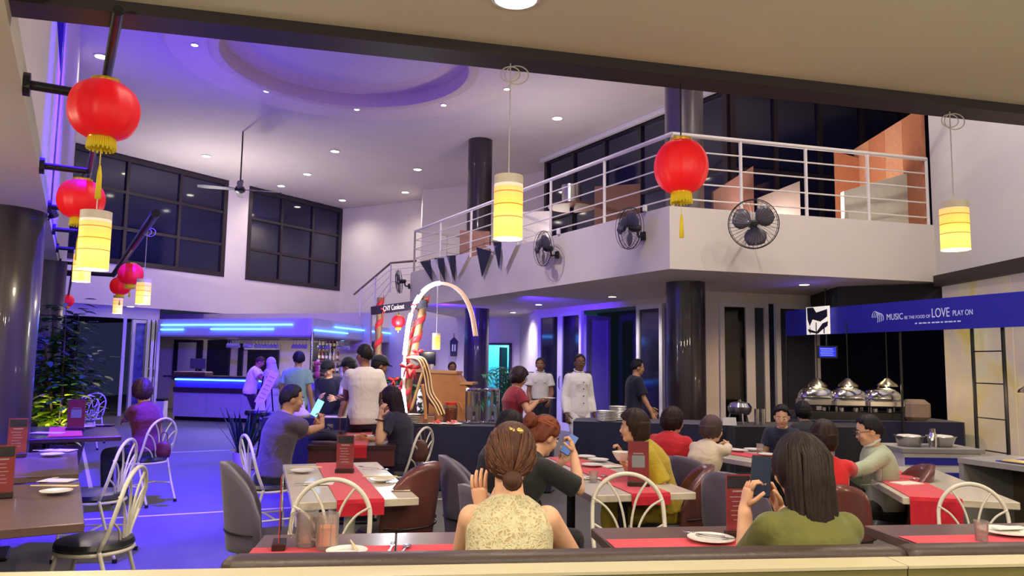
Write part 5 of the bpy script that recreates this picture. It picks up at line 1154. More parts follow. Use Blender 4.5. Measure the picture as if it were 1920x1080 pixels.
# cow patterned cut-out
cow = bpy.data.materials.new('black_white_patches'); cow.use_nodes = True; N = cow.node_tree.nodes; Lk = cow.node_tree.links; no = N.new('ShaderNodeTexNoise'); no.inputs['Scale'].default_value = 14; tc = N.new('ShaderNodeTexCoord'); r_ = N.new('ShaderNodeValToRGB'); r_.color_ramp.interpolation = 'CONSTANT'; r_.color_ramp.elements[0].color = (.01, .01, .012, 1); r_.color_ramp.elements[1].position = .5; r_.color_ramp.elements[1].color = (.75, .72, .74, 1); Lk.new(tc.outputs['Object'], no.inputs['Vector']); Lk.new(no.outputs['Fac'], r_.inputs[0]); Lk.new(r_.outputs[0], N['Principled BSDF'].inputs['Base Color'])
p = on(789, 786, .78); tag(MB().loft([ering(Vector((.015 * math.sin(z * 14), 0, z)), Vector((1, 0, 0)), Vector((0, 1, 0)), rx, rx * .7, 14) for z, rx in ((0, .05), (.08, .045), (.16, .06), (.24, .05), (.30, .045), (.36, .025), (.40, .01))]).build('patched_figure', cow, None, True, loc=(p.x, p.y - .1, .78)), 'black and white patched ornament on the buffet beside the curved stand', 'ornament')
# wooden cabinet on stand behind the buffet (front carved)
M_OAK = mat('oak_orange', (196, 134, 74), .45, var=.12, scale=6, bump=.2)
c = at(838, 745, 12.2); t = thing('wooden_cabinet', 'orange oak cabinet with stepped top and dark side panel', 'cabinet', (c.x, c.y, 0), -.12)
W_ = .30
MB().box((-.42, 0, 1.0), (.36, .5, .74), bev=.01).build('side_panel', mat('cabinet_side_dark', (70, 34, 44), .4), t)
pr = [(-.24, .60), (.42, .60), (.42, 1.14), (.30, 1.20), (.18, 1.36), (-.24, 1.38)]
MB().plate(pr, .5).build('cabinet_body', M_OAK, t)
MB().plate([(-.62, 1.38), (.2, 1.36), (.2, 1.40), (-.62, 1.42)], .54).build('cabinet_top', mat('oak_pale', (214, 160, 96), .4), t); MB().box((.36, 0, 1.21), (.2, .54, .035)).build('step_top', mat('oak_pale', (214, 160, 96), .4), t)
MB().box((.09, -.27, .58), (.68, .03, .04)).build('moulding', mat('oak_pale', (214, 160, 96), .4), t)
for sx in (-.2, .38): MB().box((sx, 0, .3), (.06, .4, .6)).build('leg', M_OAK, t)
for k in range(5): a = -.12 + k * .1; MB().tube([(a, -.255, .74), (a + .03, -.262, .80), (a, -.255, .86), (a - .03, -.262, .92)], .008, 5).build('carved_scroll', mat('oak_pale', (214, 160, 96), .4), t)
t = thing('plate', 'pale cups on top of the wooden cabinet', 'cup', (c.x - .45, c.y, 1.42)); 
bpy.data.objects.remove(t)
for k in range(4): o = MB().lathe([(.02, 0), (.035, .05), (.035, .08), (.03, .08), (.02, .02)], n=12).build('cup', M_CHINA, None, 'auto', loc=(c.x - .5 + .08 * k, c.y, 1.425)); tag(o, 'pale upturned cup on top of the wooden cabinet', 'cup', 'cups on the wooden cabinet')
# ================================================================ BUFFET TABLES
M_CLOTHN = mat('navy_tablecloth', (22, 22, 58), .85, sheen=.2, bump=.1); M_CLOTHK = mat('black_tablecloth', (16, 15, 26), .85, sheen=.1)
def cloth_table(name_label, cloth_label, c, L, D_, H_, rz, m):
    t = thing('trestle_table', name_label, 'table', (c[0], c[1], 0), rz)
    MB().box((0, 0, H_ - .025), (L - .04, D_ - .04, .03)).build('table_top', M_WHITE, t)
    for sx in (-1, 1):
        for sy in (-1, 1): MB().tube([(sx * (L / 2 - .1), sy * (D_ / 2 - .08), 0), (sx * (L / 2 - .1), sy * (D_ / 2 - .08), H_ - .04)], .016, 6).build('leg', M_STEEL, t)
    rings = []; per = []; n = 96
    for i in range(n):
        u = i / n * 2 * (L + D_)
        if u < L: q = (-L / 2 + u, -D_ / 2)
        elif u < L + D_: q = (L / 2, -D_ / 2 + u - L)
        elif u < 2 * L + D_: q = (L / 2 - (u - L - D_), D_ / 2)
        else: q = (-L / 2, D_ / 2 - (u - 2 * L - D_))
        per.append(q)
    for z, f in ((.02, 1), (H_ * .5, .6), (H_ - .01, .0), (H_, -.01)):
        rings.append([Vector((x * (1 + .018 * f * math.sin(i * 1.3)), y * (1 + .05 * f * math.sin(i * 1.3)), z)) for i, (x, y) in enumerate(per)])
    o = MB().loft(rings, cap=True).build('tablecloth', m, None, 'auto', loc=(c[0], c[1], 0), rz=rz); tag(o, cloth_label, 'tablecloth'); return t
b0 = on(860, 797, .78); cloth_table('trestle table of the cookout buffet', 'navy cloth draped to the floor on the cookout buffet table', (-.75, 9.55), 2.6, .8, .78, -.02, M_CLOTHN)
cloth_table('trestle table stacked with plates beside the black column', 'navy cloth on the plate table beside the black column', (1.75, 10.15), 1.75, .8, .80, -.15, M_CLOTHN)
cloth_table('trestle table beyond the seated boy', 'dark cloth on the table beyond the seated boy', (3.75, 9.9), 2.0, .8, .80, .10, M_CLOTHK)
cloth_table('table beneath the row of chafing dishes', 'black cloth under the row of chafing dishes', (5.15, 10.85), 2.3, .8, .82, 0.0, M_CLOTHN)
# drink dispensers
M_ACR = glassmat('acrylic', alpha=.35); M_LIQ = mat('pale_drink', (190, 180, 175), .2, alpha=.5)
for k, (px, lab) in enumerate(((886, 'clear drink dispenser with a steel top nearest the cabinet'), (921, 'clear drink dispenser nearest the woman in maroon'))):
    p = on(px, 795, .78); t = thing('drink_dispenser', lab, 'dispenser', (p.x, 9.5 + .05 * k, .78))
    MB().lathe([(.11, 0), (.115, .02), (.10, .03), (.10, .05)], n=28).build('base', M_CHROME, t, 'auto'); MB().lathe([(.092, .05), (.092, .40)], n=28, cap=False).build('clear_tank', M_ACR, t, 'auto'); MB().lathe([(.001, .052), (.088, .052), (.088, .22), (.001, .22)], n=28).build('drink', M_LIQ, t, 'auto')
    MB().lathe([(.10, .40), (.105, .41), (.105, .43), (.09, .445), (.001, .45)], n=28).build('lid', M_CHROME, t, 'auto'); MB().tube([(0, 0, .05), (0, 0, .4)], .018, 10).build('ice_core', M_STEEL, t, 'auto')
    MB().tube([(.02, -.09, .10), (.02, -.14, .10), (.02, -.15, .06)], .011, 8).build('tap', M_CHROME, t, 'auto'); MB().box((.02, -.135, .135), (.03, .012, .05)).build('tap_lever', M_BLACKP, t)
    for a in (.4, 2.7, 3.6, 5.8): MB().tube([(.10 * math.cos(a), .10 * math.sin(a), .02), (.10 * math.cos(a), .10 * math.sin(a), .42)], .006, 6).build('frame_rod', M_CHROME, t)
    o = t
# stacked plates etc on buffets
def stack(px, Y, z, n, r, lab, grp, m, hgt=.022):
    p = at(px, 700, Y)
    base = None
    for k in range(n):
        if base is None: base = MB().lathe([(.001, 0), (r * .6, 0), (r, .016), (r, .019), (r * .6, .006), (.001, .006)], n=24).build('plate', m, None, 'auto', loc=(p.x, p.y, z)); tag(base, lab, 'plate', grp)
        else: o = base.copy(); COL.objects.link(o); o.location = (p.x, p.y, z + k * hgt)
stack(772, 9.35, .78, 6, .13, 'white plate in the stack at the end of the cookout buffet', 'plates stacked on the cookout buffet', M_CHINA, .02)
stack(1137, 9.95, .80, 7, .13, 'white plate in the stack on the plate table', 'plates stacked low on the plate table', M_CHINA, .020); stack(1158, 10.2, .80, 9, .12, 'white plate in the taller stack behind on the plate table', 'plates stacked tall on the plate table', M_CHINA, .021)
p = on(808, 784, .78); t = thing('tray_box', 'brown wooden tray box on the cookout buffet', 'box', (p.x, 9.42, .78)); MB().box((0, 0, .05), (.30, .2, .1), bev=.006).build('box_body', mat('tray_brown', (140, 100, 80), .5), t); MB().box((0, 0, .1), (.27, .17, .02)).build('box_content', mat('food_dark', (60, 36, 26), .6, var=.4, scale=40), t)
p = on(845, 790, .78); t = thing('jar', 'glass jar with red lid and snacks on the cookout buffet', 'jar', (p.x - .0, 9.75, .78)); MB().lathe([(.001, 0), (.085, 0), (.09, .02), (.09, .2), (.08, .23)], n=22).build('glass_body', M_ACR, t, 'auto'); MB().lathe([(.001, .01), (.08, .01), (.08, .17), (.001, .18)], n=22).build('snacks', mat('snack_orange', (190, 90, 50), .6, var=.4, scale=60), t, 'auto'); MB().lathe([(.085, .22), (.085, .25), (.001, .255)], n=22).build('lid', mat('lid_red', (200, 40, 30), .4), t, 'auto')
for k, (px, col) in enumerate(((820, (220, 80, 70)), (848, (226, 130, 130)), (793, (225, 225, 215)))):
    p = on(px, 797, .78); t = thing('plate', ('plate of red cut fruit on the buffet edge', 'plate of pink cut fruit on the buffet edge', 'plain white plate on the buffet edge')[k], 'plate', (p.x, 9.27, .782), 0, 'plates of food on the buffet edge'); MB().lathe([(.001, 0), (.07, 0), (.12, .016), (.12, .02), (.07, .008), (.001, .008)], n=26).build('plate_rim', M_WHITE, t, 'auto')
    if k < 2:
        rn = random.Random(k)
        for j in range(9): a = rn.uniform(0, 6.28); r__ = rn.uniform(0, .06); MB().box((r__ * math.cos(a), r__ * math.sin(a), .02 + rn.uniform(0, .03)), (.035, .03, .02), R=Matrix.Rotation(a, 3, 'Z'), bev=.005).build('fruit_piece', mat('fruit_%d' % k, col, .4), t)
# chafing dishes with domed lids
def chafer(loc, rz, label, sc=1.0):
    t = thing('chafing_dish', label, 'chafing dish', loc, rz, 'chafing dishes of the buffet')
    MB().box((0, 0, .12), (.50, .34, .10), bev=.02).build('pan', M_STEEL, t)
    mb = MB(); rings = []
    for j in range(9): a = PI / 2 * j / 8; rings.append([Vector((x * (.25 * math.cos(a) ** .5 if a < PI / 2 else 0), y, .17 + .17 * math.sin(a))) for x, y in ()] or ering(Vector((0, 0, .17 + .17 * math.sin(a))), Vector((1, 0, 0)), Vector((0, 1, 0)), max(.25 * math.cos(a) ** .6, .01), max(.17 * math.cos(a) ** .6, .01), 28, .55))
    mb.loft(rings); mb.build('dome_lid', M_CHROME, t, True)
    MB().tube([(-.06, -.02, .34), (-.04, -.02, .37), (.04, -.02, .37), (.06, -.02, .34)], .008, 8).build('lid_handle', M_CHROME, t, 'auto')
    for sx in (-1, 1):
        for sy in (-1, 1): MB().tube([(sx * .22, sy * .14, 0), (sx * .22, sy * .14, .1)], .01, 6).build('leg', M_CHROME, t)
    for sx in (-.1, .1): MB().lathe([(.035, .0), (.035, .05), (.001, .05)], (sx, 0, 0), 14).build('burner', M_STEEL, t, 'auto')
    return t
for k, (px, Y) in enumerate(((1532, 10.9), (1592, 10.8), (1655, 10.7))):
    p = at(px, 780, Y); chafer((p.x, p.y, .93), -.05, ('domed steel chafing dish under the first heat lamp by the glass doors', 'domed steel chafing dish under the middle heat lamp', 'domed steel chafing dish under the heat lamp nearest the onyx wall')[k])
chp = at(1595, 790, 10.78); t = thing('plinth', 'long black raised shelf that lifts the chafing dishes', 'plinth', (chp.x, 10.8, .82)); MB().box((0, 0, .055), (1.7, .42, .11), bev=.006).build('plinth_body', M_BLACK, t)
p = at(1717, 785, 10.6); tag(MB().box((0, 0, .15), (.36, .25, .3), bev=.06).build('wrapped_box', mat('tan_cover', (150, 128, 112), .8), loc=(p.x, p.y, .82)), 'tan covered box at the end of the chafing dishes', 'box')
p = at(1387, 775, 9.9); t = thing('soup_warmer', 'round steel soup warmer by the glass doors', 'warmer', (p.x, p.y, .80)); MB().lathe([(.001, .12), (.12, .12), (.15, .17), (.155, .22), (.001, .22)], n=26).build('pot', M_STEEL, t, 'auto'); MB().lathe([(.155, .22), (.12, .27), (.02, .29), (.02, .31), (.001, .315)], n=26).build('lid', M_CHROME, t, 'auto')
for a in (.5, 2.6, 4.7): MB().tube([(.12 * math.cos(a), .12 * math.sin(a), .14), (.15 * math.cos(a), .15 * math.sin(a), 0)], .01, 6).build('leg', M_CHROME, t)
p = at(1368, 797, 9.6); tag(MB().plate([(-.09, 0), (.09, 0), (.08, .10), (-.08, .10)], .012).build('label_card', M_WHITE, loc=(p.x, p.y, .80)), 'white blank card on the table by the soup warmer', 'card')
p = at(1425, 790, 9.8)
for dx in (-.04, .04): tag(MB().lathe([(.032, 0), (.032, .2), (.028, .2), (.028, .01), (.001, .01)], n=16).build('steel_cup', M_STEEL, None, 'auto', loc=(p.x + dx, p.y, .80)), 'tall steel cutlery cup beside the soup warmer', 'cup', 'steel cutlery cups')
# heat lamps hanging in a row
for k, (px, Y) in enumerate(((1533, 10.9), (1590, 10.8), (1664, 10.7), (1935, 8.4))):
    c = at(px, 718 + (10 if k == 3 else 0), Y); t = thing('heat_lamp', ('heat lamp over the first chafing dish by the glass doors', 'heat lamp over the middle chafing dish', 'heat lamp over the chafing dish nearest the onyx wall', 'heat lamp at the near end of the onyx wall')[k], 'lamp', c, 0, 'steel heat lamps of the buffet')
    MB().lathe([(.14, -.05), (.13, -.02), (.06, .035), (.04, .06), (.02, .07)], n=26, cap=False).build('lamp_shade', mat('brass_steel', (200, 190, 160), .25, metal=1.0), t, 'auto'); MB().lathe([(.001, -.035), (.05, -.035), (.03, 0)], n=16, cap=False).build('bulb', M_LAMP, t); MB().tube([(0, 0, .07), (0, 0, 2.2 - c.z)], .007, 6).build('cord', M_BLACK, t)
    point('heat_lamp_glow', (c.x, c.y, c.z - .08), 9, (1, .75, .45), .04)
# banner canopy
bq0, bq1 = at(1475, 615, 12.0), at(1960, 565, 8.2); M_BAN = mat('banner_blue', (34, 34, 170), .5, var=.03)
t = thing('banner', 'long blue buffet banner with white lettering', 'banner', (bq0.x, bq0.y, 0)); d = Vector((bq1.x - bq0.x, bq1.y - bq0.y, 0)); Lb = d.length; u = d.normalized(); nb_ = Vector((u.y, -u.x, 0))
if nb_.y > 0: nb_ = -nb_
z0_, z1_ = 2.0, 2.36
zl = CAMH + (at(1475, 635, bq0.y).z - CAMH); z0_ = at(1475, 636, bq0.y).z; z1_ = at(1475, 592, bq0.y).z; z2_ = at(1920, 603, 8.4).z; z3_ = at(1920, 540, 8.4).z; z0_ = (z0_ + z2_) / 2; z1_ = (z1_ + z3_) / 2
th = nb_ * .02
MB().loft([[Vector((0, 0, z0_)) + th, d + Vector((0, 0, z0_)) + th, d + Vector((0, 0, z0_)) - th, Vector((0, 0, z0_)) - th], [Vector((0, 0, z1_)) + th, d + Vector((0, 0, z1_)) + th, d + Vector((0, 0, z1_)) - th, Vector((0, 0, z1_)) - th]]).build('banner_cloth', M_BAN, t)
back = -nb_ * .9
MB().loft([[Vector((0, 0, z1_)), d + Vector((0, 0, z1_)), d + back * .2 + Vector((0, 0, z1_)), back * .2 + Vector((0, 0, z1_))], [Vector((0, 0, z1_ + .02)), d + Vector((0, 0, z1_ + .02)), d + back * .2 + Vector((0, 0, z1_ + .02)), back * .2 + Vector((0, 0, z1_ + .02))]]).build('canopy_roof', M_BAN, t)
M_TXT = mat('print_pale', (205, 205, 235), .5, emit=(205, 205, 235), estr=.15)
def ban_at(px, fz): # local point on the banner front at pixel column
    q = wline(px, (Vector((bq0.x, bq0.y)), Vector((u.x, u.y)))); return Vector((q.x - bq0.x, q.y - bq0.y, z0_ + (z1_ - z0_) * fz)) + nb_ * .024
for s_, px, px1, fz, hh_ in (('MUSIC', 1660, 1690, .42, .085), ('BE THE FOOD OF', 1693, 1741, .42, .042), ('LOVE', 1744, 1777, .42, .12), ('PLAY ON', 1783, 1820, .44, .068)):
    fit_txt('lettering', s_, M_TXT, t, hh_, (ban_at(px1, 0) - ban_at(px, 0)).length, frame_mw(ban_at(px, fz), u, nb_), .001)
for k in range(11): MB().box(ban_at(1714 + 8 * k, .25), (.03 + .012 * (k % 3), .004, .016), R=Matrix.Rotation(math.atan2(u.y, u.x), 3, 'Z')).build('printed_line', M_TXT, t)
# pale swirl emblem before the lettering
for k in range(4): MB().tube([ban_at(1636, .5) + u * ((.02 + .03 * k + .05 * math.cos(a)) ) + Vector((0, 0, (.10 - .012 * k) * math.sin(a))) for a in [-.6 + 3.6 * i / 12 for i in range(13)]], .004, 5).build('swirl_emblem', M_TXT, t)
# square picture sign: piano keys and arm shapes (plain)
q = ban_at(1537, .5) + nb_ * .05; t2 = thing('picture_sign', 'square white sign with a dark angular drawing on the blue banner', 'sign', (bq0.x + q.x, bq0.y + q.y, q.z + .02)); 
Mq = frame_mw((0, 0, 0), u, nb_).to_3x3()
hh = .22
MB().box((0, 0, 0), (hh * 2.1, hh * 1.9, .02), R=Mq).build('sign_panel', emis('sign_panel_lit', (236, 226, 214), .5), t2)
for pl in ([(-.21, .20), (-.08, .20), (-.02, .12), (.20, .16), (.20, .05), (.06, -.02), (-.10, .02), (-.16, -.08), (-.20, .02)], [(-.20, -.12), (-.02, -.17), (.10, -.05), (.21, -.02), (.20, -.09), (.10, -.14), (.0, -.20), (-.18, -.17)], [(-.16, -.20), (-.15, -.20), (-.15, -.10), (-.16, -.10)], [(.12, -.2), (.14, -.2), (.14, -.1), (.12, -.1)]):
    MB().loft([[Mq @ Vector((x, y, .011)) for x, y in pl], [Mq @ Vector((x, y, .014)) for x, y in pl]]).build('drawn_shape', mat('ink_dark', (24, 24, 50), .5), t2)
# black frame ladders holding the banner before the onyx wall
t = thing('stall_frame', 'black upright frame with thin rungs standing before the onyx wall', 'frame')
for px, Y in ((1826, 9.6), (1884, 9.1), (1476, 12.0), (1690, 10.4)):
    p = at(px, 700, Y); MB().tube([(p.x, p.y, .02), (p.x, p.y, z0_ + .1)], .022 if px > 1800 else .016, 6).build('upright', M_BLACK, t)
pa, pb = at(1826, 700, 9.6), at(1884, 700, 9.1)
for z in (.55, .95, 1.38, 1.78): MB().tube([(pa.x, pa.y, z), (pb.x, pb.y, z)], .009, 6).build('rung', M_BLACK, t)
# blue TV glow behind buffet
for (px, py, w_, h_, Y) in ((1552, 660, .28, .16, 12.5),):
    c = at(px, py, Y); t = thing('menu_screen', 'blue glowing menu screen behind the heat lamps', 'screen', c); MB().box((0, .02, 0), (w_ + .06, .03, h_ + .05)).build('casing', M_BLACK, t); MB().box((0, 0, 0), (w_, .006, h_)).build('screen', emis('screen_navy', (30, 40, 190), .7), t); MB().tube([(0, .03, 0), (0, .03, ZS - c.z)], .012, 6).build('hanger', M_BLACK, t)
    for k in range(4): MB().box((-.02 + .01 * (k % 2), -.006, .05 - .034 * k), (w_ * .75, .002, .010)).build('printed_line', emis('screen_line', (110, 130, 240), .8), t)
# ================================================================ SEATING
M_CHAIRW = mat('chair_white_enamel', (226, 220, 206), .3, var=.02, coat=.2); M_CUSH = mat('cushion_black', (34, 36, 42), .32, spec=.6, bump=.1)
M_GREYF = mat('shell_grey', (84, 74, 96), .7, sheen=.3); M_BROWNL = mat('leather_brown', (106, 62, 58), .28, coat=.25, bump=.1)
def white_chair(label, loc, rz, grp='white metal chairs'):
    t = thing('dining_chair', label, 'chair', (loc[0], loc[1], 0), rz, grp)
    MB().lathe([(.001, .445), (.20, .445), (.215, .462), (.205, .49), (.15, .505), (.001, .508)], n=30).build('seat', M_CUSH, t, 'auto')
    MB().tube([(.205 * math.cos(a), .205 * math.sin(a), .435) for a in [2 * PI * i / 30 for i in range(30)]], .012, 8, closed=True).build('seat_ring', M_CHAIRW, t, True)
    for s_ in (-1, 1): MB().tube(cr([Vector(p) for p in ((s_ * .13, .15, .43), (s_ * .17, .18, .25), (s_ * .19, .21, .02))]), .012, 8).build('leg', M_CHAIRW, t, True)
    for s_ in (-1, 1): MB().tube(cr([Vector(p) for p in ((s_ * .205, -.10, .46), (s_ * .20, -.16, .25), (s_ * .20, -.24, .02))]), .012, 8).build('leg', M_CHAIRW, t, True)
    pts = [Vector((-.205, -.10, .46)), Vector((-.212, -.15, .58)), Vector((-.21, -.185, .70))]
    for i in range(1, 12): a = PI - PI * i / 12; pts.append(Vector((.21 * math.cos(a), -.19 - .03 * math.sin(a), .70 + .20 * math.sin(a))))
    pts += [Vector((.21, -.185, .70)), Vector((.212, -.15, .58)), Vector((.205, -.10, .46))]
    MB().tube(cr(pts, 2), .013, 8).build('back_frame', M_CHAIRW, t, True)
    for s_ in (-1, 1):
        MB().tube(cr([Vector(p) for p in ((s_ * .012, -.165, .45), (s_ * .02, -.185, .62), (s_ * .055, -.20, .76), (s_ * .125, -.215, .865))]), .008, 6).build('fan_rod', M_CHAIRW, t, True)
        MB().tube(cr([Vector(p) for p in ((s_ * .03, -.165, .48), (s_ * .07, -.18, .62), (s_ * .13, -.19, .71), (s_ * .208, -.19, .76))]), .0075, 6).build('fan_rod', M_CHAIRW, t, True)
        MB().tube(cr([Vector(p) for p in ((s_ * .06, -.16, .47), (s_ * .12, -.17, .56), (s_ * .21, -.165, .62))]), .0075, 6).build('fan_rod', M_CHAIRW, t, True)
        MB().tube([(s_ * .19, -.17, .20), (s_ * .172, .185, .20)], .009, 6).build('stretcher', M_CHAIRW, t)
    MB().tube([(-.18, .02, .20), (.18, .02, .20)], .009, 6).build('stretcher', M_CHAIRW, t)
    for x, y in ((-.19, .21), (.19, .21), (-.2, -.24), (.2, -.24)): MB().lathe([(.018, 0), (.018, .03), (.001, .03)], (x, y, 0), 10).build('rubber_foot', M_BLACKP, t)
    return t
def shell_chair(label, loc, rz, m, grp, hb=.86, w=.27):
    t = thing('dining_chair', label, 'chair', (loc[0], loc[1], 0), rz, grp)
    n = 17; outer = []; inner = []
    for j in range(11):
        v = j / 10; ro = []; ri = []
        for i in range(n):
            a = -1.25 + 2.5 * i / (n - 1); top = .44 + (hb - .44) * math.sqrt(max(0, 1 - (abs(a) / 1.32) ** 2.6))
            z = .40 + (top - .40) * v; rx = w * (.80 + .20 * min(1, v * 1.6) - .06 * v * v); cy = .04
            ro.append(Vector((rx * math.sin(a), cy - (w + .02 + .06 * v) * math.cos(a), z))); ri.append(Vector(((rx - .035) * math.sin(a), cy - (w - .02 + .055 * v) * math.cos(a), z)))
        outer.append(ro + ri[::-1])
    MB().loft(outer).build('backrest', m, t, True)
    MB().lathe([(.001, .36), (.20, .36), (.235, .39), (.235, .44), (.20, .475), (.001, .485)], (0, .03, 0), 28).build('seat', m if m is M_GREYF else M_CUSH, t, 'auto')
    MB().tube([Vector(((w + .01) * math.sin(a), .04 - (w + .035) * math.cos(a), .52)) for a in [-1.1 + 2.2 * i / 16 for i in range(17)]], .006, 6).build('piping', M_BLACK, t, True)
    for x, y in ((-.17, .18), (.17, .18), (-.17, -.14), (.17, -.14)): MB().tube([(x, y, .37), (x * 1.12, y * 1.15, 0)], .016, 8).build('leg', M_BLACK, t)
    return t
def seat_for(key): return PEOPLE[key][1]['loc'], PEOPLE[key][0].rotation_euler.z
# chairs under the seated people
for key, kind, lab in (('blacktee', 'g', 'grey shell chair under the woman in the black T-shirt'), ('specs', 'g', 'grey shell chair under the dark-haired woman in glasses'), ('yellow', 'b', 'brown leather shell chair of the woman in yellow'), ('redback', 'g', 'grey shell chair of the person in red by the black column'),
                       ('cream', 'g', 'grey shell chair of the elderly person in cream'), ('boy', 'g', 'grey shell chair of the seated boy'), ('red2', 'b', 'brown leather shell chair of the person in the red T-shirt'), ('green', 'b', 'brown leather shell chair behind the man in the green sweater'),
                       ('behind', 'g', 'grey shell chair of the person in dark clothes'), ('phoneman', 'w', 'white metal fan-back chair of the man with the lit phone'), ('handhead', 'w', 'white metal fan-back chair of the woman resting her head'), ('maroonseat', 'w', 'white metal fan-back chair of the seated woman in maroon')):
    l, rz = seat_for(key); f = Vector((-math.sin(rz), math.cos(rz), 0))
    if kind == 'w': white_chair(lab, l + f * (-.03 if key != 'maroonseat' else .0), rz)
    else: shell_chair(lab, l + f * (.0 if kind == 'g' else -.03), rz, M_GREYF if kind == 'g' else M_BROWNL, 'grey shell chairs' if kind == 'g' else 'brown leather chairs')
# empty chairs
p = at(606, 950, 3.95); white_chair('white metal fan-back chair behind the beer mugs', p, D2R(180))
p = at(1187, 950, 4.33); white_chair('white metal fan-back chair under the near end of the long white table', p, D2R(180))
p = at(1838, 950, 4.35); white_chair('white metal fan-back chair in front of the grey open counter', p, D2R(162)).scale = (.86, .86, .97)
p = on(178, 1016, .47); white_chair('white metal fan-back chair with round black cushion nearest the camera', p, D2R(98))
p = on(182, 928, .47); white_chair('white metal fan-back chair at the second brown table', p, D2R(96))
for k, (px, Y) in enumerate(((150, 12.6), (165, 13.6))): p = at(px, 760, Y); white_chair(('white fan-back chair beside the potted bush', 'white fan-back chair just beyond the one by the bush')[k], p, D2R(60))
p = on(500, 1040, 0); p = at(508, 940, 4.75); shell_chair('grey shell chair with its back to the blue floor beside the white table', p, D2R(-72), M_GREYF, 'grey shell chairs', .92)
p = at(905, 930, 5.2); shell_chair('empty grey shell chair behind the woman in lace', p, D2R(-78), M_GREYF, 'grey shell chairs', .92)
p = at(742, 930, 4.95); shell_chair('empty brown leather shell chair at the white table', p, D2R(62), M_BROWNL, 'brown leather chairs', .92)
p = at(1392, 910, 4.9); shell_chair('grey shell chair between the phone and the person in cream', p, D2R(-40), M_GREYF, 'grey shell chairs', .90)
# ================================================================ TABLES
M_TW = mat('table_white', (214, 204, 186), .25, var=.03, coat=.3); M_TB = mat('table_brown', (104, 82, 78), .28, var=.10, scale=5, coat=.2); M_TD = mat('table_dark', (62, 34, 36), .3, coat=.2); M_RED = mat('runner_red', (206, 24, 50), .8, var=.04, sheen=.2)
def table(label, c, ux, W_, L_, m, H_=.75, th=.045, ped=True, pedm=None):
    # ux: direction of the long axis, W_ across
    ang = math.atan2(ux[1], ux[0]) - PI / 2
    t = thing('dining_table', label, 'table', (c[0], c[1], 0), ang); MB().box((0, 0, H_ - th / 2), (W_, L_, th), bev=.004).build('table_top', m, t)
    pm = pedm or M_BLACK
    for sy in ((-1, 1) if L_ > 1.3 else (0,)):
        MB().tube([(0, sy * L_ * .3, .03), (0, sy * L_ * .3, H_ - th)], .035, 12).build('pedestal', pm, t, 'auto'); MB().box((0, sy * L_ * .3, .015), (.42, .42, .03), bev=.01).build('foot_plate', pm, t); MB().box((0, sy * L_ * .3, H_ - th - .01), (.3, .3, .02)).build('top_plate', pm, t)
    return t
def runner(label, t, W_, H_, x0, w, y0, y1, drop0=0.0, drop1=0.0, across=False):
    L = []; z = H_ + .003; th = .002
    path = []
    if drop0: path += [(y0 - .006, z - drop0), (y0 - .006, z - .02)]
    path += [(y0, z), ((y0 + y1) / 2, z + .0008), (y1, z)]
    if drop1: path += [(y1 + .006, z - .02), (y1 + .006, z - drop1)]
    R = []
    for i, (y, zz) in enumerate(path):
        wv = .006 * math.sin(i * 2) if zz < z - .03 else 0
        a = [(x0 - w / 2, y + wv, zz), (x0 + w / 2, y - wv, zz)]
        if zz < z - .01: b = [(x0 + w / 2, y - wv + (th if y > 0 else -th), zz), (x0 - w / 2, y + wv + (th if y > 0 else -th), zz)]
        else: b = [(x0 + w / 2, y, zz + th), (x0 - w / 2, y, zz + th)]
        q = [Vector(v) for v in a + b]
        if across: q = [Vector((v.y, v.x, v.z)) for v in q]
        R.append(q)
    o = MB().loft(R).build('table_runner', M_RED, loc=t.location, rz=t.rotation_euler.z); tag(o, label, 'table runner', 'red table runners'); return o
def rot_ax(deg): return Vector((math.cos(D2R(deg)), math.sin(D2R(deg))))
TB = {}
ub = Vector((math.cos(D2R(8)), math.sin(D2R(8))))                 # direction of the bench row
vb = Vector((-ub.y, ub.x))
def row_table(label, p_farleft, L_, Dp):
    a = Vector(p_farleft[:2]); c = a + ub * L_ / 2 - vb * Dp / 2
    return table(label, c, vb, L_, Dp, M_TB)
f0 = on(495, 1003, .75); sm = on(743, 999, .75); w1 = (sm.xy - f0.xy).dot(ub)
TB['F1'] = row_table('brown table under the beer mugs by the half wall', f0, w1 - .002, .62)
TB['F2'] = row_table('brown table before the woman in lace, joined to the table with the mugs', f0.xy + ub * (w1 + .002), .72, .62)
g0 = on(1108, 990, .75); TB['G'] = row_table('brown table before the woman in olive', g0, .84, .62)
h0 = on(1620, 985, .75); TB['H'] = row_table('brown table beyond the seam of the half wall', h0, .95, .62)
for k, (w_, lab) in (('F1', (w1, 'red runner lengthwise on the table with the beer mugs')), ('F2', (.72, 'red runner on the table before the woman in lace')), ('G', (.84, 'red runner on the table before the woman in olive')), ('H', (.95, 'red runner on the table beyond the half wall seam'))):
    runner(lab, TB[k], .3, .75, -.10, .30, -w_ / 2 + .004, w_ / 2 - .004, across=True)
wc, wu = Vector((-1.13, 5.16)), Vector((-.32, .947))
TB['W'] = table('white rectangular table with a red runner in the middle of the room', wc, wu, .72, 1.62, M_TW, pedm=M_CHAIRW); runner('red runner hanging over the end of the middle white table', TB['W'], .72, .75, .02, .27, -.81, .81, drop0=.09)
TB['Y'] = table('long white table between the woman in black and the woman in yellow', (.63, 5.62), Vector((-.24, .97)), .70, 1.8, M_TW); runner('red runner along the long white table of the woman in yellow', TB['Y'], .7, .75, .04, .26, -.9, .9, drop0=.07)
NC, FL, FR = on(1692, 932, .75).xy, on(1597, 878, .75).xy, on(1798, 910, .75).xy
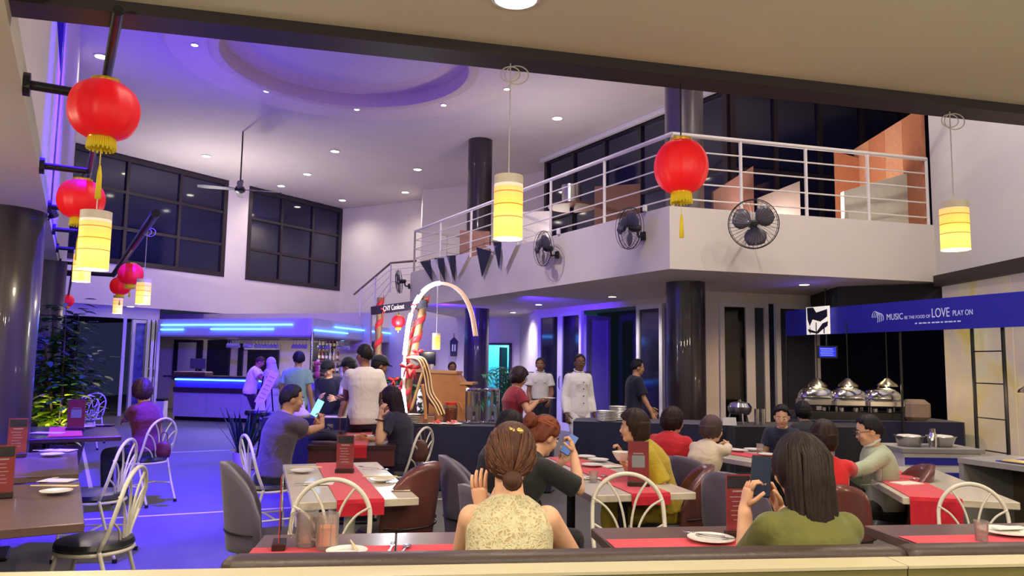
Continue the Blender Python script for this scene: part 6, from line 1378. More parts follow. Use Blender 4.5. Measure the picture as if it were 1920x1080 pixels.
ru = (FL - NC).normalized(); rv = Vector((ru.y, -ru.x)); Wr = .66; TB['R'] = table('white table with a long hanging runner beside the man in the green sweater', NC + ru * .8 + rv * Wr / 2, ru, Wr, 1.6, M_TW)
runner('red runner hanging far down the end of the white table by the man in green', TB['R'], Wr, .75, -.14, .30, -.8, .8, drop0=.36)
TB['C'] = table('white table between the person in cream and the seated boy', on(1415, 862, .75).xy + Vector((.0, .4)), Vector((-.5, .87)), .7, 1.5, M_TW); runner('red runner on the white table of the person in cream', TB['C'], .7, .75, 0, .26, -.75, .75)
TB['P'] = table('dark wooden table between the man with the phone and the woman resting her head', (-1.60, 7.95), Vector((-.14, .99)), .82, 1.6, M_TD); MB().box((0, -.78, .64), (.80, .02, .17)).build('apron', mat('apron_red_brown', (84, 26, 34), .5), TB['P']); runner('red runner on the dark wooden table', TB['P'], .8, .75, 0, .28, -.8, .8, drop0=.12)
def edge_table(key, label, pn, pf, depth, m):     # right edge from near corner to far corner, extends to the left
    pn, pf = pn.xy, pf.xy; u = (pf - pn).normalized(); L = (pf - pn).length; n_ = Vector((-u.y, u.x)); c = (pn + pf) / 2 + n_ * depth / 2
    TB[key] = table(label, c, u, depth, L, m); return TB[key]
edge_table('T1', 'brown table at the left rail nearest the camera', on(159, 980, .75), on(150, 902, .75), 1.1, M_TB); runner('red runner on the nearest brown table by the left rail', TB['T1'], 1, .75, -.10, .42, -.53, .53)
edge_table('T2', 'brown table at the left rail beyond the nearest one', on(148, 888, .75), on(145, 845, .75), 1.25, M_TB); runner('red runner on the second brown table by the left rail', TB['T2'], 1, .75, -.10, .42, -.6, .6)
edge_table('T3', 'dark brown table by the potted bush', on(228, 818, .75), on(213, 796, .75), 1.3, M_TD); runner('red runner on the table by the potted bush', TB['T3'], 1, .75, .16, .3, -.55, .55, drop0=.06)
# table on the far left corner and far behind the bush
# ---- bench and half wall
a0, a1 = on(820, 1078, .95), on(1920, 1057, .95); b0, b1 = on(820, 1058, .95), on(1920, 1040, .95)
hu = (a1.xy - a0.xy).normalized(); hn = Vector((-hu.y, hu.x)); depth = .11
depth = ((b0.xy - a0.xy).dot(hn) + (b1.xy - a1.xy).dot(hn)) / 2; xs0, xs1 = -2.6, 3.4; seam = on(1705, 1062, .95).xy; o0 = a0.xy
def wl_(x, n): return o0 + hu * x + hn * n
sx = (seam - o0).dot(hu)
hw = bpy.data.objects.new('wall_half', None); COL.objects.link(hw); struct(hw)
for (x0, x1) in ((-2.2, sx - .002), (sx + .002, 3.6)):
    MB().prism([wl_(x0, 0), wl_(x1, 0), wl_(x1, depth), wl_(x0, depth)], .941, .95).build('ledge_board', M_LEDGE, hw)
    MB().prism([wl_(x0, .004), wl_(x1, .004), wl_(x1, depth), wl_(x0, depth)], 0, .941).build('front_board', M_OLIVE, hw)
zr = at(1000, 1032, (o0 + hu * .28 + hn * (depth + .07)).y).z - .036
M_BEN = mat('bench_brown', (66, 52, 50), .45, bump=.15)
d0, d1 = on(378, 1064, .965), on(1920, 1030, .965)
lx = (d0.xy - o0).dot(hu)
sB = (on(1712, 1030, .97).xy - o0).dot(hu)
for k, (x0, x1) in enumerate(((lx + .03, sB - .004), (sB + .004, 3.6))):
    t = thing('bench', ('long brown upholstered bench behind the half wall', 'brown upholstered bench section beyond the seam')[k], 'bench', (*wl_(x0, depth + .02), 0)); t.rotation_euler = (0, 0, math.atan2(hu.y, hu.x)); L = x1 - x0
    mb = MB(); rings = []
    for (xx, s_) in ((0, .5), (.012, .85), (.04, 1), (L - .03, 1), (L, .8)):
        rings.append([Vector((xx, .055 + .052 * s_ * math.copysign(abs(math.cos(a)) ** .7, math.cos(a)), zr + .034 * s_ * math.copysign(abs(math.sin(a)) ** .7, math.sin(a)))) for a in [2 * PI * i / 18 for i in range(18)]])
    mb.loft(rings); mb.build('back_roll', M_BEN, t, True); MB().box((L / 2, .06, .64), (L, .07, .48), bev=.02).build('backrest', M_BEN, t); MB().box((L / 2, .33, .40), (L, .50, .12), bev=.03).build('seat_cushion', M_BEN, t); MB().box((L / 2, .30, .17), (L, .42, .34)).build('bench_base', M_BLACK, t)
# ================================================================ TABLEWARE
M_WOODL = mat('chopstick_wood', (226, 204, 160), .5); M_NAP = mat('napkin_paper', (226, 220, 208), .8)
def tpos(key, x, y, dz=0.0): t = TB[key]; v = Matrix.Rotation(t.rotation_euler.z, 3, 'Z') @ Vector((x, y, 0)); return Vector((t.location.x + v.x, t.location.y + v.y, .7545 + dz)), t.rotation_euler.z
def onto(key, px, py, dz=0.0): p = on(px, py, .75); return Vector((p.x, p.y, .7545 + dz)), TB[key].rotation_euler.z
where = {'W': 'the middle white table', 'Y': 'the long white table', 'R': 'the white table by the man in green', 'F1': 'the table with the mugs', 'F2': 'the table before the woman in lace', 'G': 'the table before the woman in olive', 'H': 'the table beyond the half wall seam', 'T1': 'the nearest brown table', 'T2': 'the second brown table', 'T3': 'the table by the bush', 'P': 'the dark wooden table', 'C': 'the far white table'}
def plate(key, px, py, extra='', r=1.0):
    p, rz = onto(key, px, py, .003); t = thing('plate', 'small white plate ' + extra + 'on ' + where[key], 'plate', p, rz); MB().lathe([(.001, 0), (.045 * r, 0), (.05 * r, .003), (.085 * r, .014), (.085 * r, .017), (.05 * r, .006), (.001, .006)], n=30).build('plate_body', M_CHINA, t, 'auto'); MB().lathe([(.048 * r, .0062), (.052 * r, .0068), (.048 * r, .0075)], n=30, cap=False).build('foot_ring', M_CHINA, t); return t
def sticks(key, px, py, ang, z=.022, L=.23, extra=''):
    p, rz = onto(key, px, py, z)
    for k in (0, 1):
        t = MB().tube([(-L / 2, 0, 0), (L / 2, 0, 0)], [.0028, .0042], 6).build('chopstick', M_WOODL, loc=p + Vector((.0, .014 * k, 0)), rz=ang + .06 * k); tag(t, 'pale wooden chopstick of the pair ' + extra + 'on ' + where[key], 'chopstick', 'chopsticks on ' + where[key])
def napkin(key, px, py, ang=0, sx=.19, sy=.12, extra=''):
    p, rz = onto(key, px, py, .0025); m = MB(); m.box((0, 0, 0), (sx, sy, .003)); m.box((.004, .003, .003), (sx * .96, sy * .94, .002)); tag(m.build('napkin', M_NAP, loc=p, rz=ang), 'folded white napkin ' + extra + 'on ' + where[key], 'napkin')
def fork(key, px, py, ang, z=.008, extra=''):
    p, rz = onto(key, px, py, z); t = thing('fork', 'steel fork ' + extra + 'on ' + where[key], 'fork', p, ang)
    MB().loft([[Vector((x, -w, 0)), Vector((x, w, 0)), Vector((x, w, .002)), Vector((x, -w, .002))] for x, w in ((-.10, .006), (-.06, .005), (.02, .003), (.04, .010), (.05, .012))]).build('handle', M_CHROME, t)
    for k in range(4): MB().tube([(.048, -.009 + .006 * k, .001), (.09, -.009 + .006 * k, .004)], .0016, 5).build('tine', M_CHROME, t)
def spoon(key, px, py, ang, z=.008, extra=''):
    p, rz = onto(key, px, py, z); t = thing('spoon', 'steel spoon ' + extra + 'on ' + where[key], 'spoon', p, ang)
    MB().loft([[Vector((x, -w, 0)), Vector((x, w, 0)), Vector((x, w, .002)), Vector((x, -w, .002))] for x, w in ((-.10, .006), (-.06, .005), (.03, .003), (.045, .004))]).build('handle', M_CHROME, t); MB().ell((.065, 0, .003), (.028, .018, .005), n=16, m=8).build('spoon_bowl', M_CHROME, t, True)
M_CARD = mat('menu_red', (206, 66, 66), .4, var=.05); M_BASEB = mat('stand_base', (44, 28, 26), .4); M_PALE = mat('print_pale_pink', (236, 214, 206), .6); M_ACR2 = glassmat('acrylic_clear', alpha=.2)
def menu_stand(key, pos, rz, extra, top_photo=True, W_=.105, H_=.215, label=None):
    t = thing('menu_stand', label or ('red menu card in an acrylic stand ' + extra + 'on ' + where[key]), 'menu stand', pos, rz)
    MB().box((0, 0, .015), (W_ * 1.06, .055, .03), bev=.003).build('base', M_BASEB, t); MB().box((0, 0, .03 + H_ / 2), (W_, .003, H_)).build('menu_card', M_CARD, t); MB().box((0, -.004, .03 + H_ / 2 + .004), (W_ + .008, .002, H_ + .01)).build('acrylic_front', M_ACR2, t)
    for s_ in (-1, 1):
        yo = s_ * .0022
        if top_photo: MB().box((0, yo, .03 + H_ * .86), (W_ * .92, .001, H_ * .22)).build('photo_print', mat('photo_dark', (60, 46, 50), .4, var=.5, scale=30), t)
        if not top_photo: MB().box((0, yo, .03 + H_ * .5), (W_ * .62, .001, H_ * .3)).build('paper_note', mat('note_paper', (214, 208, 200), .6), t)
        MB().box((0, yo, .03 + H_ * .70), (W_ * .5, .001, .007)).build('printed_line', M_PALE, t)
        if top_photo:
            for k in range(6): MB().box((-.012 + .006 * (k % 3), yo, .03 + H_ * (.60 - .08 * k)), (W_ * (.5 - .06 * (k % 2)), .001, .0035)).build('printed_line', M_PALE, t)
    return t
plate('W', 567, 887, 'with chopsticks near the left edge '); sticks('W', 572, 883, .05, extra='near the phone man '); plate('W', 716, 904, 'beside the runner '); sticks('W', 712, 901, .03, extra='beside the runner ')
napkin('W', 598, 908, .1, extra='near the white chair '); fork('W', 583, 910, .3, extra='near the white chair '); fork('W', 690, 880, 2.6, extra='at the far corner '); spoon('W', 706, 884, .1, extra='at the far corner '); napkin('W', 752, 920, 0, .12, .09, 'at the near corner '); spoon('W', 750, 919, 1.2, .01, extra='at the near corner ')
p, rz = onto('W', 646, 888); menu_stand('W', p, .0, '', W_=.12, H_=.235)
t = menu_stand('F1', on(523, 1030, .75) + Vector((0, 0, .0045)), D2R(104), 'seen edge on ', W_=.11, H_=.27)
def mug(px, py, beer, label):
    p, rz = onto('F1', px, py, .003); t = thing('beer_mug', label, 'mug', p, 2.9); t.scale = (1.12, 1.12, 1.04); MB().lathe([(.001, 0), (.040, 0), (.042, .01), (.040, .14), (.0375, .14), (.038, .02), (.001, .015)], n=30).build('glass_body', M_GL2, t, 'auto'); MB().tube(cr([Vector(q) for q in ((.039, 0, .125), (.065, 0, .12), (.075, 0, .075), (.065, 0, .035), (.039, 0, .03))]), .007, 8).build('handle', M_GL2, t, True)
    for k in range(8): a = 2 * PI * k / 8; MB().tube([(.0415 * math.cos(a), .0415 * math.sin(a), .015), (.0405 * math.cos(a), .0405 * math.sin(a), .11)], .003, 5).build('flute', M_GL2, t)
    if beer: MB().lathe([(.001, .018), (.0365, .018), (.037, .088), (.001, .088)], n=28).build('beer', mat('beer_amber', (244, 140, 16), .3, emit=(240, 130, 10), estr=.12), t, 'auto')  # slight emission added so the beer seems lit from behind
    else: MB().lathe([(.001, .018), (.0365, .018), (.0365, .030), (.001, .030)], n=28).build('last_sip', mat('beer_pale', (220, 170, 110), .2, alpha=.8), t, 'auto')
M_GL2 = glassmat('mug_glass', (244, 240, 236), alpha=.5, rough=.08)
mug(575, 1026, False, 'nearly empty glass beer mug on the red runner'); mug(613, 1032, True, 'glass mug half full of amber beer')
plate('F1', 650, 1042, 'by the beer mug '); sticks('F1', 662, 1035, 1.9, L=.16, extra='beside the mugs '); fork('F1', 733, 1033, 1.6, extra='beside the table seam '); spoon('F2', 757, 1037, 1.5, extra='beside the table seam ')
plate('G', 1333, 1017, 'with spoon and fork ', 1.25); spoon('G', 1318, 1010, 2.7, .016); fork('G', 1345, 1016, -.5, .016); t = menu_stand('G', on(1386, 1010, .75) + Vector((0, 0, .0045)), .1, '', W_=.12, H_=.26)
plate('H', 1886, 1003, 'with a folded napkin ', 1.4); p, rz = onto('H', 1893, 1000, .022); tag(MB().box((0, 0, 0), (.16, .05, .008), bev=.002).build('napkin', M_NAP, loc=p, rz=.15), 'rolled napkin on the plate beyond the half wall seam', 'napkin')
def tumbler(key, px, py, label, h=.09, r=.032):
    p, rz = onto(key, px, py, .002); t = thing('drinking_glass', label, 'glass', p); MB().lathe([(.001, 0), (r * .8, 0), (r, h), (r * .93, h), (r * .74, .008), (.001, .008)], n=24).build('glass_body', M_GL2, t, 'auto'); MB().lathe([(.001, .009), (r * .73, .009), (r * .8, h * .3), (.001, h * .3)], n=20).build('water', M_GL, t, 'auto'); return t
tumbler('H', 1841, 1016, 'clear glass on the runner beyond the half wall seam'); tumbler('R', 1647, 903, 'clear glass on the white table by the man in green')
plate('R', 1620, 890, 'at the far end '); napkin('R', 1700, 908, .3, extra=''); fork('R', 1632, 912, .4, extra='near the glass '); spoon('R', 1693, 900, -.6)
for k, (px, py) in enumerate(((1098, 860), (1122, 866), (1110, 876))): plate('Y', px, py, ('with scraps at the far end ', 'beside the phone ', 'between the phone and the bowl ')[k]); 
napkin('Y', 1148, 876, .5, extra='before the woman in yellow '); napkin('Y', 1108, 898, .2, .12, .1, extra='by the elbow '); napkin('Y', 1215, 900, .3, .13, .1, extra='behind the red card '); spoon('Y', 1120, 897, .6, extra='by the elbow '); sticks('Y', 1165, 880, -.8, extra='before the woman in yellow '); tumbler('Y', 1113, 905, 'clear glass by the elbow of the woman in black', .07)
p, rz = onto('Y', 1197, 913); menu_stand('Y', p, -.05, '', False, .135, .26, 'red menu card with a pale paper note on the long white table')
for k, (px, py) in enumerate(((1385, 848), (1412, 846), (1440, 856))): plate('C', px, py, ('nearest the person in cream ', 'in the middle ', 'nearest the boy ')[k])
tumbler('C', 1425, 852, 'clear glass between the person in cream and the boy')
plate('T1', 105, 927, 'under chopsticks '); sticks('T1', 100, 921, .02, .026, .27); napkin('T1', 108, 903, 0, .2, .12); fork('T1', 82, 900, .15); t = menu_stand('T1', on(0, 935, .75) + Vector((0, 0, .0045)), .55, '', W_=.115, H_=.26)
plate('T2', 98, 856, 'under chopsticks '); sticks('T2', 92, 852, .0, .026, .27); napkin('T2', 110, 846, 0, .25, .14); fork('T2', 92, 845, .1); t = menu_stand('T2', on(30, 858, .75) + Vector((0, 0, .0045)), .4, '', W_=.13, H_=.27)
plate('T3', 163, 803, ''); sticks('T3', 172, 802, .05, .026, .25); napkin('T3', 88, 813, 0, .3, .14); p, rz = onto('T3', 141, 808); menu_stand('T3', p, .2, '', False, .17, .30, 'large red menu card on the table by the bush'); p, rz = onto('T3', 195, 799, .008); tag(MB().box((0, 0, 0), (.2, .14, .014), bev=.004).build('folder', mat('folder_dark', (50, 30, 32), .5), loc=p, rz=.1), 'dark bill folder on the table by the bush', 'folder')
t = menu_stand('P', on(637, 815, .75) + Vector((0, 0, .0045)), D2R(101), 'seen edge on ', W_=.12, H_=.26); napkin('P', 675, 818, 0, .28, .12, 'before the woman resting her head '); napkin('P', 693, 826, .05, .24, .07, 'at the near edge '); napkin('P', 598, 812, 0, .14, .2, 'by the dark bag '); tumbler('P', 619, 814, 'clear glass beside the dark bag', .10, .035)
p, rz = onto('P', 608, 829, .0); t = thing('bag', 'dark blue soft bag lying on the dark wooden table', 'bag', p); MB().loft([ering(Vector((x, .01 * math.sin(x * 30), .06 * q + .004)), Vector((0, 1, 0)), Vector((0, 0, 1)), .07 * q, .055 * q, 14) for x, q in ((-.17, .3), (-.13, .8), (-.04, 1), (.05, 1.1), (.12, .8), (.17, .3))]).build('bag_body', mat('bag_navy', (40, 36, 66), .7), t, True); MB().tube(cr([Vector(q) for q in ((-.08, 0, .10), (-.03, -.03, .14), (.04, -.02, .15), (.09, 0, .10))]), .008, 6).build('strap', M_BLACK, t, True)
# serving table between chef and table P
t = cloth_table('small dark side table before the cook', 'dark cloth on the side table before the cook', (-2.45, 9.4), 1.1, .6, .85, 0.1, M_CLOTHK)
p = on(640, 772, .85); tag(MB().box((0, 0, .008), (.34, .2, .012), bev=.004).build('serving_board', mat('board_cream', (226, 204, 160), .5), loc=(-2.15, 9.25, .85)), 'pale serving board on the side table before the cook', 'board'); t = thing('napkin', 'crumpled cream cloth on the side table before the cook', 'napkin', (-2.55, 9.2, .85)); MB().loft([ering(Vector((.02 * math.sin(z * 40), 0, z)), Vector((1, 0, 0)), Vector((0, 1, 0)), rx, rx * .6, 12) for z, rx in ((.0, .12), (.05, .10), (.10, .07), (.15, .05), (.19, .02))]).build('cloth', mat('cloth_cream', (226, 204, 170), .8), t, True)
# handbag on maroon woman's chair and bag at the other white chair
l, rz = seat_for('maroonseat'); p = at(307, 835, 7.95); t = thing('handbag', 'dark red handbag hanging on the white chair of the woman in maroon', 'bag', (p.x, p.y, p.z - .12)); t.scale = (.7, .7, .8); MB().loft([ering(Vector((0, 0, z)), Vector((1, 0, 0)), Vector((0, 1, 0)), rx, .06, 16) for z, rx in ((0, .09), (.06, .11), (.16, .10), (.2, .05))]).build('bag_body', mat('bag_wine', (92, 22, 40), .5), t, True); MB().tube(cr([Vector(q) for q in ((-.05, 0, .18), (-.04, 0, .30), (.04, 0, .30), (.05, 0, .18))]), .007, 6).build('handle', mat('bag_wine', (92, 22, 40), .5), t, True)
p = at(788, 845, 7.4); t = thing('handbag', 'brown handbag hanging on the white chair of the woman resting her head', 'bag', (p.x, p.y, p.z - .1)); MB().loft([ering(Vector((0, 0, z)), Vector((1, 0, 0)), Vector((0, 1, 0)), rx, .05, 16) for z, rx in ((0, .06), (.06, .08), (.16, .07), (.2, .04))]).build('bag_body', mat('bag_brown', (88, 52, 44), .5), t, True); MB().tube(cr([Vector(q) for q in ((-.04, 0, .18), (-.03, 0, .30), (.03, 0, .30), (.04, 0, .18))]), .006, 6).build('handle', mat('bag_brown', (88, 52, 44), .5), t, True)
# ================================================================ PLANTS
def leaf(mb, p, d, L, w, up=Vector((0, 0, 1)), droop=.3, n=4):
    d = Vector(d).normalized(); sd = d.cross(up); sd = sd.normalized() if sd.length > .05 else Vector((1, 0, 0)); rows = []
    for i in range(n + 1):
        u = i / n; q = p + d * (L * u) - Vector((0, 0, 1)) * (droop * L * u * u); ww = w * math.sin(PI * min(.98, .12 + u * .86)); rows.append([q - sd * ww, q + Vector((0, 0, -ww * .25)), q + sd * ww])
    b = len(mb.v); mb.v.extend([tuple(v) for r in rows for v in r])
    for i in range(n):
        for j in (0, 1): mb.f.append((b + i * 3 + j, b + i * 3 + j + 1, b + (i + 1) * 3 + j + 1, b + (i + 1) * 3 + j)); mb.mi.append(0)
M_LG = mat('leaf_green', (46, 96, 42), .45, var=.35, scale=8); M_LY = mat('leaf_lit_lime', (168, 190, 50), .45, var=.25, scale=8); M_LD = mat('leaf_dark', (22, 52, 48), .45, var=.3); M_POT = mat('pot_cream', (214, 190, 176), .5); M_STEM = mat('stem_brown', (70, 52, 34), .7)
p = at(114, 780, 9.9); t = thing('potted_bush', 'tall leafy potted bush beside the big dark column', 'plant', (p.x, p.y, 0)); rn = random.Random(11)
MB().lathe([(.001, 0), (.22, 0), (.30, .42), (.27, .42), (.26, .38), (.001, .38)], n=26).build('pot', mat('pot_dark', (60, 44, 40), .5), t, 'auto')
st_ = MB(); lg, ly = MB(), MB()
for k in range(13):
    a = rn.uniform(0, 6.28); r1 = rn.uniform(.05, .45); h = rn.uniform(1.2, 2.2); b_ = Vector((.08 * math.cos(a), .08 * math.sin(a), .36)); e_ = Vector((r1 * math.cos(a), r1 * math.sin(a), h)); st_.tube([b_, b_.lerp(e_, .5) + Vector((0, 0, .1)), e_], [.013, .010, .005], 5)
    for j in range(70):
        u = rn.uniform(.25, 1.05); q = b_.lerp(e_, u) + Vector((0, 0, .2 * u * (1 - u))); aa = rn.uniform(0, 6.28); rr = rn.uniform(.05, .22); leaf(lg if q.z > 1.05 or rn.random() < .3 else ly, q + Vector((rr * math.cos(aa), rr * math.sin(aa), rn.uniform(-.05, .08))), (math.cos(aa), math.sin(aa), rn.uniform(-.2, .5)), rn.uniform(.11, .2), rn.uniform(.035, .06), n=3)
for k in range(70):
    aa = rn.uniform(0, 6.28); leaf(ly, Vector((rn.uniform(-.1, .1), rn.uniform(-.15, .05), rn.uniform(.42, .8))), (math.cos(aa), math.sin(aa), rn.uniform(.3, 1.4)), rn.uniform(.25, .45), rn.uniform(.02, .035), droop=.5, n=5)
st_.build('stem', M_STEM, t); o = lg.build('foliage', M_LG, t, True); o['kind'] = 'stuff'; o = ly.build('lit_lime_foliage', M_LY, t, True); o['kind'] = 'stuff'; o['label'] = 'lower leaves painted in lit lime green'  # light on the lower leaves is put into their lime colour
spot('plant_light', (p.x + .3, p.y - .6, .45), (p.x, p.y, 1.2), 45, (1, .9, .5), 80)
p = on(455, 880, 0); t = thing('snake_plant', 'dark snake plant in a cream pot on the blue floor', 'plant', (p.x, p.y, 0)); MB().lathe([(.001, .02), (.11, .02), (.145, .24), (.13, .24), (.125, .21), (.001, .21)], n=26).build('pot', M_POT, t, 'auto'); MB().lathe([(.001, 0), (.17, 0), (.18, .02), (.001, .02)], n=26).build('saucer', mat('saucer_brown', (120, 70, 56), .6), t, 'auto')
rn = random.Random(4)
for k in range(16):
    a = 2 * PI * k / 16 + rn.uniform(-.2, .2); ln = rn.uniform(.5, .78); tl = rn.uniform(.1, .42) if k % 3 else .6; base = Vector((.06 * math.cos(a), .06 * math.sin(a), .2)); d = Vector((math.cos(a) * tl, math.sin(a) * tl, 1)).normalized(); sdv = Vector((-math.sin(a), math.cos(a), 0)); R = []
    for j in range(8): u = j / 7; q = base + d * ln * u + Vector((math.cos(a), math.sin(a), 0)) * .06 * u * u; w = .036 * (1 - u ** 3) * (.7 + .8 * u if u < .4 else 1.0) + .001; nn = d.cross(sdv) * .004; R.append([q - sdv * w, q + nn, q + sdv * w, q - nn * .2])
    MB().loft(R).build('leaf', M_LD, t, True)
def palm(px, py, Y, h, n, L, label, m, seed, pot=True, z0=0.0, w=.02):
    p = at(px, py, Y); t = thing('potted_palm', label, 'plant', (p.x, p.y, z0)); rn = random.Random(seed)
    if pot: MB().lathe([(.001, 0), (.14, 0), (.18, .3), (.16, .3), (.001, .27)], n=22).build('pot', M_POT, t, 'auto')
    s_, f_ = MB(), MB()
    for k in range(n):
        a = rn.uniform(0, 6.28); b_ = Vector((0, 0, .28 if pot else 0)); tp = Vector((math.cos(a) * L * .35, math.sin(a) * L * .35, h * rn.uniform(.6, 1))); e_ = tp + Vector((math.cos(a) * L * .6, math.sin(a) * L * .6, -.15 * h + rn.uniform(0, .2) * h)); pts = cr([b_, b_.lerp(tp, .6), tp, e_], 5); s_.tube(pts, .007, 4)
        for j in range(5, len(pts)):
            for sg in (-1, 1): dd = (pts[j] - pts[j - 1]).normalized(); sd = dd.cross(Vector((0, 0, 1))).normalized() * sg; leaf(f_, pts[j], sd + dd * .7 + Vector((0, 0, .1)), L * .42, w, droop=.35, n=3)
    s_.build('stem', M_LG, t); o = f_.build('fronds', m, t, True); o['kind'] = 'stuff'; return t
palm(940, 730, 15.2, 1.45, 14, .55, 'feathery palm before the turquoise doorway', mat('leaf_teal', (60, 130, 90), .45, var=.3), 5, w=.022)
palm(748, 720, 10.4, .55, 14, .26, 'small green dracaena beside the lit arch', M_LG, 8, z0=.78, w=.02)
# ================================================================ NEAR RIGHT COUNTERS
M_GREYM = mat('grey_frame', (150, 148, 146), .4); q0 = on(1797, 858, .86); q1 = on(1935, 876, .86)
cc = (q0.xy + q1.xy) / 2; du = (q1.xy - q0.xy).normalized(); t = thing('open_counter', 'grey open-fronted counter with a blue cloth on top', 'counter', (q0.x, q0.y, 0)); t.rotation_euler = (0, 0, math.atan2(du.y, du.x)); L = 1.7
MB().box((L / 2, .3, .84), (L, .62, .04)).build('counter_top', M_GREYM, t); MB().box((.02, .3, .42), (.04, .6, .82)).build('side_panel', M_GREYM, t); MB().box((L / 2, .3, .12), (L, .58, .03)).build('lower_shelf', M_GREYM, t); MB().box((L / 2, .58, .48), (L - .06, .02, .70)).build('back_panel', mat('counter_back', (96, 84, 68), .6), t); MB().box((L - .02, .3, .42), (.04, .6, .82)).build('side_panel', M_GREYM, t)
Rm = Matrix.Rotation(t.rotation_euler.z, 3, 'Z'); W2 = lambda x, y, z: Vector((q0.x, q0.y, 0)) + Rm @ Vector((x, y, z))
o = MB().box((0, 0, 0), (1.2, .5, .006)).build('counter_cloth', mat('cloth_blue', (30, 36, 170), .7), loc=W2(.85, .32, .864), rz=t.rotation_euler.z); tag(o, 'blue cloth on the grey open counter', 'cloth')
o = MB().box((0, 0, 0), (.5, .12, .012), bev=.003).build('gold_tray', mat('tray_gold', (216, 190, 110), .35, metal=.3), loc=W2(.55, .12, .874), rz=t.rotation_euler.z); tag(o, 'pale gold tray strip on the blue cloth', 'tray')
p = W2(.42, .28, .135); t3 = thing('planter', 'round stone planter on the lower shelf of the grey counter', 'planter', p); MB().lathe([(.001, 0), (.15, 0), (.19, .08), (.19, .2), (.17, .22), (.16, .18), (.001, .17)], n=26).build('pot', mat('stone_grey', (130, 124, 104), .7), t3, 'auto')
f_ = MB(); rn = random.Random(2)
for k in range(60): a = rn.uniform(0, 6.28); leaf(f_, Vector((rn.uniform(-.08, .08), rn.uniform(-.08, .08), .18)), (math.cos(a), math.sin(a), rn.uniform(.3, 1.5)), rn.uniform(.08, .16), .014, n=3)
o = f_.build('foliage', M_LD, t3, True); o['kind'] = 'stuff'
o = MB().box((0, 0, .1), (.5, .36, .20), bev=.01).build('black_box', M_BLACK, loc=W2(.95, .42, .867), rz=t.rotation_euler.z); tag(o, 'black box stand on the blue cloth', 'box'); chafer(W2(.98, .42, 1.068), t.rotation_euler.z, 'domed steel chafing dish on the black box at the near end of the counter')
# steel pans station behind the green sweater
p = at(1722, 850, 7.6); t = thing('side_station', 'low white station with blue stripes beyond the man in green', 'counter', (p.x + .1, p.y, 0)); MB().box((0, 0, .38), (.75, .5, .72), bev=.01).build('cabinet_body', M_WHITE, t); MB().box((0, 0, .76), (.80, .55, .04)).build('station_top', M_GREYM, t)
for z in (.66, .52): MB().box((0, -.253, z), (.74, .006, .07)).build('blue_stripe', mat('stripe_blue', (40, 40, 170), .5), t)
for k, dx in enumerate((-.20, .12)): t4 = thing('serving_pan', ('round steel pan of white food beside the shaker', 'second round steel pan of white food nearest the onyx wall')[k], 'pan', (p.x + .1 + dx, p.y - .02, .78)); MB().lathe([(.001, 0), (.10, 0), (.135, .10), (.145, .10), (.14, .105), (.13, .10)], n=26).build('pan_body', M_STEEL, t4, 'auto'); MB().lathe([(.001, .09), (.125, .09), (.10, .11), (.001, .12)], n=22).build('food', mat('rice_white', (226, 220, 206), .7), t4, True)
t4 = thing('shaker', 'steel shaker standing between the two pans', 'shaker', (p.x + .06, p.y - .16, .78)); MB().lathe([(.001, 0), (.035, 0), (.04, .12), (.025, .15), (.025, .18), (.001, .185)], n=18).build('shaker_body', M_CHROME, t4, 'auto'); MB().lathe([(.027, .15), (.027, .185), (.001, .19)], n=14).build('shaker_cap', M_STEEL, t4, 'auto')
# ================================================================ UPPER FLOOR FURNITURE
M_WOODP = mat('partition_wood', (124, 84, 74), .5, var=.1); M_WOODO = mat('partition_orange', (190, 122, 84), .5, var=.12)
def upart(px0, px1, pyb, pyt0, pyt1, Y, m, label, nm='partition', th=.04, cat='partition', dY=0.0):
    a, b = at(px0, pyb, Y), at(px1, pyb, Y + dY); za, zb = at(px0, pyt0, Y).z, at(px1, pyt1, Y + dY).z; d = (b.xy - a.xy); t = thing(nm, label, cat, (a.x, a.y, ZE), math.atan2(d.y, d.x)); MB().plate([(0, 0.0), (d.length, 0.0), (d.length, zb - ZE), (0, za - ZE)], th).build('panel_board', m, t); MB().box((d.length / 2, 0, .03), (d.length, th * 1.4, .06)).build('plinth', M_BLACK, t); return t
upart(1115, 1200, 392, 350, 345, 13.5, M_WOODP, 'brown low partition on the balcony behind the railing near the round table'); upart(1336, 1412, 380, 360, 312, 12.6, M_WOODP, 'brown sloping panel on the balcony behind the large lantern', dY=.5)
upart(1420, 1500, 392, 372, 340, 12.8, mat('bench_brown2', (100, 84, 78), .6), 'dull brown bench end on the balcony'); upart(862, 918, 455, 432, 434, 17.0, M_WOODP, 'brown low partition at the foot of the far column')
upart(1566, 1622, 352, 284, 300, 13.6, M_WOODO, 'bright orange board standing on the balcony', 'board'); upart(1580, 1700, 392, 360, 326, 12.0, mat('plank_cream', (206, 204, 184), .5), 'slanting cream plank table edge behind the railing', 'plank', .12, 'table')
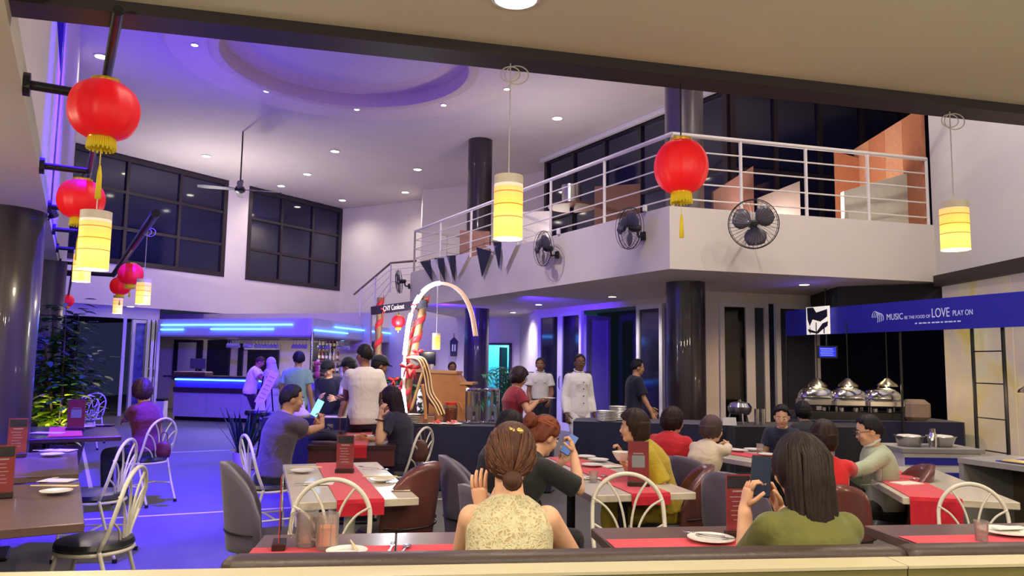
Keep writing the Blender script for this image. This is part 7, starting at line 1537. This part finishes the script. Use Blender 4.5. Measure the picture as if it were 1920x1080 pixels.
upart(960, 1030, 420, 398, 396, 15.2, mat('panel_white', (214, 206, 206), .5), 'white low panel on the balcony behind the bunting')
c = at(1072, 386, 14.0); t = thing('round_table', 'round brown table with a steel drum on the balcony', 'table', (c.x, c.y, ZE)); zt = c.z - ZE; MB().lathe([(.001, zt - .04), (.45, zt - .04), (.45, zt), (.001, zt)], n=32).build('table_top', M_WOODP, t, 'auto'); MB().lathe([(.25, 0), (.25, .02), (.05, .05), (.04, zt - .04)], n=20).build('pedestal', M_BLACK, t, 'auto')
t = thing('drum', 'steel drum standing on the round balcony table', 'container', (c.x, c.y, ZE + zt)); MB().lathe([(.001, 0), (.19, 0), (.19, .38), (.001, .38)], n=28).build('drum_body', M_STEEL, t, 'auto'); MB().lathe([(.195, .37), (.195, .39), (.001, .395)], n=28).build('lid', M_STEEL, t, 'auto')
# timber clad end of the upper floor
pw = bpy.data.objects.new('wall_timber', None); COL.objects.link(pw); struct(pw)
for k in range(4): MB().box((6.45, 11.75 + k * .58, ZE + .95 ), (.06, .57, 1.9), bev=.005).build('timber_panel', (M_WOODO if k % 2 == 0 else mat('timber_light', (210, 150, 110), .45, var=.1)), pw)
# signs on the back wall
c = at(851, 649, 22.2); t = thing('door_sign', 'black lantern-shaped sign on the pale back wall', 'sign', (c.x, c.y, c.z)); MB().plate([(-.10, -.30), (.10, -.30), (.12, .15), (.0, .28), (-.12, .15)], .03).build('sign_body', M_BLACK, t); 
for s_ in (-1, 1): MB().box((s_ * .035, -.02, -.05), (.04, .01, .2)).build('figure_mark', M_WHITE, t)
MB().tube([(0, 0, .27), (.02, 0, .36), (0, 0, .38), (-.02, 0, .36), (0, 0, .27)], .008, 6).build('ring', M_BLACK, t)
c = at(795, 672, 22.4); t = thing('wall_screen', 'dark wall screen partly behind the arch', 'screen', (c.x, c.y, c.z)); MB().box((0, 0, 0), (.7, .05, .42), bev=.01).build('casing', M_BLACKP, t); MB().box((0, -.026, 0), (.66, .003, .38)).build('screen', M_DGLASS, t)
bpy.context.view_layer.update()
